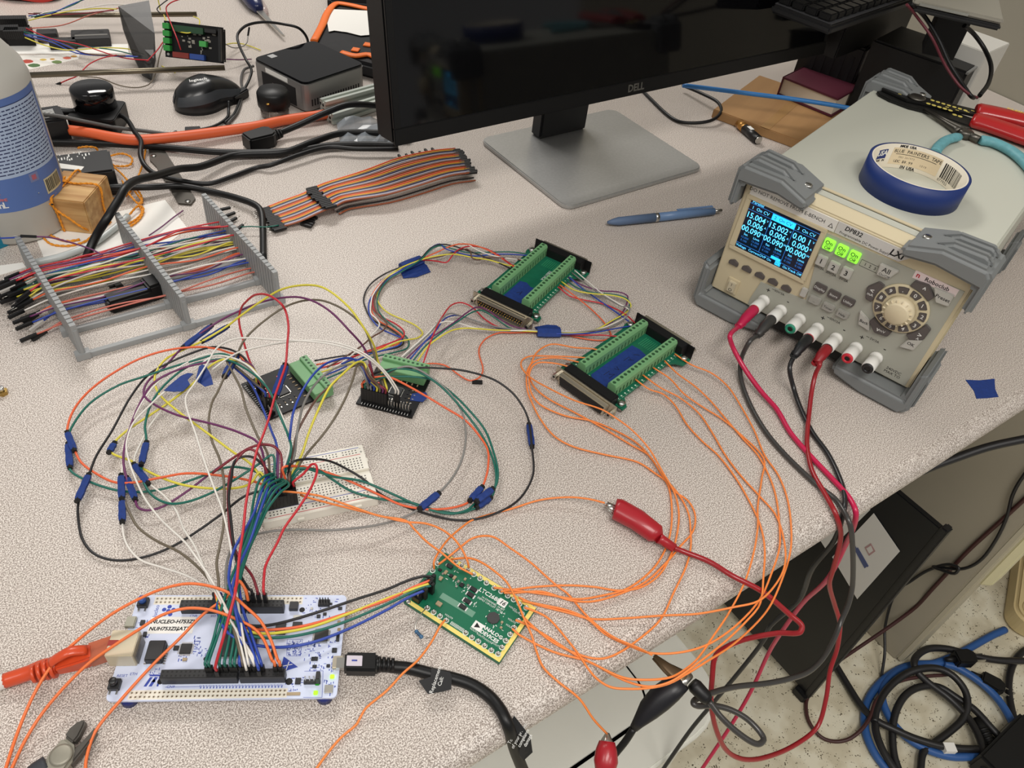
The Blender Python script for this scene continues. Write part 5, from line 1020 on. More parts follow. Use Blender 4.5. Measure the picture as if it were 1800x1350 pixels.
def wire(label, col, P, zs, a=None, b=None, tapes=(), r=.92, cat='wire', name='jumper_wire', m=None, n=7, group=None, k=5):
    Q = pxs(P, zs); hs = []
    for s, front in ((a, True), (b, False)):
        if not s: continue
        p, h = slot(s); hs.append((p, h, rzof(s))); top = p+UPV*h; ap = top+UPV*5
        if front: Q = [top, ap]+Q
        else: Q = Q+[ap, top]
    Q = spline(Q, k); o0 = Q[0].copy()
    o = MB().tube([q-o0 for q in Q], r, n).build(name, m or wm(col), None, loc=o0); tag(o, label, cat, group)
    for p, h, rz in hs: q = p-o0; MB().cbox(tuple(q), 2.4, 2.4, h, rz).build('connector_housing', BLK2, o)
    for t in tapes:
        (xa, ya), (xb, yb), z = t[:3]; w_ = t[3] if len(t) > 3 else 2.5
        za, zb = z if isinstance(z, tuple) else (z, z)
        A, B_ = at(xa, ya, za)-o0, at(xb, yb, zb)-o0; d = (B_-A).normalized()
        MB().tube([A-d*2.5, B_+d*2.5], w_*.8, 6, smooth=False).build('connector_housing', BLK2, o)
        c_ = (A+B_)/2; MB().tube([A, A+(B_-A)*.25, c_, A+(B_-A)*.75, B_], [w_, w_*1.12, w_*1.02, w_*1.14, w_*.96], 6, squash=.8, smooth=False).build('tape_wrap', TAPE, o)
    return o, o0
def flag(o, o0, pts, z):
    Q = [at(*p, z)-o0 for p in pts]; MB().prism([tuple(q[:2]) for q in Q], Q[0].z, Q[0].z+.35).build('tape_flag', TAPE, o)
T = 'blue tape wrap'
wire('red jumper looping high over the left converter board, blue wrap on its right leg', 'red', [(441, 640), (428, 600), (420, 563), (424, 542), (433, 530), (445, 520), (457, 517), (468, 518), (480, 523), (494, 534), (502, 547), (507, 573), (505, 605), (502, 640), (493, 668), (483, 697), (474, 730), (463, 763), (450, 797), (433, 880), (428, 927), (421, 975), (414, 1039), (405, 1074), (393, 1119)], [10, 30, 60, 82, 95, 80, 58, 50, 50, 56, 56, 44], ('b1', 15, 1), ('nb', 385, -1), tapes=[((501, 644), (484, 695), (53, 46), 3.2)])
wire('yellow jumper arching highest behind the left converter board, taped at its left foot', 'yellow', [(665, 637), (657, 607), (640, 577), (613, 540), (573, 508), (540, 501), (497, 508), (463, 527), (423, 555), (400, 573), (355, 600), (333, 610), (293, 630), (275, 653), (272, 670), (280, 693), (313, 723), (367, 763), (413, 797), (440, 815)], [30, 62, 85, 90, 80, 62, 45, 32, 24, 18, 18, 18, 20, 24, 28, 34], ('b2', 8, 1), ('bb', 0, 4), tapes=[((398, 575), (358, 599), 24)])
wire('purple jumper arching beside the highest yellow one, its blue wrap left of the other', 'purple', [(643, 617), (613, 580), (580, 547), (547, 528), (513, 522), (463, 530), (413, 550), (373, 572), (322, 610), (287, 647), (260, 670), (253, 693), (270, 710), (313, 730), (380, 747), (427, 763), (457, 783)], [40, 66, 72, 62, 46, 34, 24, 18, 16, 18, 22, 28, 34, 38], ('b2', 4, 1), ('bb', 1, 4), tapes=[((370, 574), (324, 609), 23)])
wire('olive brown jumper arching right of the red loop with a wrap near the bundle', 'taupe', [(653, 610), (640, 577), (613, 550), (573, 530), (537, 528), (500, 540), (457, 570), (430, 597), (417, 622), (395, 662), (382, 690), (373, 707), (367, 740), (372, 773), (387, 810), (394, 853), (393, 923), (386, 962), (381, 989), (384, 1018), (387, 1036)], [36, 60, 66, 56, 44, 36, 32, 30, 26, 24, 30, 36, 40, 40, 36], ('b2', 7, 1), ('nt', 420, 1), tapes=[((416, 625), (396, 660), 30, 3)])
wire('thin olive brown jumper bowing down between the red loop and the left converter board', 'taupe', [(400, 634), (410, 657), (423, 683), (433, 720), (453, 767), (470, 797)], [30, 34, 38, 40, 36], ('b1', 13, -1), ('bb', 2, 4))
o, o0 = wire('upper of two long white arcs above the left converter board, with blue flag', 'white', [(673, 653), (647, 630), (613, 613), (563, 602), (480, 597), (427, 594), (400, 600), (380, 613), (362, 643), (343, 673), (327, 697), (328, 717), (343, 760), (360, 813), (380, 867), (392, 900), (405, 960), (415, 1035), (425, 1105)], [40, 60, 62, 56, 48, 40, 34, 30, 30, 34, 38, 36, 34], ('b2', 11, 1), ('nb', 440, 1), r=.75)
flag(o, o0, [(347, 660), (354, 644), (362, 643), (371, 660), (375, 676), (360, 680), (346, 670)], 31); flag(o, o0, [(350, 644), (356, 641), (362, 644), (350, 674), (344, 668)], 33)
wire('white jumper, lower of the two long pale arcs above the left converter board', 'white', [(677, 653), (643, 623), (600, 605), (547, 598), (480, 605), (423, 618), (400, 630), (373, 650)], [40, 60, 58, 46, 36, 30], ('b2', 12, 1), r=.75)
o, o0 = wire('white jumper under a long blue tape flag, running on to the white board', 'white', [(340, 657), (288, 690), (263, 713), (237, 740), (227, 760), (222, 787), (230, 820), (243, 853), (257, 880), (280, 910), (297, 927), (325, 953), (343, 977), (369, 1015), (393, 1060), (417, 1114)], [26, 24, 20, 18, 18, 20, 26, 34, 40, 36, 30], None, ('nb', 437, -1), r=.75)
flag(o, o0, [(288, 687), (300, 676), (318, 661), (330, 656), (340, 657), (330, 668), (334, 676), (322, 688), (305, 689)], 27)
wire('orange jumper on the outside of the left loop, blue wrap at its lowest left point', 'orange', [(420, 625), (403, 620), (380, 613), (347, 610), (297, 615), (247, 630), (197, 657), (157, 687), (130, 720), (118, 757), (125, 775), (132, 793), (143, 813), (170, 833), (203, 848), (237, 848), (280, 840), (330, 832), (397, 837), (440, 845)], [30, 30, 26, 22, 18, 14, 10, 8, 8, 8, 10, 14, 20, 26], ('b1', 9, 1), ('bb', 0, 2), tapes=[((119, 762), (130, 790), 9)])
wire('green jumper just inside the orange one on the left loop, taped near the left edge', 'green', [(447, 653), (413, 630), (387, 622), (347, 632), (297, 647), (253, 662), (207, 678), (157, 710), (125, 753), (120, 777), (122, 823), (143, 840), (197, 860), (247, 865), (297, 857), (347, 840), (397, 822), (430, 823), (455, 832)], [32, 30, 28, 22, 18, 14, 10, 8, 7, 6, 6, 10, 16, 22, 30], ('b1', 10, 1), ('bb', 1, 3), tapes=[((120, 782), (123, 820), 7)])
wire('black jumper crossing the left loop diagonally with a wrap at the lower left', 'black', [(430, 630), (417, 620), (400, 613), (373, 610), (347, 617), (307, 633), (263, 657), (230, 697), (197, 757), (170, 800), (157, 833), (138, 883), (139, 923), (147, 952), (168, 975), (205, 985), (250, 980), (300, 962), (345, 935), (390, 903), (430, 872)], [34, 34, 28, 22, 16, 12, 10, 8, 4, 3, 3, 6, 14, 28], ('b1', 11, 1), ('bb', 0, 0), tapes=[((155, 837), (137, 878), 9)])
wire('green jumper wrapped in the middle of the left loop, curling past the yellow', 'green', [(512, 790), (507, 767), (493, 733), (477, 693), (457, 667), (430, 647), (400, 633), (373, 633), (333, 643), (293, 673), (267, 707), (255, 747), (257, 773), (249, 817), (250, 840), (267, 870), (297, 885), (330, 882), (370, 867), (413, 843), (453, 817), (480, 800)], [44, 50, 46, 36, 28, 22, 18, 14, 12, 14, 22, 34, 40], ('bb', 6, 4), ('bb', 3, 3), tapes=[((257, 780), (249, 814), 16)])
wire('white jumper running over the left converter board from the bundle down to the breadboard', 'white', [(340, 652), (373, 627), (400, 627), (427, 637), (447, 653), (473, 687), (490, 720), (503, 750), (509, 785)], [24, 32, 38, 44, 48, 44], None, ('bb', 5, 4), r=.9)
wire('dark blue jumper along the left edge of the left converter board', 'blue', [(405, 640), (413, 647), (440, 673), (460, 713), (477, 757), (487, 787)], [24, 24, 26, 30, 36], ('b1', 14, -1), ('bb', 4, 4))
wire('lower yellow jumper of the left loop, tiny blue stub at its left turn', 'yellow', [(450, 655), (427, 637), (393, 632), (370, 643), (347, 667), (307, 700), (263, 730), (223, 757), (200, 779), (195, 795), (230, 810), (263, 830), (313, 850), (363, 858), (413, 858), (440, 850), (457, 830)], [34, 34, 30, 24, 18, 12, 8, 8, 10, 14, 20, 28, 34], ('b1', 8, -1), ('bb', 1, 2), tapes=[((200, 781), (193, 793), 9)])
wire('purple jumper of the left loop wrapped right of the white pair of wraps', 'purple', [(440, 640), (397, 633), (363, 637), (313, 650), (270, 673), (247, 707), (227, 757), (217, 800), (221, 835), (238, 880), (243, 892), (260, 897), (287, 890), (330, 863), (373, 830), (413, 803), (440, 787), (463, 782), (487, 790)], [34, 30, 26, 20, 16, 12, 10, 8, 8, 8, 12, 20, 30, 40], ('b1', 7, 1), ('bb', 4, 3), tapes=[((224, 842), (237, 876), 9)])
wire('pale jumper with two blue wraps in line, leftmost pair of wraps near the low point', 'white', [(430, 642), (367, 623), (313, 647), (267, 683), (227, 753), (220, 793), (214, 835), (215, 917), (221, 953), (245, 983), (283, 997), (328, 1012), (363, 1033), (387, 1063), (408, 1092)], [30, 26, 20, 14, 10, 9, 8, 10, 16, 24, 30], ('b1', 6, 1), ('nb', 449, 1), tapes=[((213, 838), (214, 875), 10), ((215, 882), (215, 915), 10)], r=.75)
wire('olive brown jumper rising from the twin blue wraps to the white board', 'taupe', [(218, 878), (227, 900), (243, 927), (274, 950), (316, 971), (351, 1000), (375, 1030), (396, 1066), (412, 1110)], [10, 12, 16, 24, 30, 30], None, ('nb', 430, 1))
wire('white jumper with a wrap lying under the yellow one left of the breadboard', 'white', [(320, 690), (307, 697), (267, 743), (247, 780), (236, 813), (263, 850), (287, 870), (307, 893), (318, 917), (323, 930), (342, 960), (366, 1015), (388, 1058), (408, 1095)], [20, 14, 11, 10, 16, 26, 34, 32], None, ('nb', 454, 1), tapes=[((237, 818), (259, 848), 12)], r=.75)
# right loop
wire('black jumper on the outside of the right loop with a wrap at its right turn', 'black', [(667, 653), (717, 647), (767, 647), (817, 652), (867, 667), (900, 690), (920, 717), (930, 743), (935, 787), (938, 827), (930, 853), (910, 880), (877, 900), (833, 913), (793, 913), (740, 900), (700, 885), (667, 867), (640, 843), (607, 823), (577, 810), (543, 807), (513, 813)], [34, 40, 36, 26, 16, 8, 5, 4, 3, 3, 3, 6, 16, 30, 38], ('b2', 0, 1), ('bb', 7, 4), tapes=[((930, 748), (935, 783), 6, 2.7)])
wire('green jumper, outer of two in the right loop, wrap on top at its low end', 'green', [(663, 665), (680, 663), (717, 662), (760, 668), (793, 690), (830, 727), (853, 757), (867, 793), (875, 827), (873, 850), (864, 863), (837, 883), (820, 897), (790, 903), (747, 893), (700, 873), (667, 858), (633, 845), (587, 838), (560, 830), (527, 823)], [30, 34, 30, 20, 10, 6, 5, 6, 8, 8, 14, 26, 34], ('b2', 1, -1), ('bb', 8, 3), tapes=[((864, 861), (840, 880), 12, 2.8)])
wire('green jumper, inner of two in the right loop, ending under the other wrap', 'green', [(683, 653), (700, 648), (733, 653), (767, 673), (793, 697), (827, 737), (850, 770), (865, 803), (872, 833), (869, 862), (861, 877), (838, 892), (807, 902), (767, 897), (720, 883), (667, 877), (617, 863), (583, 842), (560, 827), (533, 825)], [36, 40, 34, 22, 10, 6, 5, 5, 5, 6, 12, 24, 32], ('b2', 2, 1), ('bb', 8, 2), tapes=[((860, 876), (840, 890), 6, 2.8)])
wire('orange jumper inside the right loop ending at a wrap left of the green ones', 'orange', [(655, 664), (683, 663), (707, 673), (750, 697), (783, 717), (817, 738), (840, 763), (857, 790), (858, 820), (853, 843), (847, 856), (825, 882), (793, 893), (750, 895), (707, 888), (667, 870), (617, 847), (567, 828), (527, 820), (497, 822)], [30, 34, 30, 20, 12, 8, 6, 6, 8, 8, 14, 26, 36], ('b2', 0, -1), ('bb', 6, 3), tapes=[((846, 858), (828, 878), 10, 2.7)])
wire('grey jumper inside the right loop running below the breadboard to the white board', 'grey', [(677, 660), (700, 647), (723, 645), (753, 660), (787, 687), (810, 720), (818, 753), (818, 780), (810, 813), (793, 843), (770, 868), (735, 896), (700, 913), (650, 925), (580, 932), (520, 931), (470, 935), (430, 947), (405, 970), (397, 1005), (398, 1040)], [30, 42, 40, 30, 20, 12, 8, 8, 8, 8, 10, 12, 16, 24, 30, 36], ('b2', 3, -1), ('nt', 408, -1), tapes=[((769, 869), (740, 893), 10, 2.9)])
# between breadboard and right converter board
wire('dark blue jumper arching from the breadboard to the right converter board', 'blue', [(508, 797), (510, 763), (517, 720), (540, 673), (567, 643), (593, 632), (617, 630), (633, 640), (643, 660)], [36, 60, 66, 58, 50, 40], ('bb', 6, 4), ('b2', 3, 1))
wire('grey jumper arching beside the dark blue one to the right converter board', 'grey', [(518, 797), (522, 763), (533, 713), (553, 677), (580, 652), (613, 640), (632, 645), (643, 667)], [36, 56, 60, 52, 40], ('bb', 7, 3), ('b2', 2, -1))
wire('yellow jumper rising straight from the breadboard to the right converter board', 'yellow', [(530, 800), (543, 760), (563, 713), (580, 680), (603, 657), (627, 637), (640, 638), (648, 657)], [34, 52, 58, 50, 40], ('bb', 8, 4), ('b2', 5, 1))
wire('olive brown jumper bowing right of the straight yellow one above the breadboard', 'taupe', [(540, 797), (563, 770), (587, 737), (607, 700), (620, 667), (628, 643), (640, 640), (652, 662)], [34, 50, 56, 48, 40], ('bb', 8, 3), ('b2', 6, -1))
wire('brown jumper between the grey and yellow ones above the breadboard', 'brown', [(515, 797), (523, 760), (540, 727), (560, 697), (587, 673), (612, 648), (635, 642), (650, 665)], [34, 50, 56, 50, 40], ('bb', 7, 2), ('b2', 6, 1))
wire('blue jumper bending short over the pins of the right converter board', 'blue', [(600, 640), (625, 632), (640, 645), (646, 668)], [44, 46, 40, 30], None, ('b2', 4, -1))
wire('olive jumper bending short over the pins of the right converter board', 'yellow', [(610, 642), (632, 636), (646, 648), (650, 668)], [44, 46, 40, 30], None, ('b2', 5, -1))
for i, (c, lb) in enumerate((('purple', 'short purple'), ('maroon', 'short dark red'))): wire(lb+' jumper standing in the front pins of the right converter board', c, [(640+8*i, 640), (648+6*i, 655), (655+5*i, 672)], [44, 38, 28], None, ('b2', 7+i, -1))
# breadboard to white board
wire('crimson jumper making a tall narrow loop over the breadboard', 'red', [(533, 833), (547, 817), (555, 817), (557, 830), (547, 857), (527, 890), (500, 928), (488, 953), (467, 994), (464, 1015)], [32, 40, 40, 36, 34, 34, 34, 32], ('bb', 8, 1), ('nt', 467, 1))
wire('maroon jumper from the breadboard block curving left then down to the white board', 'maroon', [(455, 800), (442, 790), (430, 793), (413, 813), (405, 830), (401, 863), (402, 907), (408, 953), (425, 988), (443, 1012)], [44, 48, 44, 38, 34, 34, 34, 30], ('bb', 2, 3), ('nt', 456, 1))
wire('black jumper beside the maroon one from the breadboard to the white board', 'black', [(452, 808), (433, 802), (413, 810), (407, 840), (402, 873), (406, 915), (412, 965), (422, 1009), (437, 1035)], [42, 44, 40, 36, 34, 30], ('bb', 3, 4), ('nt', 446, 1))
wire('maroon jumper arching over the back of the breadboard block', 'maroon', [(373, 832), (413, 803), (440, 787), (465, 781), (483, 786), (494, 800)], [30, 40, 46, 44, 40], None, ('bb', 5, 3))
GB = [((480, 833), (457, 843), (447, 873), (440, 913), (426, 956), (414, 1024), (408, 1089), (402, 1128)), ((485, 838), (462, 852), (452, 885), (442, 925), (424, 975), (405, 1020), (385, 1085), (374, 1128)), ((492, 842), (470, 855), (458, 888), (446, 925), (430, 965), (413, 1020), (395, 1080), (380, 1125)), ((498, 848), (478, 858), (464, 884), (448, 920), (432, 960), (418, 1020), (414, 1080), (411, 1125)), ((503, 848), (484, 862), (468, 888), (452, 925), (434, 965), (420, 1020), (400, 1075), (392, 1125)), ((508, 852), (490, 868), (470, 895), (455, 928), (437, 968), (421, 1024), (415, 1080), (417, 1130))]
ord_ = ('first', 'second', 'third', 'fourth', 'fifth', 'sixth')
for i, P in enumerate(GB): wire('green jumper, breadboard block to white board, %s of six by breadboard plug' % ord_[i], 'green', P, [34, 42, 42, 40, 38, 36, 32, 28], ('bb', i, 2+i%2), ('nb', (399, 366, 372, 409, 390, 416)[i], 1))
wire('dark blue jumper, left of three running down from the breadboard block', 'blue', [(470, 837), (460, 863), (447, 900), (433, 927), (411, 968), (402, 1015), (408, 1045), (417, 1077), (432, 1110)], [36, 46, 50, 50, 46, 30], ('bb', 2, 2), ('nb', 458, -1))
wire('dark blue jumper, middle of three running down from the breadboard block', 'blue', [(476, 842), (468, 868), (455, 905), (440, 950), (417, 1003), (408, 1039), (415, 1080), (424, 1125)], [36, 46, 50, 50, 44, 30], ('bb', 3, 0), ('nb', 425, 1))
wire('dark blue jumper, right of three, bulging out in front of the breadboard', 'blue', [(478, 860), (474, 878), (470, 890), (450, 905), (438, 925), (428, 960), (420, 1000), (424, 1060), (440, 1110)], [34, 34, 30, 34, 38, 34, 28], ('bb', 4, 0), ('nb', 462, 1))
# orange jumpers from the white board
OB = 'orange'; OCOL = mat('wire_hookup_orange', (240, 136, 64), .42); OJ = mat('wire_deep_orange', (232, 116, 58), .42)
wire('deep orange wire arching highest over the white board to the lower left corner', OB, [(4, 1370), (30, 1290), (60, 1220), (95, 1165), (150, 1114), (200, 1077), (254, 1048), (289, 1034), (328, 1026), (363, 1029), (402, 1042), (431, 1066), (458, 1092), (476, 1125), (488, 1160)], [3, 8, 18, 28, 34, 38, 40, 41, 38, 32, 26], None, ('nb', 494, 1), m=OJ, r=.95)
wire('deep orange wire running under the highest one to the lower left corner', OB, [(12, 1370), (45, 1300), (85, 1240), (150, 1171), (200, 1135), (248, 1104), (283, 1082), (322, 1070), (357, 1070), (387, 1077), (417, 1089), (446, 1104), (464, 1125), (478, 1160)], [3, 8, 22, 32, 36, 36, 34, 30, 26], None, ('nb', 485, 1), m=OJ, r=.95)
wire('deep orange wire cut short crossing the white board diagonally to the bottom edge', OB, [(150, 1365), (152, 1332), (168, 1285), (209, 1234), (268, 1169), (316, 1122), (357, 1080), (396, 1051), (414, 1033), (420, 1021), (431, 1036), (436, 1055)], [4, 6, 10, 16, 22, 28, 34, 40, 38, 30], None, ('nt', 437, 1), m=OJ, r=.95)
hb = dc.l2w((HD.x, HD.y, CZ+8))
FANL = (('black', 'black ribbon wire between the white board and the demo board', [(384, 1063), (402, 1083), (431, 1098), (464, 1100), (505, 1092), (565, 1074), (624, 1054), (680, 1036), (718, 1020), (744, 1013), (760, 1014)]),
 ('orange', 'orange ribbon wire between the white board and the demo board', [(386, 1066), (405, 1090), (434, 1104), (476, 1107), (535, 1100), (594, 1083), (680, 1055), (729, 1031), (757, 1020)]),
 ('yellow', 'yellow ribbon wire between the white board and the demo board', [(385, 1068), (404, 1096), (452, 1113), (500, 1111), (550, 1101), (609, 1080), (680, 1052), (730, 1034), (755, 1026)]),
 ('green', 'green ribbon wire between the white board and the demo board', [(384, 1070), (400, 1100), (446, 1119), (500, 1120), (550, 1111), (609, 1092), (680, 1062), (735, 1036), (758, 1029)]),
 ('blue', 'blue ribbon wire between the white board and the demo board', [(382, 1070), (396, 1107), (426, 1128), (470, 1137), (506, 1137), (550, 1129), (609, 1107), (680, 1072), (720, 1049), (746, 1038)]))
for i, (c, lb, P) in enumerate(FANL):
    o, o0 = wire(lb, c, P, [30, 30, 24, 18, 16, 14, 14, 16], ('nt', 382+i*3, -1), None, r=.95)
    q = at(*P[-1], 14)-o0; MB().cbox((q.x+1, q.y-1, q.z-8), 2.4, 2.4, 12, dc.rz).build('connector_housing', BLK2, o)
# orange hook-up wires, breakout board to demo board
H = lambda label, P, zs, m=OCOL: wire(label, OB, P, zs, m=m, r=.78, name='hookup_wire', n=6)
H('orange hookup wire from the left terminals, the one looping widest at its upper left', [(1060, 617), (1040, 613), (1010, 611), (970, 605), (945, 618), (933, 640), (926, 655), (927, 686), (936, 710), (952, 740), (976, 768), (1010, 786), (1067, 800), (1120, 812), (1153, 833), (1171, 847), (1179, 873), (1181, 910), (1177, 943), (1165, 975), (1144, 1004), (1104, 1034), (1063, 1046), (1014, 1053), (961, 1045), (900, 1037), (868, 1033)], [10, 12, 10, 6, 4, 3, 2, 2, 2, 3, 4, 5, 5])
H('orange hookup wire from the left terminals crossing in front of the near connector', [(1050, 630), (1030, 629), (1000, 627), (964, 626), (933, 626), (918, 633), (917, 646), (933, 664), (964, 682), (1010, 704), (1056, 719), (1080, 733), (1111, 756), (1141, 789), (1165, 830), (1185, 865), (1193, 898), (1191, 934), (1181, 971), (1161, 1008), (1128, 1032), (1087, 1038), (1047, 1032), (1002, 1029), (949, 1031), (905, 1036), (880, 1040)], [10, 12, 10, 6, 8, 12, 20, 24, 22, 12, 6, 3, 3, 3, 4, 4, 5, 5, 5])
H('orange hookup wire from the left terminals passing just left of the near connector', [(1036, 640), (1019, 637), (988, 630), (958, 630), (937, 637), (929, 655), (939, 680), (964, 701), (1010, 725), (1056, 750), (1086, 768), (1111, 783), (1140, 800), (1165, 837), (1184, 862), (1210, 881), (1222, 906), (1218, 934), (1197, 959), (1173, 987), (1136, 1022), (1095, 1042), (1043, 1057), (1002, 1055), (953, 1040), (905, 1042), (886, 1042)], [10, 12, 8, 4, 3, 2, 3, 3, 3, 3, 4, 5, 6])
H('orange hookup wire from the left terminals nearest the connector, running farthest to the desk edge', [(1010, 650), (994, 643), (970, 638), (946, 638), (933, 649), (930, 673), (936, 695), (952, 713), (994, 731), (1040, 740), (1080, 756), (1117, 777), (1140, 800), (1169, 841), (1193, 869), (1210, 902), (1214, 934), (1214, 963), (1206, 996), (1185, 1040), (1161, 1089), (1120, 1126), (1083, 1150), (1055, 1158), (1022, 1152), (973, 1130), (937, 1101), (918, 1083)], [10, 12, 8, 3, 3, 2, 3, 3, 3, 3, 4, 5])
H('orange hookup wire from the right terminals, the one nearest the far connector', [(1186, 622), (1215, 641), (1251, 656), (1279, 679), (1300, 710), (1325, 755), (1344, 800), (1369, 837), (1385, 881), (1391, 934), (1389, 971), (1377, 1012), (1356, 1061), (1332, 1093), (1287, 1134), (1242, 1163), (1210, 1183), (1177, 1201), (1144, 1209), (1104, 1211), (1071, 1207), (1043, 1187), (1014, 1146), (981, 1105), (961, 1085), (937, 1073), (922, 1068)], [10, 8, 4, 3, 2, 2, 2, 2, 4, 8, 8, 8, 10, 6, 4, 4, 6])
H('orange hookup wire from the right terminals, second from the far connector', [(1168, 634), (1190, 656), (1224, 681), (1251, 707), (1279, 740), (1305, 770), (1332, 800), (1352, 837), (1364, 873), (1370, 922), (1370, 963), (1356, 1008), (1336, 1053), (1299, 1095), (1250, 1130), (1201, 1146), (1144, 1148), (1104, 1134), (1063, 1114), (1034, 1089), (998, 1073), (941, 1061), (918, 1056)], [10, 7, 3, 2, 2, 2, 2, 4, 8, 8, 6, 3, 3, 4, 6])
H('orange hookup wire from the right terminals, third from the far connector', [(1148, 646), (1178, 666), (1202, 692), (1233, 714), (1270, 737), (1300, 762), (1342, 805), (1339, 841), (1332, 890), (1332, 926), (1324, 975), (1307, 1028), (1279, 1081), (1254, 1118), (1226, 1158), (1201, 1179), (1177, 1191), (1136, 1195), (1095, 1191), (1043, 1167), (1010, 1150), (961, 1118), (924, 1097), (906, 1090)], [10, 7, 3, 2, 2, 2, 4, 6, 6, 8, 8, 10, 6, 4, 4, 6])
H('orange hookup wire from the right terminals, fourth from the far connector', [(1130, 659), (1160, 681), (1193, 698), (1227, 725), (1251, 759), (1275, 800), (1303, 837), (1336, 873), (1364, 906), (1379, 955), (1379, 996), (1360, 1032), (1332, 1057), (1291, 1067), (1226, 1079), (1165, 1082), (1095, 1087), (1039, 1088), (998, 1077), (937, 1061), (912, 1050)], [10, 6, 3, 2, 2, 2, 4, 8, 12, 8, 4, 3, 3, 6])
H('orange hookup wire from the right terminals, the one farthest from the far connector', [(1117, 667), (1141, 684), (1166, 693), (1187, 713), (1208, 747), (1236, 777), (1262, 800), (1291, 837), (1315, 877), (1336, 922), (1344, 963), (1342, 1012), (1336, 1061), (1311, 1093), (1272, 1130), (1210, 1178), (1177, 1199), (1140, 1207), (1095, 1195), (1034, 1163), (973, 1146), (916, 1118), (900, 1105)], [10, 6, 3, 2, 2, 2, 4, 8, 10, 12, 8, 4, 4, 6])
H('orange wire bowing from the red alligator tip to the demo board corner turret', [(1063, 884), (1034, 877), (998, 874), (949, 879), (900, 894), (833, 913), (809, 929), (787, 949), (771, 971), (763, 987), (763, 1000)], [12, 10, 6, 3, 3, 6, 12, 14, 8])
H('long orange wire arching right of the demo board toward the black alligator clip', [(771, 992), (787, 980), (809, 962), (829, 947), (851, 942), (870, 945), (895, 962), (933, 989), (962, 1015), (982, 1032), (998, 1044), (1034, 1085), (1075, 1118), (1120, 1138), (1146, 1151)], [8, 14, 20, 18, 12, 8, 4, 3, 6, 16])
H('long orange wire crossing over the demo board down to the small red clip', [(793, 983), (824, 981), (847, 989), (873, 1007), (891, 1024), (907, 1053), (922, 1089), (935, 1118), (942, 1142), (955, 1173), (982, 1199), (1018, 1228), (1043, 1264), (1067, 1290)], [10, 16, 20, 16, 12, 8, 3, 3, 3, -10, -30])
H('front one of two orange wires from the breadboard to the demo board turrets', [(490, 863), (533, 867), (567, 873), (617, 890), (667, 907), (713, 915), (729, 931), (751, 953), (778, 973), (804, 995), (831, 1010)], [24, 26, 24, 20, 16, 16, 16, 14, 10])
H('back one of two orange wires from the breadboard to the demo board turrets', [(528, 870), (543, 875), (600, 890), (653, 903), (711, 917), (747, 920), (773, 929), (795, 944), (811, 964), (822, 987), (824, 998)], [18, 22, 20, 16, 16, 18, 20, 16, 10])
H('orange wire from the demo board running over the black cable to the bottom edge', [(782, 1090), (773, 1102), (758, 1129), (735, 1160), (708, 1184), (680, 1214), (644, 1244), (634, 1260), (626, 1274), (600, 1296), (575, 1325), (550, 1360)], [6, 8, 8, 12, 12, 5, 2, 2, 2, 2])
# resistor
Q = pxs([(750, 1068), (740, 1080), (731, 1096), (731, 1110), (742, 1122), (758, 1119), (771, 1104), (782, 1092)], [5, 7, 6, 4, 4, 3, 4, 6]); S_ = spline(Q, 5)
o = MB().tube([q-Q[0] for q in S_], .35, 5).build('resistor', SIL, None, loc=Q[0]); tag(o, 'small blue banded resistor hanging off the front of the demo board', 'resistor')
p, q = at(730, 1108, 4)-Q[0], at(743, 1122, 4)-Q[0]; dd = q-p; MB().tube([p, p+dd*.15, p+dd*.3, p+dd*.7, p+dd*.85, q], [.7, 1.5, 1.15, 1.15, 1.5, .7], 10).build('body', mat('resistor_blue', (62, 104, 140), .4), o)
for f_ in (.3, .45, .6, .75): MB().cyl(p+dd*f_, p+dd*(f_+.05), 1.22, n=10).build('colour_band', mat('band_dark', (40, 40, 52), .4), o)
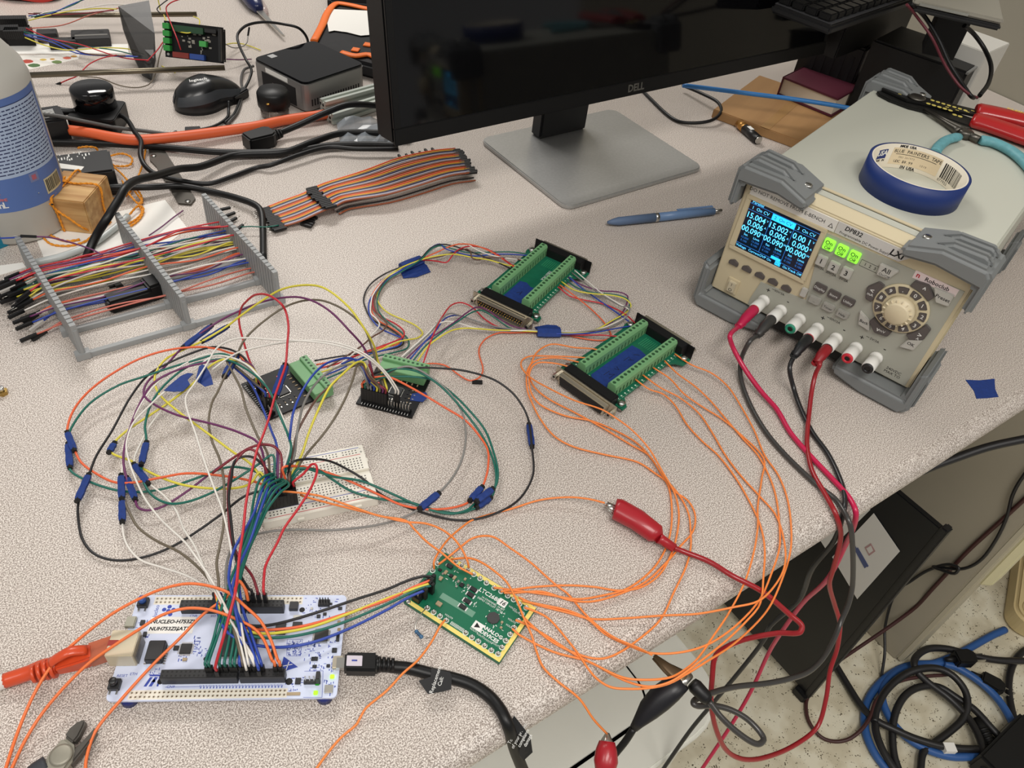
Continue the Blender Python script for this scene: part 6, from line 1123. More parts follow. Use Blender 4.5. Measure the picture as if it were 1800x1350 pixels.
# upper bundle
G_ = 4
BU = [('black', [(906, 475), (900, 473), (869, 459), (842, 448), (812, 437), (791, 431), (771, 430), (755, 438), (737, 456), (703, 470), (679, 480), (655, 496), (643, 512), (639, 528), (643, 542), (648, 553), (659, 565), (679, 574), (696, 585), (707, 596), (709, 604), (698, 611), (673, 616), (600, 626), (553, 634)]),
 ('orange', [(909, 473), (900, 467), (883, 455), (860, 441), (833, 431), (808, 429), (789, 434), (771, 442), (742, 455), (704, 473), (673, 494), (655, 517), (652, 533), (655, 551), (666, 564), (687, 576), (705, 588), (707, 597), (696, 606), (673, 610), (647, 619), (600, 632), (556, 641)]),
 ('red', [(911, 472), (897, 464), (869, 444), (847, 435), (824, 433), (806, 439), (796, 448), (785, 461), (767, 459), (743, 458), (706, 474), (677, 491), (661, 510), (655, 530), (659, 546), (673, 558), (695, 569), (709, 581), (709, 592), (696, 599), (664, 611), (638, 620), (600, 637), (560, 648)]),
 ('yellow', [(915, 466), (900, 467), (887, 465), (860, 457), (833, 453), (807, 448), (789, 447), (762, 451), (739, 457), (703, 472), (679, 489), (666, 507), (663, 524), (670, 539), (684, 551), (709, 562), (730, 572), (743, 585), (734, 594), (718, 597), (700, 601), (673, 613), (638, 629), (600, 643), (562, 655)]),
 ('green', [(936, 448), (900, 443), (869, 443), (824, 444), (794, 437), (775, 432), (759, 437), (740, 456), (707, 477), (686, 489), (670, 507), (663, 528), (666, 547), (679, 563), (698, 578), (714, 592), (719, 603), (714, 613), (691, 620), (664, 626), (640, 633), (605, 652), (575, 665)]),
 ('blue', [(935, 450), (900, 447), (869, 447), (833, 450), (801, 443), (783, 437), (773, 429), (757, 436), (738, 456), (705, 475), (680, 492), (661, 512), (650, 528), (648, 547), (655, 563), (670, 578), (691, 588), (705, 594), (703, 606), (685, 613), (655, 621), (634, 630), (600, 648), (570, 660)]),
 ('white', [(925, 457), (900, 455), (869, 450), (842, 441), (817, 427), (803, 422), (785, 426), (764, 436), (740, 457), (705, 473), (674, 495), (656, 518), (652, 535), (652, 551), (661, 560), (667, 569), (663, 579), (647, 595), (631, 613), (605, 635), (580, 652)]),
 ('brown', [(922, 459), (900, 454), (853, 453), (840, 457), (830, 453), (827, 443), (819, 438), (799, 443), (770, 452), (741, 457), (706, 475), (680, 490), (663, 512), (658, 532), (664, 552), (680, 568), (673, 581), (655, 592), (638, 606), (618, 620), (575, 646)])]
for i, (c, P) in enumerate(BU): wire('%s wire of the taped bundle from the far breakout to the left converter board' % c, c, P, [12, 8, 12, 16, 10, 3+i*.4, 2+i*.5, 2+i*.5, 2+i*.5, 3+i*.5, 6+i*.5, 8+i, 12], r=.75)
def tapewrap(label, a, b_, z, r, fl):
    A, B_ = at(*a, z), at(*b_, z); c = (A+B_)/2; o = MB().tube([A-c, (A-c)*.4, (B_-c)*.4, B_-c], [r, r*1.1, r*1.05, r], 8, squash=.6, smooth=False).build('tape_wrap', TAPE, None, loc=c); tag(o, label, 'tape')
    Q = [at(*p, 1.2)-c for p in fl]; MB().prism([tuple(q[:2]) for q in Q], 1.0-c.z, 1.5-c.z).build('tape_flag', TAPE, o)
tapewrap('blue tape band with a loose flag around the upper wire bundle', (706, 470), (741, 456), 4, 6, [(704, 478), (742, 460), (750, 466), (757, 478), (740, 484), (733, 487), (709, 489)])
tapewrap('blue tape band around the wires in front of the far breakout board', (944, 583), (985, 584), 4.5, 6.5, [(940, 575), (962, 571), (978, 572), (984, 576), (984, 582), (945, 582)])
RB_ = [('red', 'red', [(744, 638), (755, 606), (769, 572), (784, 547), (796, 535), (812, 532), (830, 540), (851, 560), (874, 574), (900, 580), (944, 584), (985, 587), (1025, 589), (1056, 589), (1092, 592)]),
 ('purple', 'purple', [(716, 629), (744, 603), (771, 585), (798, 567), (823, 548), (839, 540), (855, 544), (878, 560), (900, 573), (944, 582), (988, 589), (1025, 588), (1056, 576), (1080, 563), (1097, 545), (1103, 528), (1102, 519), (1086, 513), (1056, 511), (1025, 502), (999, 487)]),
 ('green', 'green', [(727, 633), (748, 608), (776, 585), (808, 563), (830, 549), (848, 546), (869, 558), (887, 571), (900, 578), (944, 583), (988, 588), (1040, 582), (1074, 566), (1098, 551), (1107, 536), (1101, 524), (1074, 517), (1040, 514), (1013, 505), (994, 491)]),
 ('blue', 'blue', [(721, 631), (744, 604), (766, 581), (780, 562), (794, 555), (808, 555), (833, 563), (860, 572), (887, 578), (944, 583), (988, 587), (1040, 585), (1080, 578), (1108, 573)]),
 ('yellow', 'yellow', [(734, 635), (751, 610), (771, 594), (794, 581), (816, 577), (842, 578), (869, 580), (900, 581), (944, 583), (988, 586), (1043, 581), (1077, 563), (1101, 549), (1109, 536), (1098, 525), (1074, 519), (1040, 516), (1010, 510), (987, 495)]),
 ('white', 'white', [(705, 628), (730, 606), (753, 585), (767, 571), (785, 565), (807, 568), (833, 576), (869, 581), (900, 581), (944, 582), (988, 583), (1043, 581), (1080, 568), (1101, 556), (1106, 545), (1086, 533), (1056, 514), (1031, 493), (1010, 475)]),
 ('grey', 'pale grey', [(710, 628), (741, 599), (762, 578), (775, 562), (791, 551), (812, 556), (851, 569), (887, 577), (944, 581), (988, 584), (1025, 583), (1071, 575), (1100, 558), (1107, 540), (1092, 538), (1048, 512), (1005, 479)])]
for i, (c, lb, P) in enumerate(RB_): wire('%s wire of the bundle joining the right converter board and the breakout boards' % lb, c, P, [14, 20, 18, 10+i, 6, 4+i*.4, 3+i*.4, 3+i*.4, 4+i*.4, 6+i, 8, 9], r=.72)
wire('red wire between the two breakout boards, right of the taped bundle', 'red', [(981, 504), (1001, 520), (1025, 527), (1056, 533), (1080, 542), (1101, 554), (1116, 568)], [10, 5, 3, 4, 8], r=.75)
wire('blue wire between the two breakout boards, right of the taped bundle', 'blue', [(1001, 488), (1025, 508), (1056, 530), (1086, 551), (1112, 570)], [10, 4, 3, 8], r=.75)
wire('orange wire curling back under the taped bundle from the far breakout board', 'orange', [(984, 501), (1010, 520), (1034, 539), (1056, 560), (1068, 576), (1074, 591), (1062, 598), (1037, 597), (1010, 592), (985, 586), (944, 584), (900, 585), (878, 585), (856, 594), (844, 608), (842, 622), (849, 649), (842, 664), (826, 669), (808, 660), (784, 643), (765, 639), (746, 640)], [10, 4, 2, 2, 2, 2, 3, 2, 2, 2, 3, 6], r=.7)
q = at(839, 672, 1.2); o = MB().cbox((0, 0, 0), 9, 3.4, 2.2, .15).build('heat_shrink', BLK2, None, loc=(q.x, q.y, .2)); tag(o, 'tiny black shrink tube piece on the desk under the orange wire', 'sleeve')
for c_ in range(9):
    for r_ in (0, 1):
        p, h = slot(('bb', c_, r_)); q = bb.w2l(p); MB().cbox((q.x, q.y-2.6, BBZ), 2.4, 2.4, 13.2).build('jumper_plug', BLK2, bb)
# ------------------------------------------------------------------ banana leads
def lead(label, rgb, P, zs, r, post, bootlen, nm, boot=True, name='test_lead'):
    Q = pxs(P, zs); m = mat(nm, rgb, .32, coat=.15); A = POSTS[post]; dirw = dp.l2w((0, -1, 0))-dp.l2w((0, 0, 0)); e = A+dirw*bootlen+Vector((0, 0, -5))
    S_ = spline([A+dirw*bootlen*.6, e]+Q, 6); o0 = S_[0].copy(); o = MB().tube([q-o0 for q in S_], r, 10).build(name, m, None, loc=o0); tag(o, label, 'cable')
    B_ = [A-dirw*1-o0, A+dirw*bootlen*.35-o0+Vector((0, 0, -.5)), A+dirw*bootlen*.7-o0+Vector((0, 0, -2)), e-o0+(Q[0]-e)*.1]
    MB().tube(spline(B_, 4), [5.2]*5+[5.0]*3+[4.6, 4.2, 3.8, 3.4, 2.6], 14).build('banana_plug', mat(nm+'_boot', tuple(int(v*.95) for v in rgb), .4), o)
    for i in range(3): t_ = e-o0-(dirw*(3.2*i-2)); MB().lathe([(3.7+.3*i, 0), (4.0+.3*i, .5), (3.7+.3*i, 1)], 12, tuple(t_)).build('strain_ring', mat(nm+'_boot', rgb, .4), o)
    return o, o0
lead('bright crimson lead plugged into the leftmost binding post', (192, 26, 74), [(1283, 590), (1288, 610), (1307, 645), (1337, 687), (1365, 719), (1389, 760), (1425, 802), (1467, 846), (1492, 874), (1504, 899), (1501, 924), (1489, 952), (1456, 1016), (1411, 1060), (1369, 1118), (1350, 1150), (1320, 1215), (1285, 1275), (1225, 1365)], [38, 26, 14, 6, 4, 3, 3, 3, 4, 3, -16, -60, -120, -200, -280, -330, -400, -460, -560], 2.3, 0, 26, 'lead_crimson')
o, o0 = lead('dark grey lead from the second post curling to the black alligator clip', (58, 56, 54), [(1318, 600), (1303, 631), (1302, 663), (1318, 710), (1347, 760), (1383, 802), (1436, 852), (1470, 879), (1492, 916), (1498, 949), (1499, 1024), (1492, 1060), (1478, 1093), (1467, 1121), (1448, 1155), (1424, 1179), (1396, 1191), (1350, 1201), (1295, 1207), (1255, 1217), (1222, 1230), (1219, 1237), (1227, 1241), (1252, 1240), (1285, 1248), (1317, 1267), (1342, 1297), (1331, 1308), (1301, 1291), (1268, 1261), (1246, 1232)], [34, 14, 5, 3, 3, 3, 3, 2, 2, -14, -60, -80, -95, -100, -100, -95, -88, -80, -70, -60, -52, -50, -52, -56, -60, -64, -66, -62, -56, -48, -42], 2.2, 1, 24, 'lead_grey')
pA, pB = at(1216, 1200, -38), at(1246, 1232, -42); MB().tube([pA-o0, pA+(pB-pA)*.2-o0, pA+(pB-pA)*.8-o0, pB-o0], [4.2, 5.4, 5.0, 3.6], 14).build('stack_plug', BLK, o)
lead('black lead plugged into the fourth binding post', (28, 28, 30), [(1388, 648), (1395, 682), (1407, 717), (1428, 760), (1456, 799), (1478, 846), (1485, 877), (1483, 899), (1467, 949), (1428, 999), (1405, 1054), (1355, 1099), (1344, 1123), (1309, 1169), (1255, 1234), (1214, 1283), (1160, 1360)], [24, 8, 4, 3, 3, 3, 4, 2, -30, -70, -120, -160, -180, -220, -280, -330, -400], 2.2, 3, 26, 'lead_black')
o, o0 = lead('dark red lead from the fifth post looping up to a red alligator clip', (150, 26, 34), [(1441, 640), (1433, 659), (1427, 687), (1423, 719), (1419, 760), (1419, 788), (1428, 829), (1450, 868), (1469, 904), (1478, 943), (1464, 1002), (1458, 1027), (1467, 1063), (1476, 1093), (1476, 1110), (1471, 1142), (1459, 1179), (1452, 1228), (1437, 1277), (1400, 1308), (1350, 1330), (1309, 1335), (1279, 1321), (1260, 1286), (1250, 1237), (1252, 1191), (1257, 1155), (1274, 1139), (1309, 1124), (1368, 1113), (1405, 1112), (1409, 1099), (1389, 1081), (1340, 1040), (1287, 1012), (1246, 987), (1200, 969), (1185, 963)], [34, 22, 12, 6, 4, 4, 4, 5, 3, -20, -60, -80, -110, -130, -140, -160, -180, -200, -220, -220, -200, -180, -160, -130, -100, -80, -66, -56, -44, -28, -18, -14, -10, 4, 8, 6, 6, 7], 2.1, 4, 20, 'lead_dark_red')
P_ = [at(*p, z)-o0 for p, z in (((1186, 964), 7), ((1165, 950), 8), ((1158, 946), 9), ((1152, 938), 9), ((1120, 914), 9), ((1087, 896), 9), ((1080, 894), 9))]
CLR = mat('clip_red', (164, 26, 38), .35, coat=.2)
MB().tube([P_[0], P_[1], P_[2]], [3.4, 3.8, 4.2], 14).build('clip_neck', CLR, o); MB().tube(P_[2:], [4.2, 8.2, 9.0, 9.4, 8.6], 16, squash=.85).build('clip_boot', CLR, o)
pj, pk = at(1084, 897, 9)-o0, at(1066, 886, 10)-o0; MB().tube([pj, pk], [4.0, 2.6], 10, squash=.6).build('clip_jaw', SIL, o); MB().tube([pj+Vector((0, 0, -3)), pk+Vector((0, 0, -2.5))], [3.6, 2.2], 10, squash=.5).build('clip_jaw', SIL, o)
# black alligator clip hanging at the edge
za = -34
g = [at(*p, za) for p in ((1150, 1152), (1172, 1172), (1196, 1190), (1204, 1196))]; o0 = g[0].copy()
al = Th('alligator_clip', 'black booted alligator clip with a tarnished brass jaw hanging off the desk edge', 'clip', o0)
MB().tube([q-o0 for q in g], [1.4, 3.6, 6.2, 6.4], 10, squash=.55).build('brass_jaw', mat('jaw_brass', (128, 108, 84), .4, .8), al); MB().tube([q-o0+Vector((0, 0, -4)) for q in g], [1.2, 2.8, 4.6, 5.2], 10, squash=.5).build('brass_jaw', mat('jaw_brass', (150, 118, 78), .35, .85), al)
p, q = at(1196, 1204, za)-o0, at(1212, 1186, za)-o0; MB().cyl(p, q, 3.2, n=10).build('pivot', SIL, al)
BT = [at(*p, z)-o0 for p, z in (((1200, 1197), za), ((1180, 1212), za-6), ((1160, 1228), za-12), ((1140, 1248), za-20), ((1122, 1270), za-26), ((1114, 1280), za-30))]
MB().tube(BT, [6.6, 8.6, 9.2, 7.8, 4.4, 3.2], 14, squash=.8).build('black_boot', mat('boot_black', (20, 20, 26), .4), al)
Q = spline([at(*p, z)-o0 for p, z in (((1114, 1280), za-30), ((1100, 1302), za-40), ((1084, 1322), za-50), ((1062, 1350), za-64), ((1045, 1375), za-80))], 4); MB().tube(Q, 2.6, 8).build('lead', BLK, al)
o0 = at(1068, 1290, -32); ac = Th('alligator_clip', 'small red booted alligator clip at the bottom edge of the photo', 'clip', o0)
MB().tube([at(1068, 1288, -32)-o0, at(1067, 1300, -34)-o0, at(1066, 1312, -36)-o0], [1.2, 3.6, 5.6], 10).build('clip_jaw', SIL, ac)
MB().tube([at(1067, 1303, -35)-o0, at(1066, 1318, -37)-o0, at(1065, 1338, -40)-o0, at(1063, 1362, -44)-o0], [5.2, 7.0, 8.0, 6.0], 14).build('red_boot', CLR, ac)
# ------------------------------------------------------------------ network plug, USB lead
A = RJ; d = nu.l2w((-1, 0, 0))-nu.l2w((0, 0, 0)); side_ = Vector((-d.y, d.x, 0))
e0 = Th('network_cable', 'orange red network cable plugged into the white board', 'cable', A); RN = mat('network_red', (206, 74, 36), .35, coat=.2)
def ax(x, y=0, z=0): return tuple(d*x+side_*y+Vector((0, 0, z)))
ex = at(100, 1165, 15)-A; dirc = (at(98, 1172, 13)-A).normalized(); d = dirc; side_ = Vector((-d.y, d.x, 0)).normalized()
MB().obox(ax(5), ax(6.5), tuple(side_*5.8), (0, 0, 4.2)).build('clear_plug', mat('plug_clear', (208, 120, 90), .15, trans=.35), e0)
LL = (at(96, 1166, 14)-A).length
MB().tube([ax(9), ax(14), ax(LL*.55), ax(LL*.8), ax(LL)], [6.6, 7.6, 7.6, 6.6, 5.6], 4, smooth=False, up=(0, 1, 1)).build('boot', RN, e0, bevel=1.2)
MB().tube(spline([ax(12, 0, 7), ax(20, 0, 11), ax(27, 0, 9), ax(32, 0, 6)], 4), 3.4, 8, squash=.5).build('latch_cover', RN, e0)
for i in range(4): MB().tube([ax(LL+i*3.4), ax(LL+i*3.4+2)], 6.6-i*.4, 12).build('strain_ring', RN, e0)
Q = spline([ax(LL-2)]+[at(x, y, z)-A for x, y, z in ((80, 1171, 12), (50, 1183, 8), (8, 1197, 5))], 5); MB().tube(Q, 4.6, 12).build('cable_jacket', RN, e0)
Q2 = [at(8, 1197, 5)-A, at(-30, 1210, 5)-A]; MB().tube(Q2, 4.7, 12).build('white_sleeve', PAPER, e0)
uA = at(606, 1167, 12); ub = Th('usb_cable', 'thick black cable plugged into the right end of the white board', 'cable', uA); CBK = mat('cable_black', (14, 14, 15), .42, spec=.4)
q = at(664, 1168, 10)-uA; dq = q.normalized(); sq_ = Vector((-dq.y, dq.x, 0)).normalized()
MB().obox(tuple(q*.5), tuple(q*.5), tuple(sq_*6.2), (0, 0, 4.4)).build('plug_body', CBK, ub, bevel=1.4); MB().obox(tuple(-dq*2.4), tuple(dq*2.6), tuple(sq_*3.4), (0, 0, 1.6)).build('metal_tip', SIL, ub)
MB().obox(tuple(q*.30+Vector((0, 0, 4.4))), tuple(dq*4.8), tuple(sq_*3.4), (0, 0, .3)).build('emblem_plate', mat('emblem_silver', (204, 196, 206), .35), ub, bevel=.2); MB().tube([tuple(q*.22+Vector((0, 0, 4.8))), tuple(q*.38+Vector((0, 0, 4.8)))], .5, 5).build('emblem', BINK, ub)
for i in range(4): MB().tube([tuple(q+dq*(i*2.8)), tuple(q+dq*(i*2.8+1.8))], 5.0-i*.3, 12).build('strain_ring', CBK, ub)
Q = spline([q-dq*2]+[at(x, y, z)-uA for x, y, z in ((690, 1172, 7), (720, 1175, 5), (756, 1184, 4), (794, 1192, 4), (830, 1204, 4), (860, 1224, 4), (880, 1248, 5), (890, 1268, 4), (896, 1284, -2), (906, 1320, -24), (926, 1370, -60))], 6); MB().tube(Q, 3.9, 12).build('cable_jacket', CBK, ub)
def lflag(pts, z, txt, tp, ts, rot):
    Q = [at(*p, z)-uA for p in pts]; o = MB().prism([tuple(v[:2]) for v in Q], Q[0].z, Q[0].z+.4).build('label_flag', mat('label_blackfilm', (26, 26, 28), .45), ub)
    c_ = at(*tp, z)-uA; text(txt, o, (c_.x, c_.y, Q[0].z+.5), ts, WINK, rot=(0, 0, rot))
lflag([(758, 1175), (791, 1182), (794, 1190), (793, 1212), (778, 1216), (752, 1220), (736, 1197), (757, 1190)], 8.5, 'Replacement\nCall:', (770, 1197), 2.5, radians(82))
pL = [at(*p, z)-uA for p, z in (((889, 1288), -4), ((904, 1258), 3), ((932, 1294), -10), ((936, 1322), -20), ((920, 1337), -28), ((904, 1322), -22))]
o = MB(); nr = (pL[1]-pL[0]).cross(pL[3]-pL[0]).normalized()*.25; n_ = len(pL); o._add([v-nr for v in pL]+[v+nr for v in pL], [tuple(range(n_-1, -1, -1)), tuple(range(n_, 2*n_))]+[(i, (i+1) % n_, n_+(i+1) % n_, n_+i) for i in range(n_)]); fo = o.build('label_flag', mat('label_blackfilm', (26, 26, 28), .45), ub)
c_ = at(915, 1300, -10)-uA; text('To this Cable\nof your product\ncompliance\ndamage', fo, (c_.x, c_.y, c_.z+4.5), 2.2, WINK, rot=(0, radians(10), radians(68)))
# ------------------------------------------------------------------ heavier cables at the back
def cable(label, m, P, zs, r, name='cable', n=10, k=6): 
    Q = spline(pxs(P, zs), k); o0 = Q[0].copy(); o = MB().tube([q-o0 for q in Q], r, n).build(name, m, None, loc=o0); tag(o, label, 'cable'); return o, o0
CORD = mat('cord_orange', (222, 98, 52), .45)
cable('thick orange power cable running across the back left of the desk', CORD, [(30, 230), (65, 232), (101, 228), (151, 233), (214, 244), (252, 246), (327, 239), (403, 229), (450, 222), (501, 211), (572, 201), (620, 192)], [14, 12, 14, 12, 9, 8, 8], 6.2)
cable('black cable running just below the thick orange one', CBK, [(30, 246), (75, 249), (176, 252), (277, 258), (378, 267), (451, 268), (526, 264), (577, 256), (640, 254), (700, 256)], [6, 6, 5, 5], 4.0)
cable('black cable crossing from the pine block up to the monitor', CBK, [(144, 474), (157, 440), (170, 413), (188, 384), (208, 352), (220, 331), (240, 317), (277, 308), (315, 297), (352, 293), (403, 275), (426, 271), (501, 267), (551, 249), (602, 234), (675, 234), (720, 238)], [3, 16, 40, 50, 40, 20, 9, 8, 9, 8, 8], 4.2)
o, o0 = cable('black cable passing behind the comb rack to the ribbon connector', CBK, [(190, 330), (199, 329), (260, 329), (318, 327), (376, 338), (419, 349), (448, 360), (459, 372), (462, 405), (463, 456)], [14, 14, 10, 6, 5, 8, 9, 8, 4, 4], 3.6)
cable('black cable coming from the puck and sagging under the metal bar', CBK, [(200, 197), (222, 209), (237, 232), (248, 249), (247, 272), (254, 290), (272, 305), (315, 317), (365, 323), (403, 312), (450, 295), (476, 290), (526, 272), (577, 259), (627, 262), (700, 262)], [16, 18, 20, 14, 6, 4, 4, 10, 9, 9], 2.8)
o, o0 = cable('grey usb cable running behind the thick orange one to a flat plug', mat('cable_grey', (74, 72, 70), .45), [(40, 199), (101, 204), (151, 214), (201, 224), (252, 230), (302, 236), (310, 232)], [34, 32, 20, 8, 5, 5], 2.3)
cable('thin black cable looping over the mini computer', CBK, [(541, 93), (540, 68), (526, 50), (501, 43), (463, 39), (433, 45), (418, 60), (420, 78), (433, 106), (442, 123), (438, 140), (428, 160), (412, 200), (395, 216)], [10, 40, 56, 58, 50, 40, 32, 26, 18, 10, 5, 4, 3], 1.9)
cable('grey cable running down behind the mouse nose', mat('cable_grey', (74, 72, 70), .45), [(446, 116), (430, 122), (424, 140), (426, 160), (418, 195), (400, 218)], [6, 4, 3, 3], 1.8)
q0, q1 = at(438, 250, 9), at(483, 236, 10); t = Th('power_plug', 'black socket plug on a cable in front of the small jar', 'plug', (q0.x, q0.y, 9), atan2(q1.y-q0.y, q1.x-q0.x)); L_ = (q1-q0).length
MB().prism([(-4, -11), (L_*.75, -13), (L_*.95, -8), (L_*.95, 8), (L_*.75, 13), (-4, 11)], -9, 9).build('plug_body', BLK, t, bevel=2)
for i in range(3): MB().cyl((L_*.95+i*4, 0, 0), (L_*.95+i*4+2.6, 0, 0), 7-i*.8, n=12).build('strain_ring', BLK, t)
MB().tube(spline([(L_*.9, 0, 0)]+[tuple(t.w2l(at(x, y, z))) for x, y, z in ((500, 230, 10), (526, 219, 14), (577, 196, 24), (614, 184, 28), (670, 187, 20), (730, 200, 10))], 6), 4, 10).build('cable_jacket', CBK, t)
cable('bright blue network cable crossing the cardboard box', mat('cable_blue', (58, 128, 196), .4), [(1200, 150), (1258, 157), (1320, 165), (1400, 175), (1487, 189), (1530, 200)], [46, 47, 48, 48], 3.2)
cable('black cable making a round bend behind the monitor foot', CBK, [(1120, 150), (1150, 180), (1175, 203), (1195, 214), (1225, 216), (1252, 211), (1267, 197), (1262, 180), (1235, 165), (1200, 150)], [2, 3, 3, 6, 12, 16, 10], 2.4)
cable('twisted red and black wire pair falling from the laptop edge', CBK, [(1600, 6), (1626, 30), (1650, 70), (1668, 110), (1690, 145), (1706, 168), (1712, 172)], [230, 210, 190, 170, 160, 156], 2.4)
cable('red flecked strand twisted along the falling black wire', mat('wire_flecked', (96, 34, 44), .5), [(1594, 8), (1612, 30), (1638, 66), (1660, 112), (1684, 148), (1704, 166), (1718, 172)], [230, 211, 191, 171, 161, 156], 1.6)
cable('black cable curving down the front of the white carton', CBK, [(1695, 45), (1712, 60), (1730, 85), (1742, 115), (1738, 145), (1722, 168)], [200, 186, 170, 160, 156], 2.6)
# ------------------------------------------------------------------ loose jumpers over the robot frame
TL = [('grey jumper bundle strand across the top left, highest', 'white', [(48, 32), (90, 20), (140, 16), (190, 8), (246, 10)]), ('pale pink jumper dropping from the smoked plate to the left clump', 'salmon', [(52, 50), (110, 44), (160, 26), (210, 14), (248, 9)]), ('dark red jumper above the left back rod', 'maroon', [(50, 24), (90, 26), (140, 24), (200, 18)]), ('green jumper rising to the top edge at far left', 'green', [(50, 31), (90, 22), (130, 8), (150, -4)]), ('dark blue jumper rising to the top edge at far left', 'blue', [(50, 28), (88, 24), (125, 8), (156, -4)]), ('yellow jumper across the top left behind the black brackets', 'yellow', [(50, 36), (82, 28), (120, 20), (170, 15), (205, 16)]),
 ('yellow jumper sagging over the white paper strip', 'yellow', [(44, 66), (80, 80), (120, 88), (180, 84), (225, 86), (252, 95)]), ('blue jumper sagging over the white paper strip', 'blue', [(42, 60), (80, 66), (120, 82), (150, 95), (200, 98), (250, 98)]), ('second blue jumper under the first over the paper strip', 'blue', [(44, 62), (90, 74), (130, 92), (165, 97), (250, 100)]), ('red jumper slanting over the paper strip to the smoked plate', 'red', [(46, 50), (90, 68), (140, 78), (195, 96), (225, 103), (262, 106)]), ('green jumper slanting over the paper strip', 'green', [(42, 56), (90, 68), (140, 80), (200, 88), (250, 100)]), ('brown jumper tucked under the left clump', 'brown', [(44, 60), (76, 72), (110, 76), (150, 94), (220, 98)]),
 ('red jumper ending in a loose black plug on the bare desk', 'red', [(205, 97), (180, 102), (158, 112), (145, 124), (135, 134), (120, 140), (106, 146)]), ('grey brown jumper drooping below the front rod', 'taupe', [(140, 134), (175, 137), (210, 150), (240, 154), (262, 148), (275, 125), (280, 100), (290, 70)]), ('red jumper arching above the motor board', 'red', [(318, 88), (312, 70), (300, 40), (292, 15), (300, 5), (318, -2)]), ('yellow jumper loop over the motor board', 'yellow', [(288, 26), (296, 44), (310, 54), (332, 58), (348, 48), (350, 34), (340, 29)]), ('dark jumper from the motor board to the top edge', 'black', [(282, 24), (276, 16), (286, 6), (300, -4)]), ('yellow jumper rising left of the motor board', 'yellow', [(282, 18), (278, 0), (274, -10)]),
 ('red jumper left of the motor board, lower', 'red', [(258, 108), (275, 90), (288, 72)]), ('pale yellow jumper on the desk right of the motor board', 'yellow', [(392, 80), (410, 76), (430, 78), (458, 88)]), ('grey jumper with a black plug right of the motor board', 'grey', [(394, 76), (410, 84), (425, 82), (434, 75), (436, 62)]), ('purple jumper lying between the motor board and the mini computer', 'purple', [(398, 104), (420, 105), (442, 104)]), ('blue lead with a black end in front of the bottle, upper', 'blue', [(-6, 390), (20, 382), (48, 362), (62, 346)]), ('dark lead crossing the bottle foot to the pine block', 'black', [(-6, 381), (40, 372), (70, 364), (93, 359)]), ('blue and purple lead with a black splice left of the rack', 'purple', [(180, 448), (160, 438), (120, 425), (85, 417), (62, 416)]), ('blue lead running to the black splice left of the rack', 'blue', [(-6, 419), (20, 418), (44, 416)]), ('yellow jumper stub under the mouse back', 'yellow', [(284, 116), (296, 122), (308, 128)])]
ZT = {'over': 20}
for i, (lb, c, P) in enumerate(TL):
    zz = [24, 26, 30, 40] if i < 6 else ([24, 18, 14, 16, 22] if i < 12 else {12: [22, 24, 22, 8, 2], 13: [4, 4, 3, 8, 30], 14: [40, 60, 80, 90], 15: [44, 52, 56, 50, 44], 16: [46, 60], 17: [46, 70], 18: [20, 40], 19: [20, 3, 2], 20: [22, 4, 6, 14], 21: [12, 3], 22: [10, 14, 40], 23: [12, 24, 34], 24: [26, 30, 34], 25: [30, 34], 26: [6, 4]}[i])
    o, o0 = wire(lb, c, P, zz, r=.8)
    if i in (12, 20, 22, 24): a_, b_ = at(*P[-1], zz[-1])-o0, at(*P[-2], zz[-2])-o0; dd = (a_-b_).normalized(); MB().tube([a_-dd, a_+dd*12], 1.5, 4, smooth=False).build('connector_housing', BLK2, o); MB().cyl(a_+dd*12, a_+dd*18, .35, n=5).build('pin', SIL, o)
for k_, (x, y, w_, d_, rz, lb) in enumerate(((20, 34, 40, 14, .45, 'black jumper plug block at the far left, upper'), (14, 52, 26, 20, .5, 'wide black module between the plug blocks at the far left'), (32, 55, 34, 16, .4, 'black jumper plug block at the far left, lower'))):
    q = at(x, y, 20); t = Th('plug_block', lb, 'connector', (q.x, q.y, 12), rz); n_ = int(w_/2.6)
    for i in range(n_): MB().box(-w_/2+i*2.6, -w_/2+i*2.6+2.4, -d_/2, d_/2, 0 if i % 2 else .6, 11).build('connector_housing', BLK2, t)
    MB().box(-w_/2, w_/2, -1, 1, -12, 0).build('support_post', BLK2, t)
# ------------------------------------------------------------------ folded ribbon of jumper wires
c0, c1 = at(455, 395, 4), at(815, 290, 4); ra = atan2(c1.y-c0.y, c1.x-c0.x)
rib = Th('jumper_ribbon', 'folded rainbow ribbon of jumper wires in front of the monitor', 'ribbon cable', (c0.x, c0.y, 0), ra)
def rp(x, y, z): return rib.px(x, y, z)
NS = 20; RCOL = ['orange', 'yellow2', 'navy', 'lilac', 'brown2']; JC.update({'yellow2': (222, 166, 58), 'navy': (60, 62, 88), 'lilac': (186, 182, 196), 'brown2': (150, 78, 44)})
topE = [(470, 364), (500, 352), (533, 340), (556, 328), (580, 319), (640, 300), (700, 278), (760, 265), (800, 261)]; botE = [(498, 398), (530, 388), (565, 372), (590, 362), (610, 353), (680, 342), (740, 325), (790, 309), (830, 303)]
zr = [4, 7, 10, 13, 13, 16, 18, 18, 14]
for i in range(NS):
    f_ = i/(NS-1); P = [rp(a[0]+(b_[0]-a[0])*f_, a[1]+(b_[1]-a[1])*f_, z) for a, b_, z in zip(topE, botE, zr)]
    MB().tube(spline(P, 4), 1.0, 6).build('strand', wm(RCOL[i % 5]), rib)
for i in range(10):
    f_ = i/9; P = [rp(a[0]+(b_[0]-a[0])*f_+6, a[1]+(b_[1]-a[1])*f_+14, z) for a, b_, z in zip(topE[3:], botE[3:], (3, 3, 2, 2, 2, 3))]
    MB().tube(spline(P, 3), 1.0, 6).build('strand', wm(('brown', 'salmon', 'white', 'black', 'brown2')[i % 5]), rib)
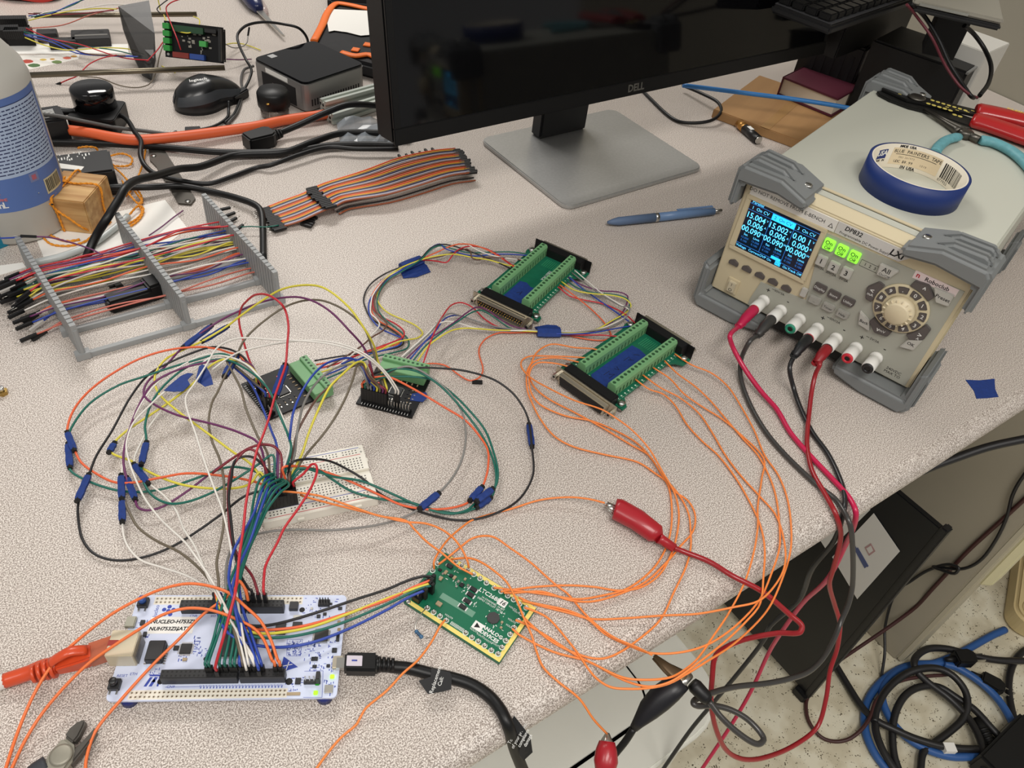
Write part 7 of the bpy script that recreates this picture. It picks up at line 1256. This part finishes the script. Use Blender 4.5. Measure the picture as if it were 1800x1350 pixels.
def hrow(a, b_, z, n, ln, par, pins=False):
    A, B_ = rp(*a, z), rp(*b_, z); d_ = (B_-A); u = Vector((-d_.y, d_.x, 0)).normalized()
    if u.x > 0: u = -u
    for i in range(n):
        p = A+d_*(i/(n-1)); j = rr2.uniform(-2.5, 2.5); MB().obox(tuple(p+u*(ln/2+j)), tuple(u*ln/2), tuple(d_.normalized()*1.25), (0, 0, 1.3)).build('connector_housing', BLK2, par)
        if pins: MB().cyl(tuple(p+u*(ln+j)), tuple(p+u*(ln+j+7)), .35, n=5).build('pin', SIL, par)
hrow((474, 365), (504, 400), 4, 16, 14, rib, True); hrow((556, 329), (588, 362), 15, 14, 13, rib); hrow((812, 263), (838, 303), 14, 16, 14, rib); hrow((560, 384), (545, 398), 3, 5, 13, rib, True); hrow((700, 272), (760, 262), 10, 6, 10, rib)
for k_, (x, y) in enumerate(((395, 366), (404, 376), (408, 386), (421, 399))):
    q = at(x, y, 8); t = Th('plug_end', 'black jumper plug poking out behind the rack, %s' % ('farthest', 'second farthest', 'second nearest', 'nearest')[k_], 'connector', (q.x, q.y, 6), .7+k_*.2); MB().box(-6, 6, -1.3, 1.3, 0, 2.6).build('connector_housing', BLK2, t); MB().cyl((6, 0, 1.3), (11, 0, 1.3), .35, n=5).build('pin', SIL, t); MB().box(-6, -4, -1, 1, -6, 0).build('stub_wire', wm('black'), t)
wire('thin green jumper running from the rack end to the ribbon plugs', 'green', [(424, 399), (440, 398), (466, 399), (490, 396)], [8, 8, 6], r=.7)
wire('thin purple jumper lying on the white paper behind the middle comb', 'purple', [(262, 414), (285, 398), (305, 382), (322, 370)], [4, 3, 3], r=.7)
wire('white jumper with a black end drooping left of the rack', 'white', [(60, 498), (35, 501), (14, 510), (4, 525)], [16, 14, 8, 5], r=.9)
# ------------------------------------------------------------------ floor: cables, power strip
FZ = -740
def fc(label, m, P, r, zs=0): return cable(label, m, P, FZ+r+zs if not isinstance(zs, (list, tuple)) else [FZ+r+z for z in zs], r, k=6)
FBL = mat('floor_blue', (44, 88, 150), .45); FBK = mat('floor_black', (30, 29, 30), .42)
Z3 = lambda *P: [(1400+x*.2445, 1020+y*.2445) for x, y in P]
fc('blue cable lying in a wide coil on the floor', FBL, Z3((1500, 355), (1400, 400), (1200, 510), (1000, 595), (860, 605), (740, 640), (620, 720), (530, 830), (490, 950), (500, 1100), (560, 1240), (650, 1360), (720, 1420)), 6.5)
fc('second turn of blue cable inside the coil on the floor', FBL, Z3((1090, 590), (980, 600), (860, 610), (720, 660), (640, 740), (615, 830), (640, 930), (720, 1060), (850, 1170), (1000, 1240), (1150, 1270), (1350, 1255), (1530, 1245), (1590, 1220), (1600, 1160), (1560, 1040), (1460, 870), (1330, 740), (1160, 630), (1060, 600)), 6.5, [0, 0, 3, 5, 5, 5, 8, 10, 10, 8, 6, 4])
fc('black cable sweeping from the panel foot across the coil', FBK, Z3((270, 590), (360, 740), (470, 910), (560, 1000), (720, 1080), (860, 1140), (1060, 1195), (1300, 1215), (1500, 1190), (1660, 1140)), 6.0, [2, 3, 8, 16, 16, 16, 14, 10])
fc('black cable making the large inner loop on the floor', FBK, Z3((740, 1380), (700, 1250), (690, 1080), (720, 930), (790, 820), (900, 765), (1030, 770), (1160, 850), (1280, 930), (1400, 1060), (1500, 1170), (1580, 1260)), 6.0, [2, 4, 14, 16, 10, 8, 14, 14, 6])
fc('black cable crossing from the cabinet foot down the loop', FBK, Z3((1660, 580), (1450, 575), (1280, 545), (1100, 495), (960, 490), (880, 530), (845, 590), (870, 660), (960, 745), (1100, 850), (1220, 970), (1300, 1100), (1345, 1240), (1350, 1380)), 6.0, [14, 14, 16, 18, 20, 24, 20, 14, 12, 16, 20, 18])
fc('black cable bending round the right side of the loop', FBK, Z3((560, 1020), (575, 930), (640, 800), (760, 690), (880, 640), (1020, 635), (1130, 690), (1210, 790), (1230, 890), (1200, 990), (1110, 1080), (990, 1170), (910, 1240), (890, 1380)), 6.0, [14, 14, 18, 26, 26, 26, 20, 12, 8, 6, 6])
fc('black cable curving in from the right frame edge', FBK, Z3((1700, 480), (1620, 520), (1550, 620), (1525, 760), (1550, 940), (1610, 1120)), 6.0, 4)
fc('short black cable running to the bottom edge left of the loop', FBK, Z3((570, 1000), (570, 1080), (610, 1200), (680, 1320), (740, 1400)), 6.0, 10)
fc('thin dark red and black cable lying in a bow by the panel foot', mat('floor_darkred', (66, 34, 32), .5), Z3((100, 800), (70, 880), (80, 990), (130, 1080), (200, 1140), (290, 1160), (380, 1140), (470, 1070), (530, 980), (570, 870), (690, 750), (850, 700), (1080, 680)), 3.0, [2, 2, 2, 2, 16, 18, 18, 16])
def pface(x, y, off): d = ray(x, y); t = ((pd.c-CAM).dot(EU)-off)/d.dot(EU); return CAM+d*t
def cable3(label, m, Q, r):
    Q = spline(Q, 6); o0 = Q[0].copy(); o = MB().tube([q-o0 for q in Q], r, 10).build('cable', m, None, loc=o0); tag(o, label, 'cable')
cable3('long dark red and black cable stretched across the pedestal side', mat('floor_darkred', (66, 34, 32), .5), [at(1470, 1165, FZ+10)]+[pface(x, y, 5) for x, y in ((1600, 1075), (1640, 1034), (1700, 970), (1760, 915), (1800, 878), (1850, 830))], 3.0)
cable3('thin black cable knotted against the pedestal side', FBK, [at(1549, 1190, FZ+4), at(1555, 1150, FZ+30)]+[pface(x, y, o_) for x, y, o_ in ((1556, 1100, 8), (1575, 1040, 8), (1600, 1022, 8), (1630, 1003, 9), (1665, 992, 12), (1685, 998, 16), (1678, 1008, 18), (1655, 1002, 15), (1640, 996, 10), (1690, 1000, 8), (1722, 986, 7), (1750, 950, 7), (1770, 908, 7), (1780, 870, 7), (1800, 835, 7), (1835, 795, 7))], 2.4)
fc('thick black cable passing between the desk edge and the pedestal top', FBK, [(1560, 860), (1620, 828), (1680, 805), (1740, 785), (1810, 770)], 5.0, [560, 570, 590, 610])
pw = at(1800, 1060, FZ+40); pws = Th('power_strip', 'beige rounded power strip with round outlets on the floor', 'power strip', (pw.x+30, pw.y+20, FZ), radians(64))
BEI = mat('strip_beige', (206, 186, 138), .5)
MB().prism(rrect(-75, 130, -34, 34, 32, 8), 0, 44).build('housing', BEI, pws, bevel=6, seg=3)
for x in (-42, 14, 70):
    o = MB().lathe([(22, 44), (22, 45.2), (20, 45.8), (0, 45.8)], 28, (x, 0, 0)).build('outlet', BEI, pws)
    for dx, dy, a_ in ((-6, 6, 3), (-6, -6, 3), (8, 0, 2.4)): MB().cbox((x+dx, dy, 45.8), 5 if a_ == 3 else 4, 1.4 if a_ == 3 else 4, .15).build('contact_slot', INK, o)
for k_, (x, y, rz, lb) in enumerate(((1688, 1163, .2, 'black moulded plug lying on the blue coil'), (1742, 1202, -.5, 'black flat plug with bare prongs right of the blue coil'))):
    q = at(x, y, FZ+12); t = Th('mains_plug', lb, 'plug', (q.x, q.y, FZ+(14 if k_ == 0 else 2)), rz); MB().prism([(-18, -12), (10, -14), (20, -8), (20, 8), (10, 14), (-18, 12)], 0, 20).build('plug_body', BLK, t, bevel=2.5)
    for s_ in (-1, 1): MB().box(20, 38, s_*6-.8, s_*6+.8, 7, 13).build('prong', SIL, t)
    MB().cyl((-18, 0, 10), (-34, 0, 9), 6, 4, n=10).build('strain_relief', BLK, t)
q = at(1735, 1300, FZ+14); t = Th('inline_plug', 'black ribbed cable end near the dark adapter on the floor', 'plug', (q.x, q.y, FZ+8), radians(105)); MB().tube([(-34, 0, 8), (-20, 0, 8), (0, 0, 8), (20, 0, 8), (34, 0, 8)], [7, 9, 10, 9, 7], 12).build('ribbed_grip', BLK, t); [MB().cyl((x, 0, 8), (x+3, 0, 8), 10.6, n=12).build('grip_rib', BLK, t) for x in (-16, -9, -2, 5, 12)]
q = at(1790, 1335, FZ+30); t = Th('floor_adapter', 'dark adapter block at the lower right corner of the floor', 'power adapter', (q.x, q.y, FZ), radians(40)); MB().box(-60, 70, -40, 40, 0, 44).build('shell', BLK, t, bevel=4)
q = at(1667, 1316, FZ+22); o = MB().obox((0, 0, 0), (9, 1, 0), (-.8, 7, 0), (0, 0, 7)).build('cable_tag', PAPER, None, loc=(q.x, q.y, FZ+22)); tag(o, 'white paper tag wrapped round a black floor cable', 'tag')
